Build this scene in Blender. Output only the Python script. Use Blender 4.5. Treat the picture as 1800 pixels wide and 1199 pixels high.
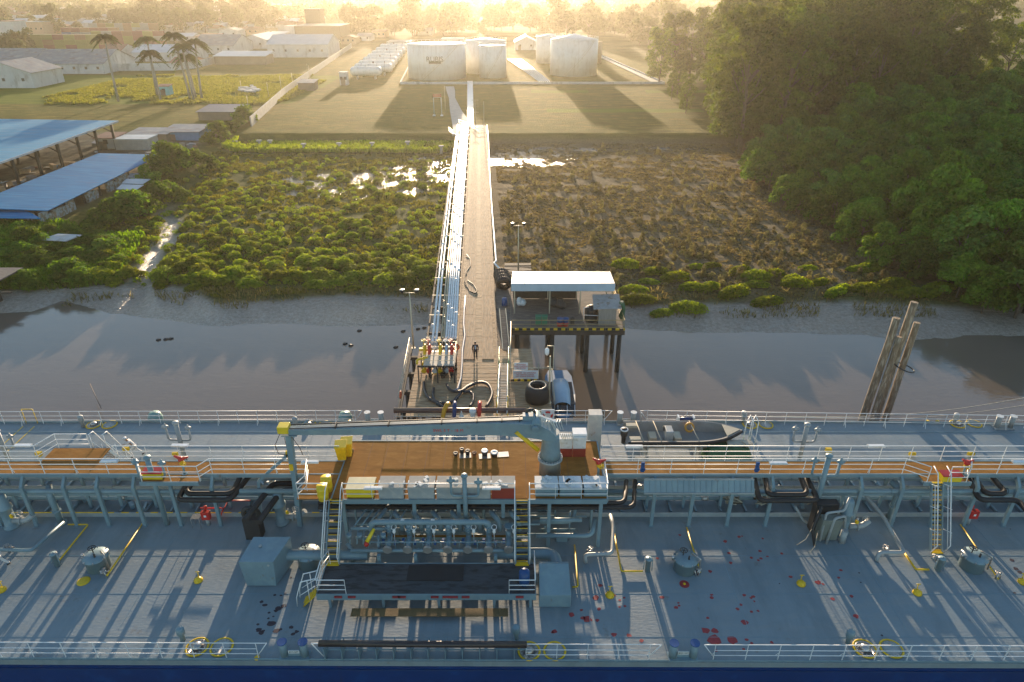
import bpy, math, random
import numpy as np
from mathutils import Vector, Matrix
R = math.radians
rnd = random.Random(7)
for o in list(bpy.data.objects): bpy.data.objects.remove(o)
SC = bpy.context.scene
COL = SC.collection
# ------------------------------------------------------------------ camera
CAMH = 35.0; PITCH = R(27.5); FPX = 1200.0
cd = bpy.data.cameras.new('camera'); cam = bpy.data.objects.new('camera', cd); COL.objects.link(cam)
cd.lens = 24.0; cd.sensor_width = 36.0; cd.clip_start = 0.5; cd.clip_end = 30000
cam.location = (0, 0, CAMH); cam.rotation_euler = (math.pi/2 - PITCH, 0, 0)
SC.camera = cam
# ------------------------------------------------------------------ sky and sun
SUN_EL = 6.7; SUN_AZ = -2.7          # degrees; azimuth from +Y towards +X
w = bpy.data.worlds.new('World'); SC.world = w; w.use_nodes = True
nt = w.node_tree; bg = nt.nodes['Background']
sk = nt.nodes.new('ShaderNodeTexSky'); sk.sky_type = 'NISHITA'; sk.sun_disc = False
sk.sun_elevation = R(SUN_EL); sk.sun_rotation = R(SUN_AZ); sk.air_density = 1.0; sk.dust_density = 0.4; sk.ozone_density = 1.6
nt.links.new(sk.outputs[0], bg.inputs[0]); bg.inputs[1].default_value = 0.15
ld = bpy.data.lights.new('sun', 'SUN'); sun = bpy.data.objects.new('sun', ld); COL.objects.link(sun)
ld.energy = 5.0; ld.angle = R(0.55); ld.color = (1.0, 0.76, 0.52)
sd = Vector((math.sin(R(SUN_AZ))*math.cos(R(SUN_EL)), math.cos(R(SUN_AZ))*math.cos(R(SUN_EL)), math.sin(R(SUN_EL))))
sun.rotation_euler = sd.to_track_quat('Z', 'Y').to_euler(); sun.location = (0, 40, 60)
SC.view_settings.view_transform = 'Standard'; SC.view_settings.look = 'None'
SC.view_settings.exposure = 1.3; SC.view_settings.gamma = 1
SC.cycles.max_bounces = 6; SC.cycles.diffuse_bounces = 3; SC.cycles.glossy_bounces = 2
SC.cycles.transmission_bounces = 4; SC.cycles.transparent_max_bounces = 6; SC.cycles.volume_bounces = 0
SC.cycles.sample_clamp_indirect = 4.0

# ------------------------------------------------------------------ picture -> place lookups
CP, SP = math.cos(PITCH), math.sin(PITCH)
def P(px, py, z):
    "point of the horizontal plane at height z seen at photo pixel px, py"
    a = math.atan((py-599.5)/FPX) + PITCH
    h = CAMH - z; Y = h/math.tan(a); d = Y*CP + h*SP
    return Vector(((px-900)*d/FPX, Y, z))
def PX(px, Y, z):
    return (px-900)*(Y*CP + (CAMH-z)*SP)/FPX
def PZ(py, Y):
    a = math.atan((py-599.5)/FPX) + PITCH
    return CAMH - Y*math.tan(a)
# ------------------------------------------------------------------ materials
MATS = {}
def mat(name, col, rough=0.6, metal=0.0, var=0.15, vscale=1.2, bump=0.0, bscale=20.0, bdist=0.02, col2=None, thr=None, spec=0.5, transl=0.0, stretch=None, emit=None):
    """weathered paint / wood / metal: base colour broken up by two noises, optional second colour in patches"""
    if name in MATS: return MATS[name]
    m = bpy.data.materials.new(name); m.use_nodes = True; MATS[name] = m
    nt = m.node_tree; N = nt.nodes; L = nt.links; b = N['Principled BSDF']
    b.inputs['Roughness'].default_value = rough; b.inputs['Metallic'].default_value = metal
    b.inputs['Specular IOR Level'].default_value = spec
    tc = N.new('ShaderNodeTexCoord'); src = tc.outputs['Object']
    if stretch:
        mp = N.new('ShaderNodeMapping'); mp.inputs['Scale'].default_value = stretch; L.new(src, mp.inputs[0]); src = mp.outputs[0]
    n1 = N.new('ShaderNodeTexNoise'); n1.inputs['Scale'].default_value = vscale; n1.inputs['Detail'].default_value = 6; n1.inputs['Roughness'].default_value = 0.65
    L.new(src, n1.inputs['Vector'])
    rp = N.new('ShaderNodeMapRange'); rp.inputs[1].default_value = 0.3; rp.inputs[2].default_value = 0.7
    rp.inputs[3].default_value = 1-var; rp.inputs[4].default_value = 1+var; L.new(n1.outputs[0], rp.inputs[0])
    mul = N.new('ShaderNodeMix'); mul.data_type = 'RGBA'; mul.blend_type = 'MULTIPLY'; mul.inputs[0].default_value = 1
    base = N.new('ShaderNodeRGB'); base.outputs[0].default_value = (*col, 1); cs = base.outputs[0]
    if col2 is not None:
        n2 = N.new('ShaderNodeTexNoise'); n2.inputs['Scale'].default_value = vscale*2.3; n2.inputs['Detail'].default_value = 8
        L.new(src, n2.inputs['Vector'])
        t = thr if thr is not None else 0.6
        r2 = N.new('ShaderNodeMapRange'); r2.inputs[1].default_value = t-0.06; r2.inputs[2].default_value = t+0.06; L.new(n2.outputs[0], r2.inputs[0])
        mx = N.new('ShaderNodeMix'); mx.data_type = 'RGBA'; L.new(r2.outputs[0], mx.inputs[0]); L.new(cs, mx.inputs[6]); mx.inputs[7].default_value = (*col2, 1); cs = mx.outputs[2]
    L.new(cs, mul.inputs[6]); L.new(rp.outputs[0], mul.inputs[7]); L.new(mul.outputs[2], b.inputs['Base Color'])
    if bump > 0:
        n3 = N.new('ShaderNodeTexNoise'); n3.inputs['Scale'].default_value = bscale; n3.inputs['Detail'].default_value = 4; L.new(src, n3.inputs['Vector'])
        bp = N.new('ShaderNodeBump'); bp.inputs['Strength'].default_value = bump; bp.inputs['Distance'].default_value = bdist
        L.new(n3.outputs[0], bp.inputs['Height']); L.new(bp.outputs[0], b.inputs['Normal'])
    if transl > 0:
        tr = N.new('ShaderNodeBsdfTranslucent'); ms = N.new('ShaderNodeMixShader'); ms.inputs[0].default_value = transl
        h = N.new('ShaderNodeHueSaturation'); h.inputs['Saturation'].default_value = 1.15; h.inputs['Value'].default_value = 1.5; h.inputs['Hue'].default_value = 0.485
        L.new(mul.outputs[2], h.inputs['Color']); L.new(h.outputs[0], tr.inputs[0])
        L.new(b.outputs[0], ms.inputs[1]); L.new(tr.outputs[0], ms.inputs[2]); L.new(ms.outputs[0], N['Material Output'].inputs[0])
    return m
def leafmat(name, c1, c2, transl=0.4, sc=0.35):
    m=mat(name, c1, rough=0.75, var=0.45, vscale=sc*1.6, col2=c2, thr=0.52, spec=0.12, transl=transl)
    nt=m.node_tree; N=nt.nodes; L=nt.links; oi=N.new('ShaderNodeObjectInfo')
    for mx in [n for n in N if n.type=='MIX' and n.blend_type=='MULTIPLY']:
        r=N.new('ShaderNodeMapRange'); r.inputs[3].default_value=.68; r.inputs[4].default_value=1.38; L.new(oi.outputs['Random'],r.inputs[0])
        h=N.new('ShaderNodeHueSaturation'); L.new(r.outputs[0],h.inputs['Value']); r2=N.new('ShaderNodeMapRange'); r2.inputs[3].default_value=.485; r2.inputs[4].default_value=.512; L.new(oi.outputs['Random'],r2.inputs[0]); L.new(r2.outputs[0],h.inputs['Hue'])
        tg=[l.to_socket for l in mx.outputs[2].links]; L.new(mx.outputs[2],h.inputs['Color'])
        for t_ in tg: L.new(h.outputs[0],t_)
    return m
def stain(m, col, sc, thr=.66, stretch=(1,1,1), amt=.7, soft=.05):
    "rust or dirt stains with a shape of their own, laid over the base colour"
    nt=m.node_tree; N=nt.nodes; L=nt.links; b=N['Principled BSDF']; src=b.inputs['Base Color'].links[0].from_socket
    tc=N.new('ShaderNodeTexCoord'); mp=N.new('ShaderNodeMapping'); mp.inputs['Scale'].default_value=stretch; L.new(tc.outputs['Object'],mp.inputs[0])
    n=N.new('ShaderNodeTexNoise'); n.inputs['Scale'].default_value=sc; n.inputs['Detail'].default_value=9; n.inputs['Roughness'].default_value=.7; L.new(mp.outputs[0],n.inputs['Vector'])
    r=N.new('ShaderNodeMapRange'); r.inputs[1].default_value=thr-soft; r.inputs[2].default_value=thr+soft; r.inputs[4].default_value=amt; L.new(n.outputs[0],r.inputs[0])
    mx=N.new('ShaderNodeMix'); mx.data_type='RGBA'; L.new(r.outputs[0],mx.inputs[0]); L.new(src,mx.inputs[6]); mx.inputs[7].default_value=(*col,1); L.new(mx.outputs[2],b.inputs['Base Color']); return m
M_blue   = mat('ship_blue_grey_paint', (0.165,0.25,0.295), rough=0.42, var=0.12, vscale=0.8, col2=(0.185,0.275,0.31), thr=0.58, bump=0.15, bscale=3, bdist=0.02)
M_grey   = mat('ship_grey_paint', (0.30,0.33,0.34), rough=0.5, var=0.12, vscale=1.1, col2=(0.36,0.37,0.36), bump=0.1, bscale=5)
M_white  = mat('white_paint', (0.72,0.74,0.75), rough=0.4, var=0.1)
M_white2 = mat('chalky_white_paint', (0.62,0.65,0.66), rough=0.6, var=0.15, col2=(0.5,0.5,0.47), thr=0.6)
M_yellow = mat('yellow_paint', (0.72,0.46,0.01), rough=0.45, var=0.15, vscale=3)
M_lime   = mat('yellow_plastic', (0.72,0.52,0.02), rough=0.4, var=0.08)
M_red    = mat('red_paint', (0.50,0.025,0.02), rough=0.4, var=0.15)
M_black  = mat('black_rubber', (0.018,0.018,0.02), rough=0.6, var=0.3, bump=0.2, bscale=8)
M_steel  = mat('bare_steel', (0.42,0.41,0.40), rough=0.35, metal=0.7, var=0.2)
M_rust   = mat('rusty_steel', (0.16,0.075,0.04), rough=0.8, var=0.35, vscale=4)
M_navy   = mat('navy_hull_paint', (0.004,0.032,0.14), rough=0.35, var=0.15, vscale=0.5, col2=(0.006,0.045,0.17), bump=0.1, bscale=1.5)
M_dkblue = mat('dark_blue_paint', (0.012,0.07,0.22), rough=0.4, var=0.15)
M_dark   = mat('dark_machinery', (0.03,0.03,0.032), rough=0.6, var=0.3)
M_green  = mat('green_tarpaulin', (0.02,0.11,0.05), rough=0.55, var=0.25, vscale=1.5, bump=0.6, bscale=4, bdist=0.06)
M_rope   = mat('rope', (0.42,0.38,0.30), rough=0.9)
M_wood   = mat('weathered_wood', (0.48,0.32,0.19), spec=0.15, rough=0.8, var=0.35, vscale=1.5, stretch=(6,0.6,6), col2=(0.42,0.32,0.22), thr=0.54, bump=0.6, bscale=10)
M_wood2  = mat('weathered_cross_planks', (0.38,0.25,0.14), spec=0.15, rough=0.75, var=0.4, vscale=1.2, stretch=(0.5,4,4), col2=(0.42,0.31,0.20), thr=0.52, bump=0.6, bscale=10)
M_pile   = mat('timber_pile_bark', (0.20,0.14,0.085), rough=0.85, var=0.4, vscale=3, stretch=(1,1,0.2), col2=(0.34,0.27,0.19), thr=0.55, bump=0.6, bscale=6)
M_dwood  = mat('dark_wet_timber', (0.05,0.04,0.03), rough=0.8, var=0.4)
M_conc   = mat('concrete', (0.40,0.38,0.34), rough=0.85, var=0.2, vscale=0.8, bump=0.2)
M_tank   = mat('tank_white_paint', (0.66,0.66,0.65), rough=0.45, var=0.06, vscale=0.3, col2=(0.60,0.59,0.56), thr=0.62)
M_pipe   = mat('pipeline_white_paint', (0.86,0.85,0.83), rough=0.42, metal=0.08, var=0.15, vscale=2)
M_skin   = mat('skin', (0.30,0.17,0.10), rough=0.55, var=0.05)
M_glass  = mat('dark_glass', (0.02,0.025,0.03), rough=0.08, var=0.05, spec=0.8)

stain(M_blue,(0.16,0.09,0.05),1.6,.68,(1,1,.5)); stain(M_grey,(0.20,0.12,0.07),1.8,.66,(1,1,.5)); stain(M_white2,(0.28,0.2,0.12),2.0,.64); stain(M_tank,(0.42,0.36,0.28),.5,.60,(3,3,.35),.5,.08)
stain(M_yellow,(0.25,0.13,0.03),4,.64); stain(M_red,(0.10,0.02,0.02),4,.62); stain(M_navy,(0.05,0.035,0.04),.8,.66,(2,2,.3),.6)
# ------------------------------------------------------------------ objects
def ancloc(o):
    v = Vector((0,0,0))
    while o is not None:
        v += o.location; o = o.parent
    return v
def tag(o, label=None, cat=None, group=None, kind=None):
    if label: o['label'] = label
    if cat: o['category'] = cat
    if group: o['group'] = group
    if kind: o['kind'] = kind
    return o
def thing(name, label, cat, loc=(0,0,0), rotz=0, group=None):
    o = bpy.data.objects.new(name, None); COL.objects.link(o); o.location = loc; o.rotation_euler = (0,0,rotz)
    o.empty_display_size = 0.3
    return tag(o, label, cat, group)
def copy_tree(o, parent=None):
    c = o.copy(); COL.objects.link(c); c.parent = parent
    for ch in KIDS.get(o.name, []):
        copy_tree(ch, c)
    return c
KIDS = {}
def place(o, loc, rotz=0, scale=None, label=None, group=None):
    o.location = loc; o.rotation_euler = (0,0,rotz)
    if scale is not None: o.scale = (scale,)*3 if not hasattr(scale,'__len__') else scale
    if label: o['label'] = label
    if group: o['group'] = group
    return o
class MB:
    def __init__(s): s.v = []; s.f = []; s.sm = []
    def add(s, vs, fs, smooth=False):
        n = len(s.v); s.v.extend([tuple(v) for v in vs]); s.f.extend([tuple(i+n for i in f) for f in fs]); s.sm.extend([smooth]*len(fs)); return s
    def box(s, c, size, rz=0, rot=None):
        hx,hy,hz = size[0]/2,size[1]/2,size[2]/2
        M = rot if rot is not None else Matrix.Rotation(rz,3,'Z')
        c = Vector(c)
        vs = [c + M@Vector((x*hx,y*hy,z*hz)) for z in(-1,1) for y in(-1,1) for x in(-1,1)]
        return s.add(vs, [(0,2,3,1),(4,5,7,6),(0,1,5,4),(2,6,7,3),(0,4,6,2),(1,3,7,5)])
    def b2(s, x0,x1,y0,y1,z0,z1): return s.box(((x0+x1)/2,(y0+y1)/2,(z0+z1)/2),(abs(x1-x0),abs(y1-y0),abs(z1-z0)))
    def beam(s, p, q, w, h=None):
        "rectangular bar between two points"
        p=Vector(p);q=Vector(q); d=q-p; h = h or w
        L=d.length
        if L<1e-6: return s
        rot = d.to_track_quat('X','Z').to_matrix()
        return s.box((p+q)/2,(L,w,h),rot=rot)
    def tube(s, pts, r, n=10, caps=True, smooth=True):
        pts=[Vector(p) for p in pts]; rs = r if hasattr(r,'__len__') else [r]*len(pts)
        vs=[]; fs=[]; prev=None
        for i,p in enumerate(pts):
            if i==0: t=pts[1]-p
            elif i==len(pts)-1: t=p-pts[i-1]
            else: t=(pts[i+1]-p).normalized()+(p-pts[i-1]).normalized()
            if t.length<1e-9: t=Vector((0,0,1))
            t.normalize()
            if prev is None:
                a = Vector((0,0,1)) if abs(t.z)<0.9 else Vector((1,0,0))
                u=t.cross(a).normalized()
            else:
                u=(prev-t*prev.dot(t)).normalized()
            prev=u; v=t.cross(u)
            k=1.0
            if 0<i<len(pts)-1:
                c=(pts[i+1]-p).normalized().dot(t); k=1/max(c,0.6)
            for j in range(n):
                a=2*math.pi*j/n; vs.append(p+(u*math.cos(a)+v*math.sin(a))*rs[i]*(k if n>4 else 1))
        for i in range(len(pts)-1):
            for j in range(n):
                a=i*n+j;b=i*n+(j+1)%n; fs.append((a,b,b+n,a+n))
        k=len(s.v); s.add(vs,fs,smooth)
        if caps:
            m=(len(pts)-1)*n
            s.add([],[]); s.f.append(tuple(k+j for j in reversed(range(n)))); s.f.append(tuple(k+m+j for j in range(n))); s.sm+= [False,False]
        return s
    def cyl(s, p, q, r, r2=None, n=16, smooth=True): return s.tube([p,q],[r, r if r2 is None else r2],n,True,smooth)
    def pipe(s, pts, r, n=10, bend=None):
        "pipe with rounded elbows through the given corners"
        pts=[Vector(p) for p in pts]; bend=bend or r*2.5; out=[pts[0]]
        for i in range(1,len(pts)-1):
            a=(pts[i-1]-pts[i]); b=(pts[i+1]-pts[i]); k=min(bend,a.length*0.45,b.length*0.45)
            A=pts[i]+a.normalized()*k; B=pts[i]+b.normalized()*k
            for t in (0,0.25,0.5,0.75,1): out.append(A*(1-t)**2+pts[i]*2*t*(1-t)+B*t*t)
        out.append(pts[-1]); return s.tube(out,r,n)
    def lathe(s, c, prof, n=20, smooth=True, axis='Z'):
        c=Vector(c); vs=[]; fs=[]
        for (r,z) in prof:
            for j in range(n):
                a=2*math.pi*j/n
                v=Vector((r*math.cos(a),r*math.sin(a),z))
                if axis=='Y': v=Vector((v.x,-v.z,v.y))
                if axis=='X': v=Vector((v.z,v.x,v.y))
                vs.append(c+v)
        for i in range(len(prof)-1):
            for j in range(n):
                a=i*n+j;b=i*n+(j+1)%n; fs.append((a,b,b+n,a+n))
        k=len(s.v); s.add(vs,fs,smooth)
        if prof[0][0]>1e-4: s.f.append(tuple(k+j for j in reversed(range(n)))); s.sm.append(False)
        m=(len(prof)-1)*n
        if prof[-1][0]>1e-4: s.f.append(tuple(k+m+j for j in range(n))); s.sm.append(False)
        return s
    def torus(s, c, Rr, r, n=24, m=8, axis='Z', flat=1.0, rot=None):
        c=Vector(c); vs=[];fs=[]
        for i in range(n):
            a=2*math.pi*i/n
            for j in range(m):
                b=2*math.pi*j/m; q=Vector(((Rr+r*math.cos(b))*math.cos(a),(Rr+r*math.cos(b))*math.sin(a),r*flat*math.sin(b)))
                if axis=='Y': q=Vector((q.x,-q.z,q.y))
                if axis=='X': q=Vector((q.z,q.x,q.y))
                if rot is not None: q=rot@q
                vs.append(c+q)
        for i in range(n):
            for j in range(m): fs.append((i*m+j,((i+1)%n)*m+j,((i+1)%n)*m+(j+1)%m,i*m+(j+1)%m))
        return s.add(vs,fs,True)
    def prism(s, pts, z0, z1, smooth=False):
        n=len(pts); vs=[(p[0],p[1],z0) for p in pts]+[(p[0],p[1],z1) for p in pts]
        return s.add(vs,[tuple(reversed(range(n))),tuple(range(n,2*n))]+[(i,(i+1)%n,(i+1)%n+n,i+n) for i in range(n)],smooth)
    def slab(s, corners, th):
        "plate of thickness th below four (or more) top corners"
        n=len(corners); c=[Vector(p) for p in corners]; vs=c+[p-Vector((0,0,th)) for p in c]
        return s.add(vs,[tuple(range(n)),tuple(reversed(range(n,2*n)))]+[(i+n,(i+1)%n+n,(i+1)%n,i) for i in range(n)])
    def wheel(s, c, r, axis='Z', tr=0.02, spokes=3, rot=None):
        s.torus(c,r,tr,20,6,axis,rot=rot); c=Vector(c)
        for k in range(spokes):
            a=math.pi*k/spokes; d=Vector((math.cos(a),math.sin(a),0))*r
            if axis=='Y': d=Vector((d.x,0,d.y))
            if axis=='X': d=Vector((0,d.x,d.y))
            if rot is not None: d=rot@d
            s.tube([c-d,c+d],tr*0.8,5)
        return s
    def build(s, name, m, parent=None, local=False, label=None, bevel=0, kind=None):
        off = ancloc(parent) if (parent is not None and not local) else Vector((0,0,0))
        me=bpy.data.meshes.new(name)
        vs=s.v if off.length==0 else [(v[0]-off.x,v[1]-off.y,v[2]-off.z) for v in s.v]
        me.from_pydata(vs,[],s.f); me.polygons.foreach_set('use_smooth', s.sm[:len(me.polygons)]); me.update()
        me.materials.append(m)
        o=bpy.data.objects.new(name,me); COL.objects.link(o)
        if parent is not None: o.parent=parent; KIDS.setdefault(parent.name,[]).append(o)
        if label: o['label']=label
        if kind: o['kind']=kind
        if bevel: 
            md=o.modifiers.new('bevel','BEVEL'); md.width=bevel; md.segments=2; md.limit_method='ANGLE'
        return o
def npmesh(name, V, F, m, parent=None, smooth=False):
    me=bpy.data.meshes.new(name); nv=len(V); nf=len(F); k=F.shape[1]
    me.vertices.add(nv); me.vertices.foreach_set('co',V.astype(np.float32).ravel())
    me.loops.add(nf*k); me.loops.foreach_set('vertex_index',F.astype(np.int32).ravel())
    me.polygons.add(nf); me.polygons.foreach_set('loop_start',np.arange(nf,dtype=np.int32)*k); me.polygons.foreach_set('loop_total',np.full(nf,k,dtype=np.int32))
    me.polygons.foreach_set('use_smooth',np.full(nf,smooth)); me.update(calc_edges=True); me.materials.append(m)
    o=bpy.data.objects.new(name,me); COL.objects.link(o)
    if parent is not None: o.parent=parent; KIDS.setdefault(parent.name,[]).append(o)
    return o
def leaves(blobs, n, size, seed, zb=0.3, aspect=1.6, shell=0.55):
    "leaf quads spread through a set of ellipsoid clumps; returns verts, faces"
    g=np.random.default_rng(seed); B=np.array([[*c,*r] for c,r in blobs],float)
    vol=(B[:,3]*B[:,4]+B[:,4]*B[:,5]+B[:,3]*B[:,5]); idx=g.choice(len(B),n,p=vol/vol.sum())
    d=g.normal(size=(n,3)); d/=np.linalg.norm(d,axis=1)[:,None]; d[:,2]=np.where(d[:,2]<-0.35,-d[:,2],d[:,2])
    rr=(shell+(1.08-shell)*g.random(n)**0.6)[:,None]
    c=B[idx,:3]+d*rr*B[idx,3:]
    nrm=d*0.8+g.normal(size=(n,3))*0.6; nrm[:,2]+=zb; nrm/=np.linalg.norm(nrm,axis=1)[:,None]
    a=np.cross(nrm,g.normal(size=(n,3))); a/=np.linalg.norm(a,axis=1)[:,None]; b=np.cross(nrm,a)
    s=(size*(0.6+0.8*g.random(n)))[:,None]
    V=np.stack([c-a*s*aspect*.5, c-b*s*.5, c+a*s*aspect*.5, c+b*s*.5],1).reshape(-1,3)
    F=np.arange(4*n).reshape(n,4); return V,F
def text(name, s, size, loc, rot, m, parent=None, ext=0.005, align='CENTER'):
    c=bpy.data.curves.new(name,'FONT'); c.body=s; c.size=size; c.extrude=ext; c.align_x=align; c.align_y='CENTER'; c.materials.append(m)
    o=bpy.data.objects.new(name,c); COL.objects.link(o)
    off=ancloc(parent) if parent is not None else Vector((0,0,0))
    o.location=Vector(loc)-off; o.rotation_euler=rot
    bpy.context.view_layer.update(); me=bpy.data.meshes.new_from_object(o); q=bpy.data.objects.new(name,me); COL.objects.link(q); q.location=o.location; q.rotation_euler=rot; bpy.data.objects.remove(o); o=q; o.name=name
    if parent is not None: o.parent=parent; KIDS.setdefault(parent.name,[]).append(o)
    return o
# ================================================================== ground, water, air
def vnoise(X, Y, sc, seed):
    g=np.random.default_rng(seed); G=g.random((256,256)); x=X/sc+1000.3; y=Y/sc+1000.7
    xi=np.floor(x).astype(int); yi=np.floor(y).astype(int); fx=x-xi; fy=y-yi; fx=fx*fx*(3-2*fx); fy=fy*fy*(3-2*fy)
    a=G[xi%256,yi%256]; b=G[(xi+1)%256,yi%256]; c=G[xi%256,(yi+1)%256]; d=G[(xi+1)%256,(yi+1)%256]
    return (a*(1-fx)+b*fx)*(1-fy)+(c*(1-fx)+d*fx)*fy
def fbm(X,Y,sc,seed,o=4):
    return sum(vnoise(X,Y,sc/2**k,seed+k)/2**k for k in range(o))/sum(1/2**k for k in range(o))
def sstep(x,a,b): t=np.clip((x-a)/(b-a),0,1); return t*t*(3-2*t)
SHORE=[P(px,py,0) for px,py in [(-200,520),(0,548),(60,545),(110,528),(190,548),(280,560),(380,570),(460,566),(540,570),(640,574),(760,572),(800,568),(900,560),(1010,568),(1110,578),(1250,584),(1400,586),(1520,590),(1580,596),(1700,590),(1800,592),(2000,600)]]
SX=np.array([p.x for p in SHORE]); SY=np.array([p.y for p in SHORE])
GREENEDGE=[(-90,79),(-58,80),(-47,83),(-40,80),(-36,76),(-28,77),(-20,79),(-9,78),(0,78),(12,75),(25,76),(40,77),(55,75),(90,75)]
GX=np.array([a for a,b in GREENEDGE]); GY=np.array([b for a,b in GREENEDGE])
def ground_h(X,Y):
    sh=np.interp(X,SX,SY)+ (fbm(X,Y,5,5)-.5)*1.6
    ge=np.interp(X,GX,GY)
    t=np.clip((Y-sh)/np.maximum(ge-sh,3),-1.5,1.0)
    z=np.where(t<0,t*0.8,0.95*t**0.8*1.0+0.02)
    # creek gully in the left bank
    cx=-47-(Y-75)*0.28+ (fbm(Y,Y*0,9,77)-.5)*6; z=z-0.5*np.exp(-((X-cx)/1.0)**2)*sstep(Y,73,80)*(1-sstep(Y,100,122))
    rip=np.abs(fbm(X,Y*0.35,2.2,31)-.5)*2
    z=z+np.where((t>0)&(t<1),(0.10-rip*0.28)*np.clip(t*3,0,1),0)
    z=z+np.where(t>=1,(fbm(X,Y,4,3)-.5)*0.22+(fbm(X,Y,1.3,8)-.5)*0.36,0)
    pud=np.exp(-((X+34)/18)**2-((Y-132)/15)**2)+1.6*np.exp(-((X-2)/13)**2-((Y-153)/8)**2)+0.8*np.exp(-((Y-163)/3)**2)*sstep(X,-2,4)*(1-sstep(X,48,60))+np.exp(-((X+17)/9)**2-((Y-143)/16)**2)
    z=z+(0.24*(1-np.clip(pud*1.6,0,1))-pud*0.10)*(t>=1)
    # embankment and yard level
    up=np.maximum(sstep(Y,168.2,171.2), sstep(-X,62-(Y-100)*0.0,69)*sstep(Y,84,94))
    z=z*(1-up)+(3.1+(fbm(X,Y,9,12)-.5)*0.25)*up
    return z,t,pud,up
def axis(lo,hi,st,far,g):
    a=list(np.arange(lo,hi,st)); x=hi; s=st
    while x<far: a.append(x); s*=g; x+=s
    a.append(far); return a
ys=np.array([-200,-40,40]+axis(62,176,0.55,9000,1.09))
xp=axis(0,100,0.6,5200,1.22); xs=np.array([-v for v in reversed(xp[1:])]+xp)
XX,YY=np.meshgrid(xs,ys); H,T,PUD,UP=ground_h(XX,YY)
H=np.where(YY<60,-1.5,H)
far=sstep(YY,176,400); H=H*(1-far)+3.1*far
nx,ny=len(xs),len(ys); V=np.stack([XX,YY,H],-1).reshape(-1,3)
i=np.arange((ny-1)*(nx-1)); r=i//(nx-1); c=i%(nx-1); a=r*nx+c; F=np.stack([a,a+1,a+1+nx,a+nx],1)
def zone_attr(me,name,val):
    at=me.attributes.new(name,'FLOAT','POINT'); at.data.foreach_set('value',val.astype(np.float32).ravel())
def ground_material():
    m=bpy.data.materials.new('ground'); m.use_nodes=True; nt=m.node_tree; N=nt.nodes; L=nt.links; b=N['Principled BSDF']
    tc=N.new('ShaderNodeTexCoord')
    def noise(sc,det=6,ro=.6,st=None):
        n=N.new('ShaderNodeTexNoise'); n.inputs['Scale'].default_value=sc; n.inputs['Detail'].default_value=det; n.inputs['Roughness'].default_value=ro
        if st:
            mp=N.new('ShaderNodeMapping'); mp.inputs['Scale'].default_value=st; L.new(tc.outputs['Object'],mp.inputs[0]); L.new(mp.outputs[0],n.inputs['Vector'])
        else: L.new(tc.outputs['Object'],n.inputs['Vector'])
        return n.outputs[0]
    def attr(nm): a=N.new('ShaderNodeAttribute'); a.attribute_name=nm; return a.outputs['Fac']
    def math_(op,a,b_): 
        n=N.new('ShaderNodeMath'); n.operation=op
        for k,x in enumerate((a,b_)):
            if isinstance(x,(int,float)): n.inputs[k].default_value=x
            else: L.new(x,n.inputs[k])
        return n.outputs[0]
    def rng(x,lo,hi,o0=0,o1=1): n=N.new('ShaderNodeMapRange'); L.new(x,n.inputs[0]); n.inputs[1].default_value=lo; n.inputs[2].default_value=hi; n.inputs[3].default_value=o0; n.inputs[4].default_value=o1; return n.outputs[0]
    def mix(f,a,b_):
        n=N.new('ShaderNodeMix'); n.data_type='RGBA'; L.new(f,n.inputs[0])
        for k,x in ((6,a),(7,b_)):
            if isinstance(x,tuple): n.inputs[k].default_value=(*x,1)
            else: L.new(x,n.inputs[k])
        return n.outputs[2]
    fine=noise(2.5,8,.7); mid=noise(0.35,6); big=noise(0.045,5); streak=noise(1.0,6,.65,(0.10,0.55,1))
    mud=mix(rng(fine,.35,.65),(0.27,0.215,0.17),(0.42,0.36,0.30))
    marshgreen=mix(rng(fine,.35,.7),(0.055,0.060,0.022),(0.11,0.135,0.03))
    marshbrown=mix(rng(fine,.35,.7),(0.11,0.088,0.055),(0.21,0.17,0.10))
    g1=rng(math_('ADD',attr('green'),math_('SUBTRACT',mid,0.5)),.35,.65)
    marsh=mix(g1,marshbrown,marshgreen)
    field=mix(rng(streak,.38,.62),(0.085,0.08,0.014),(0.20,0.165,0.035)); field=mix(rng(math_('ADD',mid,math_('MULTIPLY',big,0.6)),.72,.9),field,(0.10,0.105,0.018))
    lush=mix(rng(streak,.4,.62),(0.09,0.13,0.012),(0.15,0.18,0.018))
    fl=mix(rng(math_('ADD',attr('lush'),math_('SUBTRACT',streak,0.5)),.4,.6),field,lush)
    farc=mix(rng(big,.42,.58),(0.07,0.07,0.022),(0.14,0.125,0.055)); farc=mix(rng(mid,.55,.62),farc,(0.05,0.07,0.02))
    fl=mix(attr('far'),fl,farc)
    yard=mix(rng(mid,.4,.6),(0.10,0.085,0.06),(0.17,0.15,0.11)); fl=mix(attr('yard'),fl,yard)
    col=mix(attr('field'),marsh,fl); col=mix(attr('mud'),col,mud)
    L.new(col,b.inputs['Base Color'])
    ro=rng(attr('mud'),0,1,.95,.24); L.new(ro,b.inputs['Roughness']); L.new(rng(attr('mud'),0,1,.04,.5),b.inputs['Specular IOR Level'])
    bp=N.new('ShaderNodeBump'); bp.inputs['Strength'].default_value=1.0; bp.inputs['Distance'].default_value=.3
    L.new(math_('ADD',fine,math_('MULTIPLY',streak,.6)),bp.inputs['Height']); L.new(bp.outputs[0],b.inputs['Normal'])
    return m
gr=npmesh('ground',V,F,ground_material(),smooth=True); gr['kind']='structure'
me=gr.data
fieldm=UP*(YY>84); zone_attr(me,'field',np.clip(fieldm,0,1))
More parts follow.
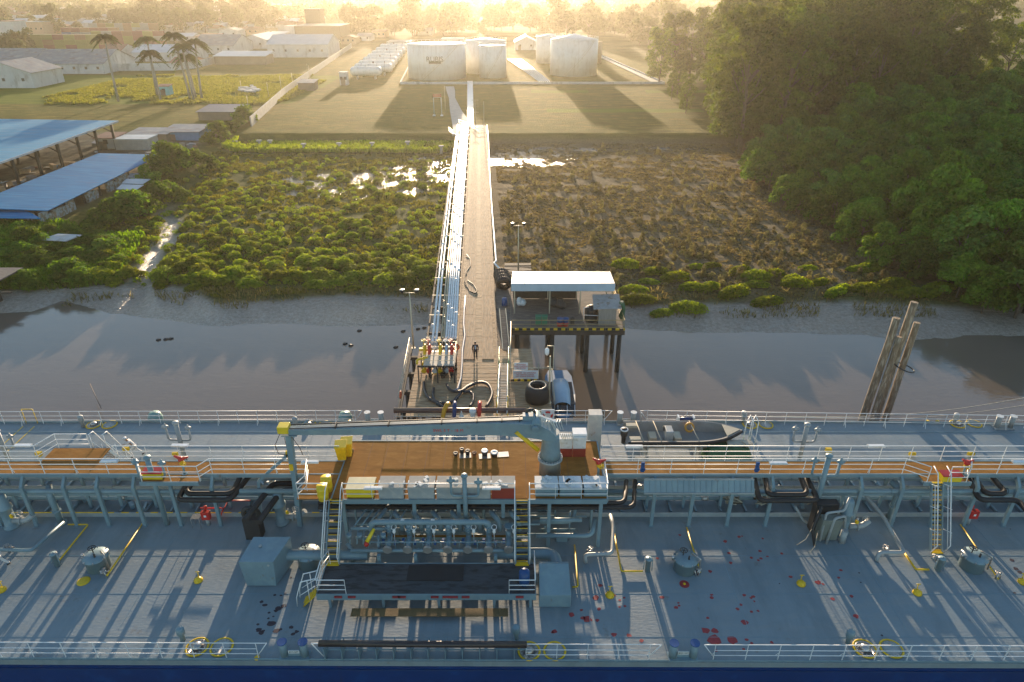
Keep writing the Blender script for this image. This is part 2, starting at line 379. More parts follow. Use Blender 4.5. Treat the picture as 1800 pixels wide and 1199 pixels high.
mudm=(1-sstep(T,0.75,1.0))*(1-UP); cx=-47-(YY-75)*0.28+(fbm(YY,YY*0,9,77)-.5)*6; mudm=np.maximum(mudm,np.exp(-((XX-cx)/1.5)**2)*sstep(YY,73,80)*(1-sstep(YY,100,122))*(1-UP)); zone_attr(me,'mud',mudm)
zone_attr(me,'green',np.clip(0.95*(1-sstep(XX,-16,-2))+0.55*np.exp(-((YY-76)/7)**2)+0.3*sstep(XX,38,50),0,1))
lu=np.clip(sstep(-XX,62,72)*sstep(YY,212,222)*(1-sstep(YY,285,300))*1.0+ 0.9*np.exp(-((YY-205)/4)**2)*((XX>10)&(XX<55)) + 0.9*np.exp(-((YY-246)/5)**2)*((XX>6)&(XX<26)|(XX>45)),0,1); zone_attr(me,'lush',lu)
zone_attr(me,'far',sstep(YY,330,420)); zone_attr(me,'yard',sstep(-XX,67,73)*sstep(YY,92,98)*(1-sstep(YY,168,176)))
# river
def water_material(name,col,rough,b1=2.0,b2=.5,strength=.18,dist=.05):
    m=bpy.data.materials.new(name); m.use_nodes=True; nt=m.node_tree; N=nt.nodes; L=nt.links; b=N['Principled BSDF']
    b.inputs['Roughness'].default_value=rough; b.inputs['IOR'].default_value=1.5
    tc=N.new('ShaderNodeTexCoord'); mp=N.new('ShaderNodeMapping'); mp.inputs['Scale'].default_value=(0.6,1.6,1); L.new(tc.outputs['Object'],mp.inputs[0])
    n1=N.new('ShaderNodeTexNoise'); n1.inputs['Scale'].default_value=b1; n1.inputs['Detail'].default_value=3; L.new(mp.outputs[0],n1.inputs['Vector'])
    n2=N.new('ShaderNodeTexNoise'); n2.inputs['Scale'].default_value=b2; n2.inputs['Detail'].default_value=2; L.new(mp.outputs[0],n2.inputs['Vector'])
    ad=N.new('ShaderNodeMath'); ad.operation='ADD'; L.new(n1.outputs[0],ad.inputs[0]); L.new(n2.outputs[0],ad.inputs[1])
    bp=N.new('ShaderNodeBump'); bp.inputs['Strength'].default_value=strength; bp.inputs['Distance'].default_value=dist; L.new(ad.outputs[0],bp.inputs['Height']); L.new(bp.outputs[0],b.inputs['Normal'])
    n3=N.new('ShaderNodeTexNoise'); n3.inputs['Scale'].default_value=0.06; n3.inputs['Detail'].default_value=4; L.new(tc.outputs['Object'],n3.inputs['Vector'])
    mx=N.new('ShaderNodeMix'); mx.data_type='RGBA'; L.new(n3.outputs[0],mx.inputs[0]); mx.inputs[6].default_value=(*[v*.8 for v in col],1); mx.inputs[7].default_value=(*[v*1.2 for v in col],1)
    L.new(mx.outputs[2],b.inputs['Base Color']); return m
rv=MB().add([(-500,-200,0),(500,-200,0),(500,90,0),(-500,90,0)],[(0,1,2,3)]).build('river_water',water_material('muddy_water',(0.165,0.13,0.10),0.07)); rv['kind']='structure'
pw=MB().add([(-54,119,.90),(46,119,.90),(46,168.6,.90),(-54,168.6,.90)],[(0,1,2,3)]).build('marsh_water',water_material('puddle_water',(0.09,0.075,0.06),0.22,5,1.6,1.0,.12)); pw['kind']='structure'

# ================================================================== foliage prototypes
LM_mang=leafmat('mangrove_leaves',(0.078,0.155,0.013),(0.13,0.215,0.02),.35)
LM_mang2=leafmat('mangrove_leaves_pale',(0.075,0.145,0.025),(0.12,0.195,0.03),.35)
LM_tall=leafmat('rainforest_leaves',(0.060,0.095,0.010),(0.10,0.135,0.015),.40,.2)
LM_bush=leafmat('bush_leaves',(0.075,0.15,0.015),(0.12,0.20,0.02),.5,.5)
LM_marsh=leafmat('marsh_plant_leaves',(0.15,0.21,0.012),(0.22,0.27,0.018),.55,.5)
LM_brown=leafmat('marsh_tussock_leaves',(0.15,0.13,0.05),(0.21,0.185,0.065),.45,.5); LM_low=leafmat('low_marsh_growth',(0.11,0.12,0.018),(0.17,0.17,0.03),.5,.5)
LM_far=leafmat('far_tree_leaves',(0.05,0.065,0.02),(0.07,0.085,0.03),.3,.1)
LM_palm=leafmat('palm_leaves',(0.06,0.085,0.02),(0.09,0.11,0.025),.4,.5)
M_bark=mat('bark',(0.13,0.10,0.075),rough=.9,var=.3,vscale=3); M_palmtrunk=mat('palm_trunk',(0.30,0.28,0.24),rough=.85,var=.2,vscale=2)
PROTO={}
def limbs(h,r,n,seed,spread,z0=.35):
    g=random.Random(seed); m=MB(); lean=(g.uniform(-.05,.05)*h,g.uniform(-.05,.05)*h)
    m.tube([(0,0,-.5),(lean[0]*.4,lean[1]*.4,h*.4),(lean[0],lean[1],h*.85)],[r,r*.75,r*.3],8)
    for k in range(n):
        a=2*math.pi*k/n+g.uniform(-.4,.4); z=h*g.uniform(z0,.7); q=spread*g.uniform(.5,.9)
        m.tube([(lean[0]*z/h,lean[1]*z/h,z),(math.cos(a)*q*.5,math.sin(a)*q*.5,z+h*.12),(math.cos(a)*q,math.sin(a)*q,z+h*.28)],[r*.5,r*.33,r*.12],6)
    return m
def tree_proto(key,name,label,cat,group,crown,trunk,lm):
    t=thing(name,label,cat,(0,0,0),0,group); trunk.build('trunk',M_bark,t,local=True); npmesh('crown',*crown,lm,t); PROTO[key]=[t,False]; return t
def plant_proto(key,name,label,cat,group,crown,lm,stem=None):
    t=thing(name,label,cat,(0,0,0),0,group); npmesh('foliage',*crown,lm,t)
    if stem: stem.build('stem',M_bark,t,local=True)
    PROTO[key]=[t,False]
def put(key,x,y,z,rz,sc,label=None,group=None):
    p=PROTO[key]
    if not p[1]: p[1]=True; o=p[0]
    else: o=copy_tree(p[0])
    return place(o,(x,y,z),rz,sc,label,group)
def crown_blobs(seed,n,rad,zlo,zhi,rmin,rmax,flat=.75,prof=None):
    g=random.Random(seed); out=[]
    for k in range(n):
        t=g.random(); z=zlo+(zhi-zlo)*t; w=(prof(t) if prof else math.sqrt(max(0,1-(max(0,t-.35)/.65)**2))); a=g.random()*6.283; q=rad*w*math.sqrt(g.uniform(.25,1)); r_=g.uniform(rmin,rmax)
        out.append(((q*math.cos(a),q*math.sin(a),z),(r_,r_,r_*flat)))
    return out
MG='mangrove trees massed on the right bank'; TG='tall rainforest trees behind the mangroves'
for k in range(5):
    tree_proto(('m',k),'mangrove_tree','leafy green mangrove tree in the dense mass on the right bank','tree',MG,leaves(crown_blobs(10+k,44,3.8,1.2,7.2,.6,1.5),6000,.30,k,.5),limbs(6,.2,6,k,3),LM_mang if k%2==0 else LM_mang2)
for k in range(4):
    tree_proto(('t',k),'rainforest_tree','tall dark vine-hung tree in the forest wall on the right','tree',TG,leaves(crown_blobs(40+k,90,6.4,3,26,.9,2.6,.8,lambda t:.75+.35*math.sin(t*3.0)),11000,.42,50+k,.3),limbs(22,.45,9,k,6,.3),LM_tall)
for k in range(4):
    plant_proto(('b',k),'leafy_bush','','bush','bushes along the yard edge',leaves(crown_blobs(70+k,12,1.0,.3,1.6,.5,.85),1500,.17,70+k,.6),LM_bush,limbs(1.4,.06,4,k,.8))
for k in range(5):   # low rounded marsh shrubs
    plant_proto(('s',k),'marsh_shrub','','shrub','x',leaves([((0,0,.25),(.95,.9,.85))]+crown_blobs(90+k,5,.7,.1,.7,.35,.6),900,.13,90+k,.9,2.2),LM_marsh)
for k in range(4):   # vine covered stumps on the right
    plant_proto(('c',k),'vine_covered_stump','','shrub','x',leaves([((0,0,.5+k*.15),(.42,.42,.75+k*.2)),((.1,-.35,.15),(.55,.6,.4))],500,.12,110+k,.7,2.0),LM_brown)
for k in range(2):   # spreading low mounds near the waterline
    plant_proto(('w',k),'vine_mound','','shrub','x',leaves([((0,0,.3),(1.5,.7,.8)),((.9,.3,.2),(1.0,.7,.6)),((-1.0,-.2,.2),(.9,.6,.6))],1700,.13,130+k,.8,2.0),LM_marsh)
def inside_frame(v,mx=60):
    d=v[1]*CP+(CAMH-v[2])*SP
    if d<1: return False
    x=900+FPX*v[0]/d; y=599.5+FPX*((CAMH-v[2])*CP-v[1]*SP)/d
    return -mx<x<1800+mx and -200<y<1199+mx
def gz(x,y): return float(ground_h(np.array([[x]]),np.array([[y]]))[0][0,0])
# ---- the right-hand mass: left boundary measured along the bank
def edge_x(Y): return float(np.interp(Y,[70,76,84,93,110,128,145,165],[55,52,50,50,47.5,46.5,47,49]))
def back_y(X): return float(np.interp(X,[46,60,90,130,170],[142,155,180,212,235]))
g=random.Random(3); cnt=0
y=73.0
while y<236:
    x=edge_x(min(y,165))+g.uniform(0,2.5)
    while x<190:
        if y<back_y(x) and inside_frame((x,y,5),90):
            s=g.uniform(.75,1.2)*(0.62+0.38*min(1,(x-edge_x(min(y,165)))/9)); s*=1+0.0012*(y-70)
            o=put(('m',g.randrange(5)),x+g.uniform(-1.5,1.5),y+g.uniform(-2,2),1.0 if y<165 else 2.5,g.uniform(0,6.28),(s,s,s*g.uniform(.9,1.25))); cnt+=1
        x+=5.3
    y+=5.2
mang_n=cnt
TT=[(1262,232),(1300,238),(1345,235)]
y=144.0; tall_n=0
while y<300:
    x=51+max(0,y-168)*.30
    while x<260:
        if y>back_y(x)+1 and inside_frame((x,y,15),120):
            s=g.uniform(.85,1.12)*(1.0+ (0.08 if x>70 else 0))
            put(('t',g.randrange(4)),x+g.uniform(-2,2),y+g.uniform(-3,3),2.2,g.uniform(0,6.28),(s,s,s*g.uniform(.9,1.15))); tall_n+=1
        x+=9.5
        if x>110 and y>back_y(x)+42: break
    y+=9.5
for px,py,s in [(1190,170,.42),(1180,176,.3),(1205,200,.4)]:
    v=P(px,py,3); put(('t',1),v.x,v.y,3,g.uniform(0,6),(s*.8,s*.8,s),'vine-covered low tree at the corner of the field below the tank farm wall','trees by the field corner')
for px,py,s in [(1158,146,.7),(1183,138,.85),(1212,136,.9),(1240,150,.8)]:
    v=P(px,py,3); put(('t',g.randrange(4)),v.x,v.y,3,g.uniform(0,6),(s,s,s),'tall hazy tree beside the tank farm path','hazy trees right of the tanks')
print('mangroves',mang_n,'tall',tall_n)
# ---- marsh plants: 290 individuals of each kind at most, the rest one mass
def in_marsh(x,y): 
    if y>167 or x>edge_x(y)-1 or x<-64: return False
    jc=-0.85-0.042*(y); 
    return y>np.interp(x,GX,GY)-1.5 and not(-2.9<(x-jc)<2.9 and False)
jx=lambda Y:-0.75-0.0425*Y
lab={('s','L'):('rounded bright green shrub on the marsh left of the jetty','green shrubs on the left marsh'),
     ('c','R'):('brown vine-covered stump standing on the muddy marsh right of the jetty','stumps on the right marsh'),
     ('w','R'):('spreading green vine mound at the water edge of the marsh','vine mounds on the shore')}
ns=0; rest=[]
while ns<285:
    u=g.random(); px_=g.uniform(170,800); py_=500-g.random()**1.35*235; v=P(px_,py_,1.2)
    if not in_marsh(v.x,v.y) or v.x>jx(v.y)-4.5: continue
    dens=.25+.75*np.clip((-v.x-15)/25,0,1) if v.y>88 else 1
    if vnoise(np.array([v.x]),np.array([v.y]),7,55)[0]>dens*.75+.2: continue
    s=g.uniform(.5,1.0)+ (0.55*g.random() if v.y<90 else 0)
    cx=-47-(v.y-75)*0.28
    if abs(v.x-cx-(fbm(np.array([v.y]),np.array([0.]),9,77)[0]-.5)*6)<1.6 and v.y<118: continue
    put(('s',g.randrange(5)),v.x,v.y,gz(v.x,v.y)-.05,g.uniform(0,6.28),(s*g.uniform(.9,1.3),s,s*g.uniform(.8,1.1)),*lab[('s','L')]); ns+=1
nr=0
while nr<210:
    px_=g.uniform(868,1560); py_=500-g.random()**1.1*238; v=P(px_,py_,1.2)
    if not in_marsh(v.x,v.y) or v.x<jx(v.y)+4 or (v.y<84 and v.x<13): continue
    s=g.uniform(.5,1.0)
    put(('c',g.randrange(4)),v.x,v.y,gz(v.x,v.y)-.05,g.uniform(0,6.28),(s,s,s*g.uniform(.7,1.2)),*lab[('c','R')]); nr+=1
nw=0
for px_,py_ in [(345,505),(400,492),(440,505),(520,490),(560,505),(600,470),(620,508),(700,495),(655,485),(745,480),(480,470),(240,480),(300,470),(350,470),(590,500),(545,470)]+[(1010+35*k+g.uniform(-12,12),488+g.uniform(-14,30)) for k in range(3,19)]+[(1100,470),(1150,480),(1225,472),(1250,470),(1400,505),(1440,500),(1480,508),(1520,510),(1560,515),(1600,520),(1640,520),(1330,505),(1290,520),(1210,540),(1350,530),(1300,480),(1120,530),(1165,545)]:
    v=P(px_,py_,1.2); s=g.uniform(.7,1.25); z=max(gz(v.x,v.y)-.1,.3)
    put(('w',g.randrange(2)),v.x,v.y,z,g.uniform(-.4,.4),(s,s,s*g.uniform(.8,1.2)),*lab[('w','R')]); nw+=1
# bushes along the yard boundary (measured one by one) 
for px_,py_,s in [(432,222,2.2),(418,232,1.7),(388,250,1.9),(370,262,1.5),(405,240,1.4),(300,305,2.6),(318,300,2.2),(283,318,2.0),(345,292,1.8),(368,292,1.6),(280,345,1.7),(262,330,1.8),(230,372,2.2),(205,382,1.9),(250,365,1.7),(300,335,1.5),(320,345,1.3),(175,395,1.6)]:
    v=P(px_,py_,2.0); put(('b',g.randrange(4)),v.x,v.y,gz(v.x,v.y)-.2,g.uniform(0,6.28),s,'dense green bush on the slope beside the blue-roofed sheds','bushes along the yard edge')
for k in range(46):
    px_=g.uniform(10,215); py_=g.uniform(425,500)-0.1*(px_-100); v=P(px_,py_,1.2); s=g.uniform(.9,1.5)
    put(('b',g.randrange(4)),v.x,v.y,gz(v.x,v.y)-.25,g.uniform(0,6.28),(s,s,s*.8),'low lush bush on the river bank below the sheds','lush bushes on the left river bank')
# the small shrubs past those: one mass
bl=[]; gg=np.random.default_rng(61)
while len(bl)<650:
    v=P(gg.uniform(230,790),500-gg.random()**1.2*225,1.2)
    if in_marsh(v.x,v.y) and v.x<jx(v.y)-4.5: r_=gg.uniform(.25,.6); bl.append(((v.x,v.y,gz(v.x,v.y)+.1),(r_*1.3,r_,r_)))
V,F=leaves(bl,70000,.12,62,.9,2.2); o=npmesh('small_marsh_shrubs',V,F,LM_marsh); tag(o,'hundreds of small green tufts between the larger shrubs of the left marsh','small shrubs',None,'stuff')
bl=[]
while len(bl)<500:
    v=P(gg.uniform(868,1600),505-gg.random()**1.1*240,1.2)
    if in_marsh(v.x,v.y) and v.x>jx(v.y)+4: r_=gg.uniform(.2,.5); bl.append(((v.x,v.y,gz(v.x,v.y)+.1),(r_,r_,r_*1.2)))
V,F=leaves(bl,30000,.12,63,.9,2.2); o=npmesh('small_brown_tussocks',V,F,LM_brown); tag(o,'many small brown tufts between the stumps of the right marsh','small tufts',None,'stuff')
# grass that nobody could count
def tufts(n,fn,size,seed,h):
    gg=np.random.default_rng(seed); pts=fn(gg,n); Z=ground_h(pts[:,:1],pts[:,1:2])[0][:,0]
    k=len(pts); a=gg.random(k)*6.283; w_=size*(.5+gg.random(k)); hh=h*(.5+gg.random(k)); dx=np.cos(a)*w_; dy=np.sin(a)*w_; lx=(gg.random(k)-.5)*hh; ly=(gg.random(k)-.5)*hh
    c=np.stack([pts[:,0],pts[:,1],Z-.03],1)
    V=np.stack([c+np.stack([-dx,-dy,0*dx],1),c+np.stack([dx,dy,0*dx],1),c+np.stack([dx*.6+lx,dy*.6+ly,hh],1),c+np.stack([-dx*.6+lx,-dy*.6+ly,hh*.9],1)],1).reshape(-1,3)
    return V,np.arange(4*k).reshape(k,4)
def pick(x0,x1,y0,y1,cond):
    def f(gg,n):
        p=np.stack([x0+(x1-x0)*gg.random(n),y0+(y1-y0)*gg.random(n)],1); keep=cond(p[:,0],p[:,1]); return p[keep]
    return f
ge=lambda x:np.interp(x,GX,GY)
mask=lambda x,y,sc,seed,thr:fbm(x,y,sc,seed,3)>thr
V,F=tufts(120000,pick(-66,-8,75,168,lambda x,y:(y>ge(x))&(x<jx(y)-4.2)&mask(x,y,2.2,21,.49)&(np.abs(x+47+(y-75)*.28-(fbm(y,y*0,9,77)-.5)*6)>1.4)),.09,1,.26)
o=npmesh('marsh_grass',V,F,LM_low); tag(o,'short green grass between the shrubs of the left marsh','grass',None,'stuff')
V,F=tufts(130000,pick(-12,60,75,168,lambda x,y:(y>ge(x))&(x>jx(y)+3.5)&mask(x,y,3,22,.42)),.14,2,.12)
o=npmesh('dead_marsh_grass',V,F,LM_brown); tag(o,'flattened brown grass on the mud right of the jetty','grass',None,'stuff')
V,F=tufts(36000,pick(-90,-10,158,167.5,lambda x,y:(x<jx(y)-6)&(x>-66)&mask(x,y,6,23,.35)),.12,3,.8)
o=npmesh('reed_strip',V,F,LM_marsh); tag(o,'strip of tall yellow green reeds below the field embankment','reeds',None,'stuff')
V,F=tufts(75000,pick(-150,-70,216,292,lambda x,y:(fbm(x,y,8,24,4)+.35*np.minimum(1,np.minimum(y-216,292-y)/25)>.62)),.2,4,.5)
o=npmesh('lush_grass',V,F,LM_low); tag(o,'lush tall grass in the field by the palms','grass',None,'stuff')
V,F=tufts(26000,pick(-82,-48,74,100,lambda x,y:(y>ge(x)-.5)&(x<-47-(y-75)*.28-2)),.13,5,.7)
o=npmesh('bank_grass',V,F,LM_bush); tag(o,'thick green grass on the river bank below the sheds','grass',None,'stuff')
V,F=tufts(9000,pick(-60,50,72.0,79,lambda x,y:(y>ge(x)-4.5)&(mask(x,y,4,29,.56)|(y>ge(x)-1.2)&mask(x,y,2,30,.45))),.05,6,.45)
o=npmesh('shore_sedge',V,F,LM_brown); tag(o,'dark sedge growing out of the mud along the waterline','sedge',None,'stuff')
# ================================================================== the tanker
D=6.0; C=9.6
ship=thing('tanker_ship','blue-hulled tanker with grey deck, pipe racks and orange catwalk moored across the jetty head','ship',(0,32,0))
def YN(x): return 22.12-0.0042*x            # near deck edge
def YF(x): return 42.55-0.0016*max(0,x-24)**2-0.0006*max(0,-x-30)**2
xs_=[-70,-50,-30,-10,10,24,30,36,42,50,60,75]
near=[(x,YN(x)) for x in xs_]; farr=[(x,YF(x)) for x in reversed(xs_)]
MB().prism(near+farr,D-.35,D).build('deck',mat('deck_paint',(0.19,0.245,0.275),rough=.62,var=.05,vscale=.35,col2=(0.205,0.25,0.27),thr=.56,bump=.28,bscale=3.2,bdist=.035,stretch=(1,2.6,1)),ship)
stain(MATS['deck_paint'],(0.13,0.09,0.06),.9,.66,(1,1,1),.45,.04); stain(MATS['deck_paint'],(0.10,0.14,0.155),.25,.56,(2.5,.6,1),.45,.1); stain(MATS['deck_paint'],(0.27,0.31,0.32),.5,.62,(3,.8,1),.35,.06)
hull=MB().prism([(x,y-.03) for x,y in near]+[(x,y+.03) for x,y in farr],-1,D-.352).build('hull',M_navy,ship)
m=MB(); 
for i in range(len(near)-1): m.beam((near[i][0],near[i][1]-.06,D-.55),(near[i+1][0],near[i+1][1]-.06,D-.55),.06,.10)
m.build('rubbing_strip',mat('hull_stripe_paint',(0.012,0.04,0.13),rough=.35),ship)
# gutter bars (the little bulwark that shades the deck edge)
m=MB()
for E,dy in ((near,.06),(list(reversed(farr)),-.06)):
    for i in range(len(E)-1):
        if E is near: m.beam((E[i][0],E[i][1]+dy,D+.04),(E[i+1][0],E[i+1][1]+dy,D+.04),.04,.10)
        else: m.beam((E[i][0],E[i][1]+dy,D+.07),(E[i+1][0],E[i+1][1]+dy,D+.07),.04,.18)
m.build('gutter_bar',M_blue,ship)
m=MB()
for py_ in (1120,1044,977): Y=P(900,py_,D).y; m.b2(-46,46,Y-.012,Y+.012,D,D+.009)
Y=P(900,760,D).y; m.b2(-50,50,Y-.03,Y+.03,D,D+.03)
for x in range(-44,46,8): m.b2(x,x+.03,24,42.2,D,D+.008)
m.build('weld_seams',M_blue,ship)
# chipped primer patches in the paint
def blob(mb,x,y,rx,ry,z,sd):
    g=random.Random(sd); n=11; k=len(mb.v); vs=[(x+rx*(.7+.5*g.random())*math.cos(2*math.pi*j/n),y+ry*(.7+.5*g.random())*math.sin(2*math.pi*j/n),z) for j in range(n)]
    mb.add(vs,[tuple(range(n))])
pr=MB(); i=0
for zx,zy,s in [(1180,162,1),(1500,207,1.5),(1597,175,1.3),(1618,170,.7),(1763,187,1),(1525,290,1.2),(1743,275,1.2),(1682,322,1.2),(1732,340,1.1),(1750,327,1.2),(1795,312,1),(1537,358,1.3),(1393,418,1.4),(1300,428,2),(1022,326,1.2),(620,517,1.5),(590,602,2.2),(757,620,.9),(790,603,.9),(755,668,.9),(793,663,1),(722,587,.9),(1055,600,1.5),(1402,582,1.1),(1404,603,1.3),(1632,585,1.3),(1697,596,1.3),(1680,605,.9),(1703,628,.8),(1608,653,1.1),(1586,682,1.2),(1685,702,1.1),(1730,696,.9),(1170,640,.8),(1152,672,1.4),(1175,660,.9),(612,683,1.3),(600,762,1.3),(488,690,1.1),(418,722,2),(530,755,3),(500,747,1.6),(297,840,1.8),(285,846,1),(718,862,1.8),(822,868,1.8),(910,905,1.3),(1376,745,1.1),(1362,835,2.7),(1428,836,2.3),(1420,898,4),(1552,900,3.2),(1648,899,1.2),(1685,923,1),(1636,777,2.2),(1630,966,1),(1435,976,1)]:
    v=P(900+zx/4,900+zy/4,D); blob(pr,v.x,v.y,.085*s,.075*s,D+.006,i); i+=1
for zx,zy,s in [(97,292,1.1),(160,457,1.3),(352,495,2),(387,508,1),(512,410,1.2),(497,463,1),(453,611,1.4),(588,594,1.3),(618,733,1.8),(27,918,1.1)]:
    v=P(1350+zx/4,900+zy/4,D); blob(pr,v.x,v.y,.085*s,.075*s,D+.006,i); i+=1
for x in (-9.2,-8.5,-6.2,-5.9,-4.2,-3.6,-3.2,-2.6,.2): pr.b2(x,x+.4,25.2,25.268,6.86,6.97)
pr.build('primer_patches',mat('red_primer',(0.30,0.03,0.035),rough=.6,var=.25,vscale=6),ship)
pr=MB()
for zx,zy,s in [(38,632,1.3),(62,656,1.5),(132,585,1),(175,588,.9),(205,575,1.1),(160,680,2.2),(195,660,1.8),(140,695,1.3),(92,709,1),(88,748,.8),(122,735,.7),(105,785,2.6),(15,790,1),(20,830,1.8),(35,850,1.7),(50,838,1.2),(145,835,2.1),(175,825,1),(248,812,1.5),(285,842,1.4),(262,858,1.4),(245,462,.8)]:
    v=P(450+zx/4,900+zy/4,D); blob(pr,v.x,v.y,.09*s,.07*s,D+.006,i); i+=1
for px_,py_,s in [(1779,985,1.6),(1786,1000,1.6),(1793,1006,1.6),(1784,1043,1),(1510,1007,.6),(1513,1024,.6),(1370,1026,.5),(1550,1117,.8),(1721,916,.5),(1776,930,.5)]:
    v=P(px_,py_,D); blob(pr,v.x,v.y,.09*s,.08*s,D+.006,i); i+=1
pr.build('bare_paint_patches',mat('dark_primer',(0.045,0.03,0.04),rough=.7,var=.3,vscale=6),ship)
# ---------------------------------------------------------------- guard rails
def rail(mb,pts,h=1.1,pitch=1.5,bars=(1.0,.64,.32),r=.024,brace=0,posts=True,first=True):
    "posts and bars along a polyline of base points"
    pts=[Vector(p) for p in pts]
    for b in bars:
        mb.tube([p+Vector((0,0,h*b)) for p in pts],r if b==bars[0] else r*.8,6)
    if posts:
        for i in range(len(pts)-1):
            a,b_=pts[i],pts[i+1]; n=max(1,round((b_-a).length/pitch))
            for k in range(0 if i==0 else 1,n+1):
                p=a+(b_-a)*(k/n); mb.beam(p,p+Vector((0,0,h)),.05,.02) if (b_-a).length>0 else None
                if brace and k%2==0: mb.beam(p+Vector((0,brace,.0)),p+Vector((0,brace*.2,.45)),.035,.02)
def deckrail(x0,x1,Yf,sgn,endl,endr,pitch):
    m=MB(); pts=[]; x=x0
    while x<x1-2: pts.append((x,Yf(x)+sgn*.12,D)); x+=6*pitch/pitch*1.0*6
    pts.append((x1,Yf(x1)+sgn*.12,D)); rail(m,pts,1.1,pitch,brace=sgn*.28)
    for flag,p,dx in ((endl,pts[0],-1),(endr,pts[-1],1)):
        if flag:
            m.tube([(p[0]+dx*.55,p[1],D+1.1),(p[0],p[1],D+1.1)],.024,6); m.tube([(p[0]+dx*.55,p[1],D+1.1),(p[0]+dx*.03,p[1],D+.3)],.024,6)
    return m
def pxn(px): return PX(px,22.2,D+1)
def pxf(px): return PX(px,42.5,D+.5)
deckrail(-42,pxn(448),YN,1,0,1,1.53).build('guard_rail',M_white,ship)
deckrail(pxn(925),pxn(1143),YN,1,0,1,1.53).build('guard_rail',M_white,ship)
deckrail(pxn(1258),44,YN,1,1,0,1.53).build('guard_rail',M_white,ship)
m=MB(); p=Vector((pxn(565),YN(-9)+.12,D)); m.tube([(p.x-.5,p.y,D+1.1),(p.x+.1,p.y,D+1.1)],.03,6); m.tube([(p.x-.5,p.y,D+1.1),(p.x,p.y,D+.2)],.03,6); m.build('guard_rail',M_white,ship)
deckrail(-48,pxf(625),YF,-1,0,1,1.46).build('guard_rail',M_white,ship)
deckrail(pxf(930),pxf(1062),YF,-1,0,1,1.46).build('guard_rail',M_white,ship)
deckrail(pxf(1137),48,YF,-1,1,0,1.46).build('guard_rail',M_white,ship)
# ---------------------------------------------------------------- fender rails (heavy dark tubes on ribbed grey frames)
m=MB(); y=YN(-5)+.15; x0,x1=pxn(560),pxn(926); m.tube([(x0,y,D+1.08),(x1,y,D+1.0)],.155,14)
m.build('fender_tube',mat('dark_tube',(0.035,0.025,0.025),rough=.35,var=.2),ship)
m=MB(); k=0; x=x0+.2
while x<x1: m.b2(x,x+.03,y-.15,y+.55,D,D+.85); x+=.83
m.b2(x0,x1,y+.16,y+.19,D+.4,D+.46); m.build('fender_frame',M_blue,ship)
m=MB(); y=YF(0)-.15; x0,x1=pxf(694),pxf(924); m.tube([(x0,y,D+1.15),(x1,y,D+1.15)],.2,14); m.build('fender_tube',mat('brown_tube',(0.10,0.05,0.04),rough=.3,var=.2),ship)
m=MB(); rail(m,[(x0,y-.1,D),(x1,y-.1,D)],.95,.62,bars=(.72,.4)); m.build('fender_frame',M_grey,ship)
# ---------------------------------------------------------------- bollards, fairleads, vents, deck rings
def bollards(x,y,rim=M_dkblue,caplean=0):
    b=MB(); b.b2(x-.72,x+.72,y-.26,y+.26,D,D+.1)
    for s in (-.5,.5): b.cyl((x+s,y,D+.1),(x+s,y,D+1.0),.19,.19,18)
    b.b2(x-.3,x+.3,y-.05,y+.05,D+.1,D+.42)
    o=b.build('bollard_pair',M_blue if rim is M_dkblue else M_grey,ship)
    for s in (-.5,.5): MB().lathe((x+s,y,D+1.0),[(.235,0),(.235,.045)],22,False).build('cap',rim,o)
    pl=MB(); pl.b2(x-.27,x+.27,y-.075,y-.055,D+.3,D+.5); pl.build('load_plate',M_white2,o)
    text('lettering','SWL 64T',.12,(x,y-.08,D+.4),(math.pi/2,0,0),M_dark,pl_par(o))
def pl_par(o): return o
for px_,py_,rim in ((517,1160,M_dkblue),(1201,1162,M_dkblue)):
    v=P(px_,py_,D); bollards(v.x,v.y+.2,rim)
for px_,py_ in ((660,743),(1100,743),(1760,750)):
    v=P(px_,py_,D); bollards(v.x,v.y-.15,M_white2)
def vent(px_,py_,h=.85,r=.17,mt=None):
    v=P(px_,py_,D); b=MB(); b.lathe((v.x,v.y,D),[(r*.62,0),(r*.62,h*.5),(r,h*.58),(r,h),(r*.8,h+.05),(.0001,h+.07)],14); b.build('mushroom_vent',mt or M_grey,ship)
for px_,py_ in ((322,1125),(1490,1130),(907,1122)): vent(px_,py_,.8,.2,M_blue)
for px_,py_ in ((147,751),(521,754),(1305,743),(1676,747)): vent(px_,py_,.95,.19)
def ring(px_,py_,rx,filled):
    v=P(px_,py_,D); b=MB(); b.torus((v.x,v.y,D+.03),rx,.055,28,6,flat=.8); b.build('deck_ring',M_yellow,ship)
    b=MB(); b.lathe((v.x,v.y,D),[(rx*.86,0),(rx*.86,.06),(rx*.8,.065),(rx*.8,.03),(.0001,.03)],24)
    if filled: b.lathe((v.x,v.y,D+.03),[(rx*.45,0),(rx*.45,.12),(rx*.25,.2),(.0001,.22)],12)
    for k in range(14):
        a=k*2*math.pi/14; b.cyl((v.x+math.cos(a)*rx*.72,v.y+math.sin(a)*rx*.72,D+.02),(v.x+math.cos(a)*rx*.72,v.y+math.sin(a)*rx*.72,D+.09),.025,.025,6)
    b.build('manhole_cover',M_grey if not filled else M_steel,ship)
for px_,py_,f in ((347,1138,1),(390,1138,0),(930,1145,1),(975,1145,0),(1520,1141,1),(1567,1141,0)): ring(px_,py_,.52,f)
for px_,py_,f in ((165,747,1),(193,747,0),(543,747.5,1),(571,747.5,0),(1318,747,1),(1346,747,0),(1683,746,1),(1712,745,0)): ring(px_,py_,.5,f)
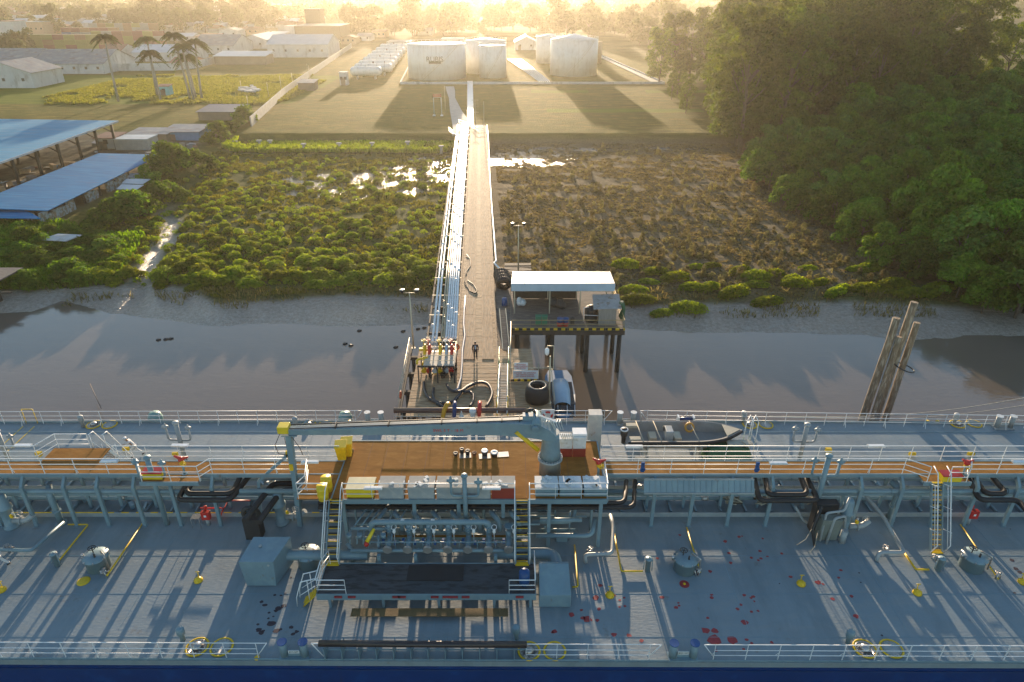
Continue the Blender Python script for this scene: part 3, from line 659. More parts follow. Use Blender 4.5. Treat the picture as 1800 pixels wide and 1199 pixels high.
# ---------------------------------------------------------------- tank hatches, sounding pipes, yellow caps
def hatch(px_,py_,sd):
    v=P(px_,py_,D); g=random.Random(sd); b=MB(); b.lathe((v.x,v.y,D),[(.62,0),(.60,.75),(.68,.76),(.68,.84),(.3,.93),(.0001,.95)],24); o=b.build('tank_hatch',M_blue,ship)
    w=MB(); w.wheel((v.x-.15,v.y+.12,D+1.28),.2,tr=.022); w.cyl((v.x-.15,v.y+.12,D+.9),(v.x-.15,v.y+.12,D+1.28),.03,.03,6)
    w.cyl((v.x+.1,v.y-.2,D+.9),(v.x+.1,v.y-.2,D+1.15),.06,.05,8); w.build('hand_wheel',M_dark,o)
    a=MB(); a.pipe([(v.x+.72,v.y-.3,D+.1),(v.x+.72,v.y-.3,D+1.05),(v.x+.3,v.y+.1,D+1.05)],.05,8); a.cyl((v.x-.72,v.y,D+.7),(v.x-.72,v.y,D+.95),.07,.07,8)
    for k in range(8): 
        t=k*math.pi/4+.3; a.box((v.x+.67*math.cos(t),v.y+.67*math.sin(t),D+.83),(.08,.05,.1),t)
    a.build('hatch_fitting',M_steel,o)
for k,(px_,py_) in enumerate(((175,996),(545,991),(1203,1000),(1706,996))): hatch(px_,py_,k)
def stub(px_,py_,h=.85,r=.15):
    v=P(px_,py_,D); b=MB(); b.lathe((v.x,v.y,D),[(r,0),(r,h),(r*1.35,h),(r*1.35,h+.06),(.0001,h+.08)],14); b.tube([(v.x+.22,v.y-.1,D+.1),(v.x+.2,v.y-.05,D+h),(v.x,v.y,D+h+.15)],.03,6); b.cyl((v.x-.25,v.y-.05,D+.15),(v.x-.22,v.y,D+h*.8),.025,.025,6); b.build('sounding_pipe',M_blue,ship)
for px_,py_ in ((102,994),(1138,1003),(1648,1002),(430,0)):
    if py_: stub(px_,py_)
def cap(px_,py_,red=False):
    v=P(px_,py_,D); b=MB(); b.lathe((v.x,v.y,D),[(.24,0),(.24,.06),(.17,.17),(.08,.22),(.0001,.22)],16)
    for k in range(6): a=k*math.pi/3; b.box((v.x+.2*math.cos(a),v.y+.2*math.sin(a),D+.1),(.05,.05,.08),a)
    o=b.build('yellow_deck_cap',M_yellow,ship)
    t=MB(); t.cyl((v.x,v.y+.12,D+.1),(v.x,v.y+.12,D+.55),.025,.025,6); t.tube([(v.x-.12,v.y+.12,D+.55),(v.x+.12,v.y+.12,D+.55)],.025,6); t.build('tee_handle',M_yellow,o)
for px_,py_ in ((349,1021),(1072,1047),(1408,1027),(1612,1043),(1797,1024),(3,1038)): cap(px_,py_)
v=P(147,1022,D); MB().lathe((v.x,v.y,D),[(.34,0),(.34,.03),(.28,.04),(.0001,.04)],20).build('yellow_disc',M_yellow,ship)
v=P(1203,1027,D); MB().lathe((v.x,v.y,D),[(.27,0),(.27,.012)],20).build('red_disc',MATS['red_primer'],ship); MB().lathe((v.x,v.y,D+.012),[(.08,0),(.07,.05),(.0001,.06)],12).build('yellow_plug',M_yellow,ship)
for px_,py_ in ((614,741),(1631,741),(1648,741),(452,1157)):
    v=P(px_,py_,D); MB().lathe((v.x,v.y,D),[(.14,0),(.14,.05),(.0001,.08)],10).build('yellow_plug',M_yellow,ship)
# ---------------------------------------------------------------- yellow and grey deck pipes
def dpipe(pix,r,m,name,z=.12,raised=None):
    pts=[P(px_,py_,D+(z if raised is None else raised[k])) for k,(px_,py_) in enumerate(pix)]
    MB().pipe(pts,r,8).build(name,m,ship)
YP=M_yellow
dpipe([(120,922),(155,922),(105,984)],.045,YP,'yellow_pipe'); dpipe([(250,921),(188,1012)],.045,YP,'yellow_pipe')
dpipe([(1078,928),(1092,1004),(1130,1004)],.045,YP,'yellow_pipe'); dpipe([(1207,927),(1231,1006)],.045,YP,'yellow_pipe')
dpipe([(1010,958),(1016,1031),(1006,1032)],.045,YP,'yellow_pipe'); dpipe([(1590,972),(1610,1001),(1633,1001)],.055,YP,'yellow_pipe')
dpipe([(1688,922),(1755,1018)],.04,YP,'yellow_pipe')
def gpipe(pts,r,m=M_blue,name='deck_pipe'): MB().pipe(pts,r,9).build(name,m,ship)
def W(px_,py_,z): return P(px_,py_,z)
gpipe([W(-30,965,6.4),W(55,968,6.4),W(70,955,6.4),W(112,918,6.4)],.10)
gpipe([W(1030,989,6.05),W(1028,975,6.5),W(1076,973,6.5),W(1078,925,6.5),W(1073,905,6.5)],.11,M_grey)
gpipe([W(1541,986,6.05),W(1545,971,6.5),W(1590,971,6.5),W(1562,925,6.5)],.11,M_grey)
for a,b in (((1590,973),(1590,980)),((1555,925),(1550,900))): pass
# small valve clusters by the hatches
for px_,py_ in ((185,1010),(1225,1008),(1750,1015),(1640,985),(15,967),(1037,972),(1555,968)):
    v=P(px_,py_,D); b=MB(); g=random.Random(px_)
    for k in range(4): b.cyl((v.x+g.uniform(-.25,.25),v.y+g.uniform(-.2,.2),D),(v.x+g.uniform(-.25,.25),v.y+g.uniform(-.2,.2),D+.35),.035,.05,7)
    b.wheel((v.x,v.y,D+.4),.11,tr=.018); b.build('small_valve',M_steel,ship)
# ---------------------------------------------------------------- big grey housings and ducts beside the drip tray
def housing(pts,z0,z1,name):
    b=MB(); n=len(pts); b.prism([(p[0],p[1]) for p in pts],z0,z1); return b.build(name,M_blue,ship,bevel=.03)
# left: its front is narrower than its top; flared to the back
b=MB(); y0=P(460,1031,D).y; y1=y0+1.75; zt=PZ(988,y0)
xl=PX(434,y0,D+.05); xr=PX(486,y0,D+.05)
vs=[(xl,y0,D+.05),(xr,y0,D+.05),(xr+.45,y1,D+.05),(xl-.1,y1,D+.05),(xl-.15,y0,zt),(xr+.1,y0,zt),(xr+.55,y1,zt+.12),(xl+.1,y1,zt+.12)]
b.add(vs,[(3,2,1,0),(4,5,6,7),(0,1,5,4),(1,2,6,5),(2,3,7,6),(3,0,4,7)]); o=b.build('vent_housing',M_blue,ship,bevel=.02)
c=MB(); c.cyl((xr-.2,y0-.005,zt-.25),(xr-.2,y0-.02,zt-.25),.07,.07,10); c.cyl((xl+.7,y1-.7,zt+.1),(xl+.7,y1-.7,zt+.16),.09,.09,10); c.build('cover_plate',M_grey,o)
y0=P(976,1068,D).y; y1=y0+1.75; x0=PX(948,y0,D+.8); x1=PX(1004,y0,D+.8); zt=PZ(1042,y0)
vs=[(x0,y0,D+.04),(x1,y0,D+.04),(x1,y1,D+.04),(x0,y1,D+.04),(x0,y0,D+.9),(x1,y0,D+.9),(x1-.05,y1-.2,D+1.55),(x0+.03,y1-.2,D+1.55),(x1-.05,y1,D+1.5),(x0+.03,y1,D+1.5)]
MB().add(vs,[(3,2,1,0),(0,1,5,4),(4,5,6,7),(7,6,8,9),(9,8,2,3),(1,2,8,6,5),(0,4,7,9,3)]).build('vent_housing',M_blue,ship,bevel=.02)
MB().pipe([(-8.0,28.2,D+.9),(-13.4,28.2,D+.9),(-14.0,28.2,D+.3)],.30,16,bend=1.0).build('large_duct',M_blue,ship)
MB().pipe([(-.9,28.35,D+.85),(2.35,28.35,D+.85),(2.5,27.1,D+.95),(2.5,26.6,D+.7)],.32,16,bend=1.1).build('large_duct',M_blue,ship)
MB().torus((2.5,27.35,D+.92),.34,.05,20,6,'Y').build('duct_flange',M_blue,ship)
# ---------------------------------------------------------------- drip tray platform with its rails and step ladder
tx0,tx1,ty0,ty1,tz=-10.15,1.25,25.3,27.45,D+1.0
M_grate=mat('dark_steel_grating',(0.045,0.055,0.065),rough=.55,var=.35,vscale=.6,col2=(0.02,0.022,0.025),thr=.55,bump=.8,bscale=30,bdist=.02,stretch=(1,4,1))
M_brown=mat('orange_brown_grating',(0.27,0.125,0.03),rough=.9,spec=.1,var=.18,vscale=.7,col2=(0.31,0.15,0.04),thr=.55,bump=.9,bscale=28,bdist=.02,stretch=(1,3,1))
b=MB(); b.b2(tx0,tx1,ty0+.02,ty1,tz-.06,tz); b.build('drip_tray_grating',M_grate,ship)
b=MB(); b.b2(tx0,tx1,ty0-.02,ty0+.02,tz-.36,tz+.06); b.b2(tx0,tx0+.05,ty0+.02,ty1,tz-.36,tz+.06); b.b2(tx1-.05,tx1,ty0+.02,ty1,tz-.36,tz+.06); b.b2(tx0+.05,tx1-.05,ty1,ty1+.04,tz-.3,tz+.03)
for x in (-9.6,-6.8,-3.9,-1.0,.9):
    b.b2(x,x+.14,ty0+.05,ty0+.2,D,tz-.36); b.b2(x,x+.14,ty1-.3,ty1-.15,D,tz-.1)
b.build('drip_tray_coaming',M_blue,ship)
b=MB(); b.b2(-8.3,-.2,24.55,25.05,D+.27,D+.31); b.build('foot_grating',mat('brown_walk_strip',(0.17,0.11,0.045),rough=.8,var=.3,vscale=1,bump=.5),ship)
b=MB()
for x in (-7.9,-5.3,-2.6,-.6): b.b2(x,x+.12,24.75,24.85,D,D+.27)
b.build('foot_grating_leg',M_blue,ship)
x0,y0=-5.9,25.9
b=MB(); b.b2(-5.6,-2.6,26.25,27.3,tz+.002,tz+.05); b.build('rubber_mat',M_black,ship)
b=MB(); rail(b,[(-10.1,25.35,tz),(-8.6,25.35,tz)],1.0,1.5,r=.028); rail(b,[(-10.1,25.35,tz),(-10.15,26.6,tz),(-9.9,27.4,tz)],1.0,1.3,r=.028); b.build('tray_rail',M_white,ship)
b=MB(); rail(b,[(1.2,25.35,tz),(-.15,25.35,tz)],1.0,1.5,r=.028); rail(b,[(1.2,25.35,tz),(1.2,27.4,tz)],1.0,2.1,r=.028,bars=(1.0,.55)); b.build('tray_rail',M_white,ship)
b=MB()
for y in (25.45,26.0):
    b.tube([(-10.1,y,tz+1.0),(-10.9,y,tz+.75),(-11.25,y,D+.65),(-11.3,y,D)],.028,6); b.tube([(-10.15,y,tz+.5),(-11.1,y,D+.75)],.022,6); b.tube([(-10.6,y,D+.3),(-10.55,y,tz+.88)],.022,6)
b.build('step_rail',M_white,ship)
b=MB()
for y in (25.45,25.98): b.beam((-10.15,y,tz-.05),(-10.95,y,D+.05),.16,.04)
for k in range(3): b.b2(-10.45-k*.26,-10.25-k*.26,25.5,25.95,tz-.28-k*.28,tz-.25-k*.28)
b.build('step_ladder',M_yellow,ship)
# ---------------------------------------------------------------- catwalk and its frames
b=MB(); CW0,CW1=31.95,33.1
b.b2(-48,-10.1,CW0,CW1,C-.05,C); b.b2(5.35,48,CW0,CW1,C-.05,C)
# bays of the walk
bx=[(P(85,800,C).x,P(185,800,C).x,33.1,P(100,789,C).y)]
for x0,x1,y0,y1 in bx: b.b2(x0,x1,y0+.003,y1,C+.003,C+.003+.05-.001)
for pl,pr_ in ((250,350),(1622,1702)):
    xa,xb=PX(pl,31.4,C),PX(pr_,31.4,C); b.b2(xa,xb,31.2,CW0-.003,C-.05,C)
b.build('catwalk_grating',M_brown,ship)
b=MB()
b.b2(-48,-10.1,CW0-.08,CW0,C-.24,C+.01); b.b2(5.35,48,CW0-.08,CW0,C-.24,C+.01); b.b2(-48,-10.1,CW1,CW1+.08,C-.24,C+.01); b.b2(5.35,48,CW1,CW1+.08,C-.24,C+.01)
for pl,pr_ in ((250,350),(1622,1702)):
    xa,xb=PX(pl,31.4,C),PX(pr_,31.4,C); b.b2(xa-.05,xb+.05,31.12,31.2,C-.24,C+.02)
x=-47.5
while x<48:
    if not -10.2<x<5.3: b.b2(x,x+.06,CW0,CW1,C-.2,C-.055)
    x+=.77
b.build('catwalk_beam',M_blue,ship)
FX=[-44.2,-41.9,-39.6,-37.3,-35,-32.9,-30.9,-28.75,-26.3,-24.35,-22.2,-20.0,-17.6,8.4,10.67,12.97,15.3,18.1,20.5,22.9,25.3,27.3,29.7,32.0,34.3,36.6,38.9,41.2,43.5]
for x in FX:
    f=MB(); f.beam((x,31.5,D),(x,31.5,D+2.95),.16,.2); f.beam((x,31.5,D+2.9),(x,32.0,C-.12),.16,.2); f.beam((x,32.0,C-.14),(x,33.2,C-.14),.14,.16); f.beam((x,33.1,D),(x,33.1,C-.2),.16,.16); f.b2(x-.14,x+.14,31.35,31.65,D,D+.03)
    f.build('rack_frame',M_blue,ship)
# rails of the catwalk
def crail(pts,h=1.1,name='catwalk_rail',pitch=1.85,brace=0): 
    b=MB(); rail(b,[(x,y,C) for x,y in pts],h,pitch,r=.028,brace=brace); b.build(name,M_white,ship)
xa,xb=PX(250,31.2,C),PX(352,31.2,C)
crail([(-48,31.9),(xa-.4,31.9),(xa,31.2),(xb,31.2),(xb+.45,31.9),(-11.9,31.9)],brace=.12)
xc,xd=PX(1605,31.2,C),PX(1628,31.2,C)
crail([(5.4,31.9),(xc-.3,31.9),(xd,31.15)],brace=.12)
xe,xf=PX(1664,31.2,C),PX(1700,31.2,C)
crail([(xe,31.15),(xf-.1,31.15),(xf+.35,31.9),(48,31.9)],brace=.12)
x0,x1=bx[0][0],bx[0][1]; yb=bx[0][3]
crail([(-48,33.15),(x0-.2,33.15),(x0+.3,yb),(x1-1.2,yb)]); crail([(x1+1.0,33.15),(-10.3,33.15)]); crail([(5.4,33.15),(48,33.15)])
# stair to the deck behind the left bay
def aft_stair(xs1):
    b=MB(); yA,yB=yb+.02,yb+2.3
    for s in (0,.75): b.beam((xs1+s,yA,C),(xs1+s,yB,D),.05,.16)
    o=b.build('aft_stair',M_white,ship); b=MB()
    for s in (-.05,.8):
        b.tube([(xs1+s,yA-.1,C+1.1),(xs1+s,yA+.4,C+1.0),(xs1+s,yB,D+.95),(xs1+s,yB+.25,D+.5)],.028,6); b.tube([(xs1+s,yA,C+.55),(xs1+s,yB,D+.5)],.022,6)
        for f in (0,.33,.66,1): b.tube([(xs1+s,yA+(yB-yA)*f,C+(D-C)*f),(xs1+s,yA+(yB-yA)*f,C+(D-C)*f+1.0)],.02,6)
    b.build('handrail',M_white,o); b=MB()
    for k in range(11): f=(k+.5)/11; b.b2(xs1+.04,xs1+.71,yA+(yB-yA)*f-.08,yA+(yB-yA)*f+.08,C+(D-C)*f-.01,C+(D-C)*f+.01)
    b.build('step',M_grate,o)
aft_stair(x1-1.0)
# strip light boxes hung on the rails
def lampbox(px_,py_,Y):
    z=PZ(py_,Y); x=PX(px_,Y,z); b=MB(); b.box((x,Y,z),(1.02,.26,.10)); o=b.build('strip_light',M_white2,ship,bevel=.02); MB().box((x,Y,z+.058),(.9,.18,.012)).build('diffuser',M_white,o)
for px_,py_ in ((40,783),(316,783),(1115,785),(1540,784)): lampbox(px_,py_,33.3)
for px_,py_ in ((192,811),(545,812),(1368,814),(1795,812)): lampbox(px_,py_,31.75)
for px_,py_ in ((656,858),(864,858)): lampbox(px_,py_,29.55)
# ---------------------------------------------------------------- working platform amidships
px0,px1,py0_,py1_=-10.05,5.3,29.7,35.15
b=MB(); b.b2(px0,px1,py0_,py1_,C-.05,C); b.build('platform_grating',M_brown,ship)
b=MB(); b.b2(px0,px1,py0_-.09,py0_,C-.28,C+.03); b.b2(px0,px1,py1_,py1_+.08,C-.25,C+.02); b.b2(px0-.08,px0,py0_,py1_,C-.25,C+.02); b.b2(px1,px1+.08,py0_,py1_,C-.25,C+.02)
for x in (-9.6,-5.6,-3.1,-.6,2.0,4.9):
    b.b2(x,x+.2,py0_+.02,py0_+.2,D+(2.2 if x in (-5.6,-3.1,-.6) else 0),C-.29)
    b.b2(x,x+.2,34.8,35.0,D,C-.06)
b.build('platform_frame',M_blue,ship)
b=MB(); 
for x in (-8.7,-7.7,-6.5,-5.2,-4.1,-2.9,-1.6,-.5,.8,2.2,3.3,4.4): b.b2(x,x+.02,py0_,py1_,C+.001,C+.006)
b.build('panel_joint',M_rust,ship)
ax0,ax1=PX(578,29.7,C),PX(604,29.7,C); bx0,bx1=PX(905,29.7,C),PX(930,29.7,C)
def prail(pts,pitch=1.6): b=MB(); rail(b,[(x,y,C) for x,y in pts],1.08,pitch,r=.028); b.build('platform_rail',M_white,ship)
prail([(ax1+.02,29.72),(bx0-.02,29.72)]); prail([(bx1+.02,29.72),(5.3,29.72),(5.35,31.85)]); prail([(-11.9,31.9),(-11.6,30.4),(-11.9,29.72),(ax0-.02,29.72)]); prail([(px0+2.2,35.15),(-.9,35.15)],1.4)
b=MB(); b.b2(-12.0,px0-.083,29.72,31.9,C-.05,C); b.build('corner_grating',M_brown,ship)
# ladders
def stair(x0,x1,y0,z0,y1,z1,n,bottom,name='stair'):
    t=MB()
    for x in (x0,x1): t.beam((x,y0,z0),(x,y1,z1),.05,.18)
    o=t.build(name,M_blue,ship)
    t=MB()
    for k in range(n):
        f=(k+.5)/n; y=y0+(y1-y0)*f; z=z0+(z1-z0)*f; t.b2(x0+.04,x1-.04,y-.02,y+.14,z-.01,z+.01)
    t.build('step',M_grate,o)
    t=MB()
    for k in range(n):
        f=(k+.5)/n; y=y0+(y1-y0)*f; z=z0+(z1-z0)*f; t.b2(x0+.04,x1-.04,y-.045,y-.02,z-.02,z+.016)
    t.b2(x0-.02,x1+.02,y0-.16,y0+.08,z0+.0,z0+.05); t.b2(x0,x1,y1-.12,y1+.02,z1+.008,z1+.03); t.build('step_nosing',M_yellow,o)
    t=MB(); L=Vector((0,y1-y0,z1-z0)).normalized(); nrm=Vector((0,-L.z,L.y))
    for x in (x0-.06,x1+.06):
        A=Vector((x,y0,z0)); B=Vector((x,y1,z1))
        t.tube([A+Vector((0,-.1,.05)),A+nrm*.15+Vector((0,-.25,.75)),B+Vector((0,-.35,.9)),B+Vector((0,.15,1.05))],.028,6); t.tube([A+nrm*.45+L*.3,B+nrm*.45-L*.1],.022,6)
        for f in (.33,.66,.98): t.beam(A+(B-A)*f,A+(B-A)*f+nrm*.82,.03,.03)
    t.build('handrail',M_white,o)
stair(ax0+.05,ax1-.05,27.45,tz,29.68,C,10,0); stair(bx0+.05,bx1-.05,27.45,tz,29.68,C,10,0)
sx0,sx1=PX(1636,29.35,D),PX(1657,29.35,D); stair(sx0+.0,sx0+.62,29.35,D,31.15,C,14,0)
# ---------------------------------------------------------------- long pipes under the catwalk
for y,z,r,m_ in ((31.75,8.45,.15,M_blue),(32.15,7.85,.085,M_blue),(32.7,7.95,.10,M_grey),(33.2,8.15,.07,M_blue),(33.7,7.95,.12,M_grey),(34.3,8.35,.09,M_blue),(34.9,8.0,.13,M_grey),(36.0,6.42,.16,M_grey),(33.6,6.35,.14,M_blue),(34.5,6.38,.17,M_grey)):
    for a,b_ in ((-48,-10.3),(5.6,48)) if y<32.3 else ((-48,48),):
        m=MB(); m.cyl((a,y,z),(b_,y,z),r,r,12)
        k=a+3
        while k<b_: m.cyl((k,y,z),(k+.05,y,z),r*1.35,r*1.35,12); k+=6.9
        m.build('deck_pipeline',m_,ship)
m=MB(); m.b2(-48,48,32.28,32.34,D,D+.30); m.b2(-48,48,36.6,36.66,D,D+.3); m.build('deck_coaming',M_grey,ship)
m=MB(); m.b2(PX(0,32.3,D)-6,PX(190,32.3,D),32.26,32.345,D+.302,D+.325)
x=PX(190,32.3,D); k=0
while x<PX(570,32.3,D):
    if k%2==0: m.b2(x,x+.45,32.26,32.345,D+.302,D+.325)
    x+=.45; k+=1
m.build('yellow_warning_stripe',M_yellow,ship)
m=MB(); k=0; g=random.Random(12)
x=-46
while x<46:
    m.b2(x,x+.12,32.6,36.4,D+.02,D+.18); x+=1.55
for k in range(60):
    x=g.uniform(-46,46); y=g.uniform(32.8,36.2); m.box((x,y,D+.2),(g.uniform(.2,.7),g.uniform(.1,.25),g.uniform(.1,.3)),g.uniform(0,3))
m.build('pipe_support',M_blue,ship)
m=MB()
for k in range(26):
    x=g.uniform(-46,46); y=g.uniform(33,36); m.wheel((x,y,D+.62),.2,tr=.025); m.cyl((x,y,D+.3),(x,y,D+.62),.05,.05,6); m.cyl((x-.2,y,D+.4),(x+.2,y,D+.4),.17,.17,12)
m.build('rack_valve',M_steel,ship)
m=MB()
for px_ in (1345,1430,1290): 
    v=P(px_,893,D+.35)
    for k in range(9): m.tube([(v.x+g.uniform(-.6,.6),v.y+g.uniform(.1,.9),D+.45+.04*k) for _ in range(5)],.035,5)
m.build('rope_heap',M_rope,ship)
# black insulated cargo pipes with expansion loops
def loop(pix,z=8.55,r=.155,name='expansion_loop'):
    pts=[P(a,b_,z) for a,b_ in pix]; MB().pipe(pts,r,12,bend=.42).build(name,M_black,ship)
loop([(560,833),(441,833),(405,879),(312,879),(332,845)],8.5); loop([(560,826),(428,826),(408,868),(326,868),(340,845)],8.6)
loop([(520,850),(480,850),(430,915)],8.3,.17); loop([(520,862),(495,862),(455,918)],8.1,.17)
loop([(560,892),(1114,892),(1116,845)],8.5,.13); loop([(560,884),(1098,884),(1101,845)],8.6,.13)
loop([(1325,838),(1335,880),(1438,880),(1418,840)],8.5); loop([(1345,838),(1350,870),(1420,870),(1408,840)],8.6)
loop([(1700,838),(1722,879),(1790,879),(1830,930)],8.5); loop([(1712,838),(1732,868),(1770,868),(1745,840)],8.6)
for y,z in ((33.0,8.75),(33.35,8.8)):
    for a,b_ in ((-48,-9),(5,48)): MB().cyl((a,y,z),(b_,y,z),.14,.14,10).build('insulated_pipe',M_black,ship)
# ---------------------------------------------------------------- cargo manifold
hy,hz=28.95,8.62
hx0,hx1=PX(652,hy,hz),PX(860,hy,hz)
m=MB(); m.pipe([(hx0,hy,7.75),(hx0,hy,hz),(hx1,hy,hz),(hx1,hy,7.75)],.17,14,bend=.5); o=m.build('manifold_header',M_blue,ship)
m=MB(); 
for x in (PX(708,hy,hz),PX(761,hy,hz)): m.box((x,hy,hz+.165),(.2,.12,.03))
m.build('label_plate',M_white,o)
mx=[PX(p,27.8,7.6) for p in (680,715.5,751,786.5,822,858.5)]
for x in mx+[PX(894,27.8,7.6)]:
    last=x==mx[-1]
    f=MB(); 
    if x in mx and not last: f.cyl((x,hy,hz-.1),(x,hy,7.65),.16,.16,12)
    f.cyl((x,hy,8.28),(x,hy,8.34),.24,.24,14); f.cyl((x,hy,8.05),(x,hy,8.11),.24,.24,14)
    f.pipe([(x,hy,8.0),(x,hy,7.55),(x,27.95,7.55)],.155,12,bend=.3)
    o=f.build('manifold_branch',M_blue,ship)
    f=MB(); f.cyl((x,27.98,7.55),(x,27.9,7.55),.25,.25,18); f.cyl((x,27.9,7.55),(x,27.86,7.55),.22,.22,18)
    for k in range(8): a=k*math.pi/4; f.cyl((x+.2*math.cos(a),27.85,7.55+.2*math.sin(a)),(x+.2*math.cos(a),27.9,7.55+.2*math.sin(a)),.02,.02,5)
    f.build('blank_flange',M_steel,o)
    f=MB(); f.pipe([(x+.12,30.6,8.0),(x-.55 if False else x+.1,30.0,8.35),(x+.55,29.65,8.1),(x+.6,29.5,7.5)],.15,12,bend=.4); f.build('manifold_elbow',M_blue,o)
    f=MB(); f.torus((x+.3,28.75,8.42),.14,.018,18,6,rot=Matrix.Rotation(.5,3,'X')); f.lathe((x+.3,28.7,8.0),[(.04,0),(.1,.12),(.07,.3),(.0001,.36)],10); f.cyl((x+.3,28.6,7.3),(x+.3,28.7,8.0),.015,.015,5); f.build('white_valve_handle',M_white,o)
    f=MB(); f.box((x-.27,28.4,7.75),(.14,.14,.28)); f.box((x+.38,28.3,7.7),(.12,.12,.22)); f.build('valve_actuator',M_dkblue,o)
m=MB(); m.cyl((-8.9,28.05,7.38),(1.0,28.05,7.38),.10,.10,10); m.cyl((-8.0,28.1,7.95),(-.3,28.1,7.95),.035,.035,8)
for x in (-7.3,-5.3,-.9): m.b2(x-.09,x+.09,27.7,27.9,D+.2,7.3)
for k in range(30): x=-7.9+k*.25; m.cyl((x,28.1,7.4),(x,28.1,7.55 if k%2 else 7.95),.02,.02,5)
m.b2(-8.9,1.0,29.3,29.36,7.0,7.18); m.b2(-9,1.6,30.3,30.42,8.35,8.55); m.b2(-9,1.6,29.9,30.0,7.5,7.62)
m.build('manifold_support',M_blue,ship)
MB().b2(-7.5,-.1,29.15,29.3,7.3,7.33).build('manifold_walk_strip',M_brown,ship)
m=MB()
for k,x in enumerate((-8.7,-8.3,-7.95,-7.6,-7.0,-6.4)): m.cyl((x+.6,30.6,8.6),(x-.3,28.9,8.0),.05 if k!=3 else .12,.05 if k!=3 else .12,8); m.cyl((x-.3,28.9,8.0),(x-.3,28.4,7.5),.05,.05,8)
m.pipe([(-9.0,29.0,8.1),(-7.0,29.0,8.1)],.1,8); m.pipe([(-9.2,28.6,7.4),(-8.9,28.4,7.0),(-8.9,28.2,6.4)],.12,8); m.pipe([(-7.4,28.6,8.0),(-7.4,28.3,7.2),(-6.6,28.3,7.1)],.09,8)
for x in (-9,-8.4,-7.8,-7.1): m.cyl((x,28.5,7.9),(x,28.5,8.15),.14,.14,10)
m.build('small_bore_pipes',M_blue,ship)
m=MB(); m.tube([(-7.6,28.6,8.45),(-7.95,28.1,7.95)],[.09,.12],10); o=m.build('crane_monitor_barrel',M_lime,ship); MB().lathe((-7.98,28.05,7.75),[(.0001,-.02),(.12,0),(.14,.12),(.1,.22),(.0001,.24)],12).build('red_nozzle',M_red,o)
m=MB(); m.cyl((1.6,29.9,7.9),(4.0,29.9,7.9),.13,.13,12); m.pipe([(1.4,29.6,7.0),(4.6,29.6,7.0),(4.8,30.3,7.6)],.14,12,bend=.4); m.pipe([(1.2,30.2,7.5),(3.5,30.2,7.5),(3.7,30.8,8.1)],.13,12,bend=.4); m.build('crossover_pipe',M_blue,ship)
m=MB(); g=random.Random(4)
for k in range(70):
    x=g.uniform(-9.5,4.8); y=g.uniform(29.8,34.2); z=g.uniform(D+.2,8.2)
    c_=g.random()
    if c_<.5: m.cyl((x,y,z),(x+g.uniform(.5,2.2),y,z),g.uniform(.04,.13),None,8)
    elif c_<.8: m.cyl((x,y,D),(x,y,z),g.uniform(.04,.1),None,8)
    else: m.box((x,y,D+.3),(g.uniform(.3,.9),g.uniform(.3,.6),.6))
m.build('under_platform_piping',M_blue,ship)
m=MB(); m.torus((PX(680,28,D+.4),27.6,D+.55),.3,.07,16,6); m.build('hose_reel',M_dark,ship)
# ---------------------------------------------------------------- crane
cx_,cy_=PX(967,32.1,10.5),32.1
m=MB(); m.lathe((cx_,cy_,C),[(.64,0),(.60,.95),(.72,.97),(.72,1.12)],28); 
for k in range(26): a=k*2*math.pi/26; m.cyl((cx_+.67*math.cos(a),cy_+.67*math.sin(a),C+1.1),(cx_+.67*math.cos(a),cy_+.67*math.sin(a),C+1.2),.035,.035,6)
crane=m.build('crane_pedestal',M_grey,ship)
m=MB(); m.lathe((cx_,cy_,C+1.12),[(.60,0),(.56,.5),(.5,1.2),(.48,1.75)],26); crane2=m.build('crane_column',M_blue,ship)
# jib: box girder with curved heel
jy0,jy1=31.85,32.35
def jz(x):  # underside and top height along the jib
    t=(x-(-13.0))/(cx_-(-13.0)); return 12.4, 12.70+.68*t
m=MB(); st=[-12.7,-10,-7,-4,-2,-.6,.4]; 
prof=[(x,*jz(x)) for x in st]+[(1.1,12.4,13.38),(1.7,12.3,13.2),(2.15,12.2,12.9),(2.5,12.1,12.5)]
vs=[];fs=[]
for x,a,b_ in prof: e=.33*max(0,min(1,(x+1)/2.2)); vs+=[(x,jy0-e,a),(x,jy1+e,a),(x,jy1+e,b_),(x,jy0-e,b_)]
n=len(prof)
for i in range(n-1):
    for j in range(4): fs.append((i*4+j,i*4+(j+1)%4,(i+1)*4+(j+1)%4,(i+1)*4+j))
fs+=[(3,2,1,0),(n*4-4,n*4-3,n*4-2,n*4-1)]
m.add(vs,fs); o=m.build('crane_jib',M_blue,ship,bevel=.02)
m=MB(); m.tube([(-12.6,jy1-.05,12.80)]+[(x,jy1-.05,b_+.08) for x,a,b_ in prof[1:8]],.045,6); m.tube([(-12.6,jy0+.1,12.78)]+[(x,jy0+.1,b_+.05) for x,a,b_ in prof[1:8]],.03,6)
for x,a,b_ in prof[1:7]: m.b2(x,x+.05,jy0,jy1,b_,b_+.16)
m.build('jib_pipe',M_dark,o)
m=MB(); m.box((-12.95,32.1,12.72),(.62,.6,.44)); m.build('jib_head',M_lime,o,bevel=.03)
text('lettering','SWL 5 T - 18 M',.26,(-3.6,jy0-.006,12.72),(math.pi/2,0,0),M_red,o)
hk=MB(); hk.tube([(-13.0,32,12.5),(-12.95,32,11.2)],.015,5); hk.tube([(-13.15,32,12.5),(-13.6,32,11.6),(-13.5,32,11.0),(-12.9,32,10.9)],.02,5); hk.tube([(-12.7,32,12.5),(-12.2,32,11.4),(-12.1,32,10.9)],.02,5); hk.build('hoist_rope',M_dark,o)
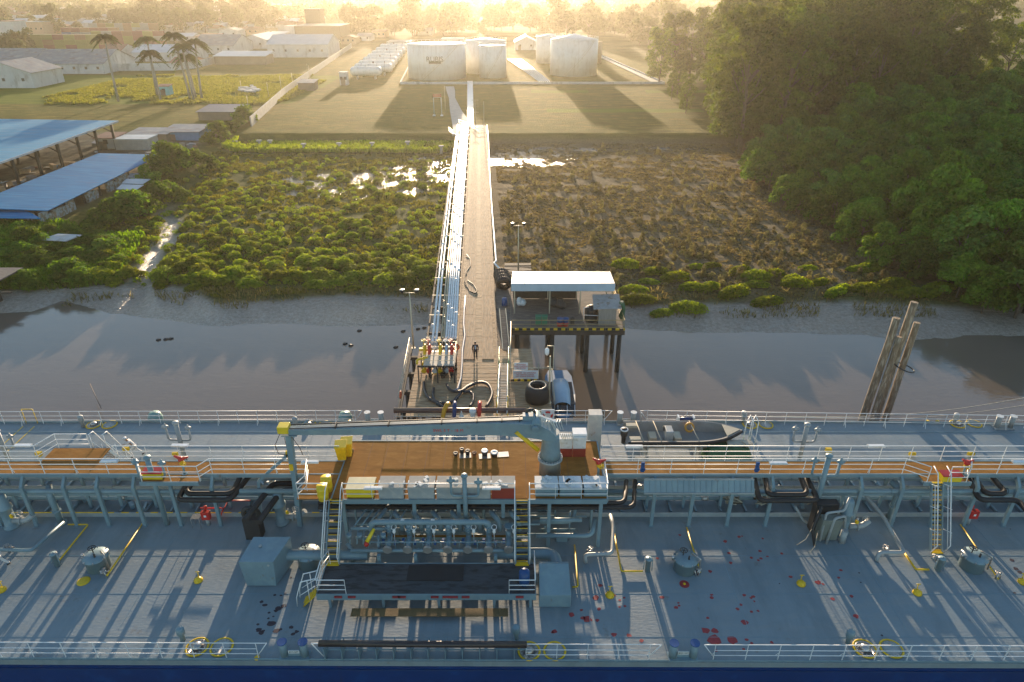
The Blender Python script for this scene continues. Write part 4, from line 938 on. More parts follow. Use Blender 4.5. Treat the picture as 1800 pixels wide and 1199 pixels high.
hk=MB(); hk.box((-12.95,32,11.0),(.22,.16,.4)); hk.box((-12.8,31.8,10.2),(.24,.16,.45)); hk.torus((-12.95,32,10.6),.1,.035,12,6,'Y'); hk.build('hook_block',M_yellow,o)
m=MB(); m.tube([(PX(907,31.7,12.9),31.7,12.75),(PX(946,31.6,11.6),31.6,11.55)],.13,14); m.build('luffing_cylinder',M_yellow,o)
m=MB(); m.cyl((1.35,31.4,13.2),(1.35,32.8,13.2),.3,.3,16); m.cyl((1.3,31.2,13.2),(1.3,31.4,13.2),.2,.2,14); m.box((.95,32.1,13.5),(.7,.4,.3)); m.build('slew_motor',M_blue,o)
m=MB(); m.torus((1.05,32.3,13.6),.24,.09,16,8,'Y'); m.build('hose_drum',M_dark,o)
m=MB(); m.box((2.0,32.2,13.3),(1.1,.2,.06),rot=Matrix.Rotation(.4,3,'Y')); 
for k in range(8): m.tube([(1.6+.15*k,31.9,13.2),(1.7+.15*k,32.5,13.0),(2.0+.13*k,32.1,12.6)],.022,5)
m.build('hydraulic_lines',M_white2,o)
m=MB(); m.beam((-12.8,31.5,D),(-12.75,31.85,9.8),.28,.24); m.beam((-12.75,31.85,9.8),(-12.72,32.05,12.3),.34,.28); m.beam((-12.6,32.0,11.3),(-15.0,32.0,9.0),.16,.16); m.beam((-12.75,32.0,12.0),(-12.0,33.5,12.3),.1,.14); m.beam((-12.2,32.0,12.35),(-13.1,32.0,12.35),.4,.05)
m.beam((-15.0,32.0,9.0),(-15.3,31.9,D),.16,.16); m.build('jib_rest',M_blue,ship)
# ---------------------------------------------------------------- pressure-vacuum vent posts
def pvent(px_,topy,Y,base_z,h,side,m_=M_blue,r=.15):
    zt=PZ(topy,Y); x=PX(px_,Y,zt); b=MB(); b.cyl((x,Y,base_z),(x,Y,zt-.1),r,r,14); b.lathe((x,Y,zt-.1),[(r*1.1,0),(r*1.5,.06),(r*1.3,.16),(.0001,.2)],14); o=b.build('vent_post',m_,ship)
    c=MB()
    for s,dz in ((-1,.35),(1,.45)):
        xs2=x+s*.75; c.pipe([(x,Y,zt-1.3-dz*.3),(xs2,Y,zt-1.3-dz*.3),(xs2,Y,zt-dz-.1)],.07,8,bend=.25)
        c.lathe((xs2,Y,zt-dz-.1),[(.07,0),(.17,.05),(.17,.16),(.08,.2),(.06,.36),(.0001,.42)],12); c.cyl((xs2-.22,Y,zt-dz+.02),(xs2+.22,Y,zt-dz+.02),.08,.08,8)
    c.build('vent_head',m_,o)
pvent(258,804,31.6,D,0,1); pvent(816,836,29.45,D+1.6,0,1,r=.13); pvent(1458,801,31.5,D,0,1)
pvent(308,743,37.7,D,0,1,M_grey); pvent(1420,746,37.7,D,0,1,M_grey); pvent(-6,758,37.7,D,0,1,M_grey)
# cargo pump heads
def pump(px_,py_,top,r=.42,z=D):
    v=P(px_,py_,D); h=top-D; b=MB(); b.lathe((v.x,v.y,D),[(r*1.3,0),(r*1.3,.08),(r,.1),(r*.95,h*.55),(r*1.2,h*.58),(r*1.2,h*.64),(r,h*.66),(r*.9,h*.93),(r*.6,h),(.0001,h)],20); o=b.build('cargo_pump',M_blue,ship)
    c=MB(); c.pipe([(v.x+.3,v.y-.1,D+.55),(v.x+1.1,v.y-.1,D+.55),(v.x+1.5,v.y,D+.9)],.17,10); c.cyl((v.x+.75,v.y-.1,D+.55),(v.x+.82,v.y-.1,D+.55),.27,.27,14); c.build('pump_outlet',M_grey,o)
    c=MB(); c.wheel((v.x+1.05,v.y-.3,D+1.3),.2,tr=.025,axis='Y'); c.cyl((v.x+.6,v.y-.3,D+1.0),(v.x+.6,v.y-.3,D+1.35),.05,.05,6); c.build('pump_valve_wheel',M_steel,o)
    c=MB(); c.box((v.x+.55,v.y-.35,D+1.1),(.16,.14,.2)); c.build('yellow_valve',M_yellow,o)
pump(22,925,8.4,.34); pump(497,918,8.3,.33); pump(1478,935,8.5,.33); 
v=P(447,948,D); m=MB(); m.box((v.x,v.y+.3,D+.75),(.9,.7,1.5)); m.torus((v.x,v.y+.3,D+1.7),.45,.14,16,6,'Y'); m.build('cable_reel',M_dark,ship)
v=P(1455,955,D); b=MB(); b.box((v.x-.05,v.y+.3,D+.95),(1.15,.5,1.7),rot=Matrix.Rotation(.12,3,'X')); o=b.build('heat_exchanger',mat('olive_grey_plate',(0.17,0.19,0.17),rough=.7,var=.2),ship,bevel=.02)
b=MB(); b.pipe([(v.x-.5,v.y,D+.2),(v.x-.5,v.y+.1,D+2.2),(v.x+.6,v.y+.3,D+2.2),(v.x+.9,v.y+.6,D+2.9)],.07,8); b.pipe([(v.x-.1,v.y-.02,D),(v.x,v.y,D+1.9),(v.x+.7,v.y+.2,D+1.9),(v.x+.9,v.y+.3,D+.8)],.08,8); b.cyl((v.x+.85,v.y+.1,D),(v.x+.85,v.y+.1,D+.9),.2,.18,12); b.build('exchanger_pipes',M_grey,o)
b=MB(); b.b2(v.x-.8,v.x+.5,v.y+.7,v.y+1.2,D+.2,D+2.3); b.tube([(v.x-.7,v.y+.4,D+2.4),(v.x-1.0,v.y+.2,D+.9),(v.x-.9,v.y-.3,D+.1)],.09,6); b.build('black_hose_bundle',M_dark,o)
b=MB(); b.tube([(v.x-.9,v.y+.3,D+1.2),(v.x-1.4,v.y-.1,D+.4),(v.x-1.9,v.y-.2,D+.05)],.02,5); b.tube([(v.x-.7,v.y+.1,D+.9),(v.x-1.0,v.y-.5,D+.2),(v.x-1.4,v.y-.8,D+.03)],.02,5); b.build('loose_rope',M_rope,o)
# thicker risers
for px_,py_ in ((108,920),(1563,912)):
    v=P(px_,py_,D); b=MB(); b.pipe([(v.x,v.y,D),(v.x,v.y,D+2.3),(v.x-.3,v.y+.5,D+2.5)],.18,12); b.cyl((v.x,v.y,D),(v.x,v.y,D+.08),.34,.34,16); b.cyl((v.x,v.y,D+.95),(v.x,v.y,D+1.05),.25,.25,16); b.build('riser_pipe',M_blue,ship)
for a,b_ in (((690,860),(795,905)),((480,720),(540,905)),((1520,860),(1560,905))): pass
v=P(1545,900,D); MB().tube([P(1515,862,8.0),P(1555,912,D+.6),P(1588,972,D+.4)],.10,8).build('sloping_pipe',M_grey,ship)
MB().tube([P(1398,890,7.6),P(1412,915,D+.5),P(1425,922,D+.3)],.07,8).build('sloping_pipe',M_grey,ship)
# fire stations
def firebox(px_,py_):
    v=P(px_,py_,D); b=MB(); b.cyl((v.x,v.y,D),(v.x,v.y,D+.5),.12,.12,10); o=b.build('hydrant_post',M_grey,ship)
    c=MB(); c.box((v.x+.05,v.y-.12,D+.85),(.5,.28,.56)); c.cyl((v.x,v.y+.1,D+1.1),(v.x,v.y+.1,D+1.35),.1,.1,8); o2=c.build('fire_hose_box',M_red,o,bevel=.02); c=MB(); c.box((v.x+.05,v.y-.265,D+.87),(.14,.01,.14)); c.build('hose_symbol',M_white,o2)
firebox(367,922); firebox(1700,920)
b=MB(); b.pipe([P(352,893,D+.9),P(395,893,D+.9),P(400,880,D+.9),P(440,880,D+.9)],.045,6); b.pipe([P(385,915,D+.1),P(392,895,D+.9)],.05,6); b.build('fire_main',M_red,ship)
b=MB()
v=P(349,925,D)
for a in (-.25,.25):
    for c_ in (-.2,.2): b.cyl((v.x+a,v.y+c_,D),(v.x+a,v.y+c_,D+.75),.015,.015,5)
b.b2(v.x-.26,v.x+.26,v.y-.21,v.y+.21,D+.73,D+.76); b.build('wire_stand',M_steel,ship)
def monitor(px_,py_,h=.9,z=C):
    v=P(px_,py_,z); b=MB(); b.cyl((v.x,v.y,z),(v.x,v.y,z+h),.07,.06,10); b.lathe((v.x,v.y,z),[(.16,0),(.16,.04)],12); o=b.build('monitor_pedestal',M_blue,ship)
    b=MB(); b.wheel((v.x+.12,v.y-.12,z+h+.05),.16,tr=.03,axis='Y'); b.cyl((v.x,v.y,z+h-.05),(v.x,v.y,z+h+.12),.12,.12,10); b.build('monitor_base',M_yellow,o)
    b=MB(); b.lathe((v.x,v.y,z+h+.12),[(.13,0),(.17,.12),(.1,.28),(.0001,.3)],12); b.tube([(v.x-.35,v.y,z+h+.5),(v.x,v.y,z+h+.3),(v.x+.4,v.y+.1,z+h+.35)],[.06,.1,.05],10); b.build('monitor_nozzle',M_red,o)
monitor(325,833,.8); monitor(1051,838,.8); monitor(1691,838,.75)
for px_,py_ in ((272,838),(1668,843)):
    v=P(px_,py_,C); b=MB(); b.box((v.x,v.y,C+.2),(1.1,.5,.4)); o=b.build('foam_chest',M_lime,ship); MB().slab([(v.x-.58,v.y-.28,C+.45),(v.x+.58,v.y-.28,C+.45),(v.x+.58,v.y+.28,C+.49),(v.x-.58,v.y+.28,C+.49)],.05).build('chest_lid',M_red,o)
for px_,py_ in ((70,803),(223,794),(310,803),(402,0),(1455,796),(1602,803),(1705,803)):
    if py_: v=P(px_,py_,D); MB().box((v.x,v.y,D+.25),(.4,.25,.3)).build('small_yellow_case',M_yellow,ship,bevel=.02)
for px_ in (1125,1322):
    v=P(px_,822,C); b=MB(); b.box((v.x,31.85,C+.55),(.2,.1,.7)); b.torus((v.x,31.8,C+.4),.13,.04,12,6,'Y'); b.build('blue_bundle',M_dkblue,ship)
# yellow gate at the far rail, roller fairlead, tall locker, deck box
vx=PX(52,42.4,D+.6); b=MB()
for s in (-.42,.42): b.cyl((vx+s,42.4,D),(vx+s,42.4,D+1.25),.03,.03,6)
b.cyl((vx-.42,42.4,D+1.25),(vx+.42,42.4,D+1.25),.03,.03,6); b.build('boarding_gate',M_yellow,ship)
b=MB()
for s in (-.42,.42): b.b2(vx+s-.04,vx+s+.04,38.6,42.0,D,D+.006)
b.build('walkway_line',M_yellow,ship)
vx=PX(1205,42.3,D+.5); b=MB(); b.b2(vx-.62,vx-.5,42.0,42.45,D,D+.75); b.b2(vx+.5,vx+.62,42.0,42.45,D,D+.75); o=b.build('roller_fairlead',M_white,ship); MB().cyl((vx-.5,42.25,D+.45),(vx+.5,42.25,D+.45),.17,.17,12).build('roller',M_navy,o)
lx0,lx1=PX(1032,36.2,8.5),PX(1055,36.2,8.5); b=MB(); zt=PZ(727,36.2)
b.b2(lx0,lx1,36.0,36.7,C-1.6,zt); o=b.build('tall_locker',M_grey,ship,bevel=.02)
v=P(1062,745,D)
# ================================================================== loose things on board
# white-red machinery skid beside the crane
t=thing('foam_skid','red and white box unit standing on the platform between crane and tall grey locker','equipment box',(PX(1005,33.9,C),33.9,C))
x,y=t.location.x,t.location.y
MB().b2(x-.85,x-.02,y-.35,y+.35,C,C+.55).b2(x+.02,x+.8,y-.35,y+.35,C,C+.55).build('red_base',mat('dark_red_paint',(0.28,0.04,0.025),rough=.5),t)
MB().b2(x-.85,x-.02,y-.3,y+.4,C+.553,C+1.25).b2(x+.02,x+.8,y-.3,y+.4,C+.553,C+1.4).build('white_top',M_white2,t,bevel=.03)
MB().b2(x+.0,x+.85,y-.2,y+.5,C+1.403,C+1.55).build('lid',M_white,t,bevel=.02)
m=MB(); g=random.Random(8)
for k in range(7): m.tube([(x-.7+.1*k,y-.1,C+1.27),(x-.75+.12*k,y-.2,C+1.6),(x-.6+.1*k,y-.36,C+1.2)],.02,5)
m.build('hoses',M_white2,t)
for px_,py_,lb in ((602,806,'yellow wheeled bin on the platform edge, the nearer of the two'),(612,800,'yellow wheeled bin half hidden behind the other one')):
    v=P(px_,py_,C); t=thing('wheelie_bin',lb,'bin',(v.x,v.y,C),.12,'yellow wheeled bins on the platform')
    m=MB(); m.add([(-.24,-.25,.04),(.24,-.25,.04),(.24,.25,.04),(-.24,.25,.04),(-.32,-.34,1.0),(.32,-.34,1.0),(.32,.34,1.0),(-.32,.34,1.0)],[(3,2,1,0),(4,5,6,7),(0,1,5,4),(1,2,6,5),(2,3,7,6),(3,0,4,7)]); m.build('body',M_lime if py_<0 else M_yellow,t,local=True,bevel=.03)
    MB().slab([(-.36,-.38,1.07),(.36,-.38,1.07),(.36,.38,1.14),(-.36,.38,1.14)],.06).build('lid',M_yellow,t,local=True,bevel=.02)
    MB().cyl((-.3,.3,.1),(-.24,.3,.1),.1,.1,12).cyl((.24,.3,.1),(.3,.3,.1),.1,.1,12).build('wheels',M_black,t,local=True)
for px_,py_,lb in ((569,877,'yellow drum at the corner of the platform, the nearer one'),(576,862,'yellow drum standing just behind another one')):
    v=P(px_,py_,C); t=thing('yellow_drum',lb,'drum',(v.x,v.y,C),0,'yellow drums at the platform corner'); MB().lathe((0,0,0),[(.28,0),(.30,.3),(.31,.32),(.30,.34),(.30,.62),(.31,.64),(.29,.9),(.0001,.9)],22).build('barrel',M_lime,t,local=True); MB().lathe((0,0,.9),[(.30,0),(.30,.03),(.0001,.04)],22).build('lid',M_lime,t,local=True)
# boxes along the platform front
def crate(px0_,px1_,ytop_front,ybot,lb,nm,mt,lidm,depth=1.0,cat='crate',grp='storage boxes along the platform rail',detail=0):
    Y=P(900,ybot,C).y; x0,x1=PX(px0_,Y,C+.5),PX(px1_,Y,C+.5); h=PZ(ytop_front,Y)-C
    t=thing(nm,lb,cat,((x0+x1)/2,Y+depth/2,C),0,grp); w_=x1-x0
    MB().b2(-w_/2,w_/2,-depth/2,depth/2,.04,h-.06).build('box',mt,t,local=True,bevel=.03)
    l=MB(); l.b2(-w_/2-.02,w_/2+.02,-depth/2-.02,depth/2+.02,h-.057,h); lo=l.build('lid',lidm,t,local=True,bevel=.02)
    if detail:
        g=random.Random(px0_); q=MB()
        for k in range(detail): q.box((g.uniform(-w_/2+.2,w_/2-.2),g.uniform(-depth/2+.15,depth/2-.1),h+.03),(g.uniform(.15,.4),g.uniform(.1,.3),.06),g.uniform(0,3))
        for s in (-1,1): q.b2(s*w_/2-.03,s*w_/2+.03,-.1,.1,h-.1,h+.02)
        q.build('clutter',M_white2,t,local=True)
crate(608,656,859,876,'yellow box with a pale cream lid beside the platform stair','storage_box',M_lime,mat('cream_lid',(0.62,0.55,0.34),rough=.6))
crate(665,709,857,878,'grey-green box with plain lid next to the yellow one','storage_box',M_grey,M_conc,detail=1)
crate(717,763,857,878,'grey-green box with a folded cloth lying on its lid','storage_box',M_grey,M_conc,detail=5)
crate(767,812,857,878,'grey-green box left of the vent post on the platform edge','storage_box',M_grey,M_conc,detail=1)
crate(815,862,857,878,'grey-green box right of the vent post on the platform edge','storage_box',M_grey,M_conc,detail=1)
crate(864,905,857,878,'dark red slatted box beside the right-hand stair','storage_box',MATS['dark_red_paint'],M_conc,detail=3)
crate(941,981,857,874,'blue-grey crate next to the right-hand stair','plastic_crate',M_blue,M_white2,grp='blue-grey crates at the platform front',detail=3)
crate(984,1023,857,874,'blue-grey crate with white straps, middle of the row of three','plastic_crate',M_blue,M_white2,grp='blue-grey crates at the platform front',detail=5)
crate(1027,1068,857,874,'blue-grey crate at the end of the row nearest the catwalk','plastic_crate',M_blue,M_white2,grp='blue-grey crates at the platform front',detail=4)
for px_,py_,r,h,mt,lb in ((801,801,.15,.16,M_dark,'small black pot at the left end of the row on the platform'),(812,797,.14,.3,M_dark,'tall dark pot second in the row'),(822,799,.15,.26,M_dark,'dark pot third in the row'),(834,801,.14,.2,M_rust,'brown pot in the middle of the row'),(852,800,.2,.3,M_dark,'black can with a white rim on a tray'),(869,802,.22,.26,M_white2,'white-topped dark tub near the right end of the row')):
    v=P(px_,py_,C); t=thing('paint_pot',lb,'pot',(v.x,v.y,C),0,'pots standing in a row on the platform'); MB().lathe((0,0,.02),[(r*.8,0),(r,h*.9),(r,h)],16).build('body',M_dark if mt is not M_rust else M_rust,t,local=True); MB().lathe((0,0,h+.02),[(r*1.05,0),(r*1.05,.03),(r*.7,.02),(.0001,.0)],16).build('rim',mt if mt is not M_dark or px_!=852 else M_white,t,local=True)
for px_,py_,lb in ((818,801,'crumpled sheet under the dark pots'),(852,802,'square tray under the white-rimmed can'),(884,799,'empty metal tray at the right end of the pots')):
    v=P(px_,py_,C); t=MB().box((0,0,.012),(.7,.5,.012),.1).build('tray',M_steel,None,local=True); t.location=(v.x,v.y,C); tag(t,lb,'tray','trays on the platform')
# blue drum on the tray
t=thing('blue_drum','blue plastic drum in the right corner of the drip tray','drum',(.65,26.1,tz)); MB().lathe((0,0,0),[(.27,0),(.29,.25),(.28,.8),(.2,.87),(.0001,.87)],20).build('barrel',M_dkblue,t,local=True)
# stowed gangway along the right catwalk
gx0,gx1=PX(1132,31.3,8.9),PX(1325,31.3,8.9); t=thing('stowed_gangway','long blue-grey aluminium gangway stowed on edge outside the right catwalk','gangway',((gx0+gx1)/2,31.3,8.9))
m=MB(); m.b2(gx0,gx1,31.1,31.16,8.75,8.85); m.b2(gx0,gx1,31.5,31.56,9.45,9.55)
o=m.build('side_rail',M_grey,t); m=MB(); x=gx0
while x<gx1: m.beam((x,31.12,8.8),(x,31.52,9.5),.05,.04); x+=.33
m.slab([(gx0,31.16,8.83),(gx1,31.16,8.83),(gx1,31.52,9.46),(gx0,31.52,9.46)],.02); m.build('tread_panel',M_blue,t)
# rescue boat on its cradle and green tarpaulin stack
def boat():
    z0=7.38; Y=38.35; xa=PX(1100,Y,z0+.8); xb=PX(1304,Y,z0+.9); L=xb-xa
    t=thing('work_boat','open grey work boat with black fender band and outboard motor, on the far deck','boat',(xa+L/2,Y,D))
    n=22; secs=[]; vs=[];fs=[]; W_=1.22
    for i in range(n+1):
        f=i/n; w=W_*(1-max(0,(f-.55)/.45)**2.6) if f<1 else .0; w=max(w,.02); sh=z0+.75+.35*max(0,f-.5)**1.5; x=xa+L*f; kz=z0-.25+.75*max(0,(f-.72)/.28)**2
        ch=w*.8; secs.append((x,w,sh,kz,ch))
        vs+=[(x,Y-w,sh),(x-.04*f,Y-ch,kz+.28),(x-.05,Y,kz),(x-.04*f,Y+ch,kz+.28),(x,Y+w,sh),(x,Y+w-.09,sh-.01),(x-.02,Y+max(ch-.08,.0),kz+.36),(x-.04,Y,kz+.3),(x-.02,Y-max(ch-.08,0),kz+.36),(x,Y-w+.09,sh-.01)]
    for i in range(n):
        for j in range(10): fs.append((i*10+j,(i+1)*10+j,(i+1)*10+(j+1)%10,i*10+(j+1)%10))
    fs+=[tuple(range(10))]
    MB().add(vs,fs,False).build('hull',mat('boat_grey',(0.24,0.235,0.22),rough=.55,var=.15),t)
    m=MB(); m.tube([(s[0],Y-s[1]-.05,s[2]-.1) for s in secs],.11,8); m.tube([(s[0],Y+s[1]+.02,s[2]-.08) for s in secs],.07,8); m.build('fender_band',M_black,t)
    m=MB(); f=.86; m.slab([(secs[19][0]-.1,Y-secs[19][1]+.05,secs[19][2]+.02),(secs[n][0]-.1,Y,secs[n][2]+.03),(secs[19][0]-.1,Y+secs[19][1]-.05,secs[19][2]+.02)],.04); m.build('bow_deck',mat('boat_deck_beige',(0.42,0.38,0.29),rough=.7),t)
    
    for q in ((xa+.15,xa+.9,Y-1.0,Y-.6,z0+.55,z0+.75),(xa+.15,xa+.9,Y+.6,Y+1.0,z0+.55,z0+.75),(xa+1.6,xa+2.1,Y-.4,Y+.4,z0+.1,z0+.45),(xa+3.25,xa+3.75,Y-.5,Y+.35,z0+.1,z0+.5)): MB().b2(*q).build('seat',MATS['boat_deck_beige'],t,bevel=.03)
    m=MB(); m.b2(xa+2.65,xa+3.15,Y-.55,Y+.25,z0+.05,z0+1.05); o=m.build('steering_console',M_grey,t,bevel=.05); MB().wheel((xa+2.58,Y,z0+.95),.17,'X').build('steering_wheel',M_dark,o)
    m=MB(); m.lathe((xa-.12,Y-.1,z0+.5),[(.14,-.65),(.16,-.1),(.24,0),(.26,.4),(.2,.52),(.0001,.55)],14); o=m.build('outboard_motor',M_dark,t); MB().lathe((xa-.12,Y-.1,z0+.92),[(.265,0),(.27,.04),(.265,.08)],14).build('motor_band',M_white,o)
    m=MB(); m.torus((PX(1212,Y+.6,z0+.6),Y+.62,z0+.62),.28,.075,20,8,'Y',rot=Matrix.Rotation(-.5,3,'X')); m.build('life_ring',mat('orange_plastic',(0.6,0.28,0.03),rough=.5),t)
    m=MB()
    for x in (xa+1.0,xa+2.2,xa+4.7): m.tube([(x,Y-1.14,z0+.3),(x,Y-1.1,z0+.82),(x-.15,Y+1.1,z0+.84)],.028,5)
    m.build('lashing_strap',M_rope,t)
    m=MB(); m.tube([(xa+1.2,Y+1.0,z0+.7),(xa+1.15,Y+.9,z0+1.5)],.03,6); m.lathe((xa+1.15,Y+.9,z0+1.5),[(.05,0),(.09,.05),(.06,.15)],8); m.build('stern_light_pole',M_steel,t)
    c=MB()
    for x in (xa+1.3,xa+4.9): c.b2(x,x+.14,Y-.9,Y+.9,D,z0+.02); c.beam((x+.07,Y-.9,D+.9),(x+.07,Y-1.1,z0+.4),.12,.12)
    c.b2(xa+.6,xa+6.0,Y-1.0,Y-.85,D+.5,D+.65); c.build('cradle',M_grey,t)
boat()
m=MB(); vx=PX(1312,38.9,8.6); 
for s in (0,.35): m.tube([(vx+s-.25,38.3,D),(vx+s-.2,38.3,8.9),(vx+s+.05,38.5,9.3),(vx+s+.25,38.3,8.9),(vx+s+.3,38.3,D)],.03,6)
m.build('davit_hoop',M_white,ship)
t=thing('tarpaulin_stack','stack of gear under a green tarpaulin beside the work boat','tarpaulin stack',(PX(1276,37.3,D+.6),37.3,D)); x=t.location.x
g=random.Random(2); vs=[];fs=[]
for j in range(9):
    for i in range(15):
        u=i/14;v_=j/8; e=min(u,1-u,v_,1-v_); hh=1.75*min(1,e*9)+.05*math.sin(u*22)+.05*g.random(); vs.append((x-1.75+3.5*u,36.65+1.25*v_,D+.02+max(0,hh)))
for j in range(8):
    for i in range(14): a=j*15+i; fs.append((a,a+1,a+16,a+15))
MB().add(vs,fs,True).build('cover',M_green,t)
m=MB(); m.box((x+.6,37.3,D+1.9),(1.4,.6,.12)); m.box((x+1.2,37.2,D+1.95),(.5,.5,.2),.4); m.build('folded_net',M_rope,t)
# life ring on its board at the far rail
vx=PX(963,42.3,D+.9); t=thing('life_ring','red and white life ring on a white board at the far rail','life ring',(vx,42.25,D+.4)); MB().b2(vx-.48,vx+.48,42.28,42.32,D+.35,D+1.3).build('board',M_white,t)
m=MB(); m.torus((vx,42.2,D+.82),.3,.075,24,8,'Y'); o=m.build('ring',M_red,t); m=MB()
for a in (45,135,225,315): m.box((vx+.3*math.cos(R(a)),42.2,D+.82+.3*math.sin(R(a))),(.14,.165,.17),rot=Matrix.Rotation(-R(a),3,'Y'))
m.build('band',M_white,o)
# blue lifting slings, float, cowl and net hung at the far rail behind the jib
def hung(px_,mt,lb,nm,kind):
    Y=41.9; x=PX(px_,Y,D+1.4)
    t=thing(nm,lb,'hose' if kind else 'float',(x,Y,D)); m=MB()
    if kind==1: m.tube([(x-.1,Y,D+.1),(x,Y,D+.9),(x+.12,Y+.1,D+1.45),(x+.3,Y+.3,D+1.75),(x+.42,Y+.6,D+1.7)],[.14,.15,.16,.16,.14],12)
    if kind==2: m.tube([(x,Y,D+.1),(x,Y,D+1.0),(x+.05,Y+.1,D+1.75),(x+.05,Y+.5,D+1.9)],[.15,.14,.14,.13],12)
    if kind==0: m.lathe((x,Y,D+.1),[(.16,0),(.17,.9),(.2,1.1),(.27,1.3),(.25,1.45),(.0001,1.5)],14)
    if kind==3: m.lathe((x,Y,D+.1),[(.42,0),(.36,.35),(.22,.75),(.1,1.05),(.03,1.3),(.0001,1.32)],9,False)
    m.build('body',mt,t)
hung(778,mat('amber_hose',(0.55,0.28,0.01),rough=.45),'amber yellow hose end hooked over the far rail','hose_end',1)
hung(798,M_navy,'black and blue hose end hooked over the far rail','hose_end',2); hung(842,M_red,'red hose end hooked over the far rail','hose_end',2)
hung(811,M_white2,'white bundled net standing at the far rail','net_bundle',3); hung(831,M_white2,'white round-topped float at the far rail','float',0)
for px_ in (803,849,885):
    Y=41.7; x=PX(px_,Y,D+.6); m=MB(); m.torus((0,0,.55),.16,.06,12,6,'Y'); m.lathe((0,0,0),[(.15,0),(.12,.35),(.05,.5)],8); t=m.build('coiled_line',M_white2,None,local=True); t.location=(x,Y,D); tag(t,'small white coil of line by the far rail','coil','coils of line at the far rail')
# mooring lines to the log dolphin
for (a,b_,lb) in (((1352,732,D+.6),(1830,708,2.2),'pale mooring line, the upper one right of the timber piles'),((1352,734,D+.6),(1830,694,2.6),'pale mooring line stretching over the water, the lower slack one')):
    A=P(*a); B=P(*b_); A=Vector((PX(1352,42.6,D+.5),42.6,D+.5)); n=10; m=MB(); m.tube([A+(B-A)*(k/n)-Vector((0,0,.9*math.sin(math.pi*k/n))) for k in range(n+1)],.035,6); o=m.build('mooring_line',M_rope); tag(o,lb,'rope','mooring lines')
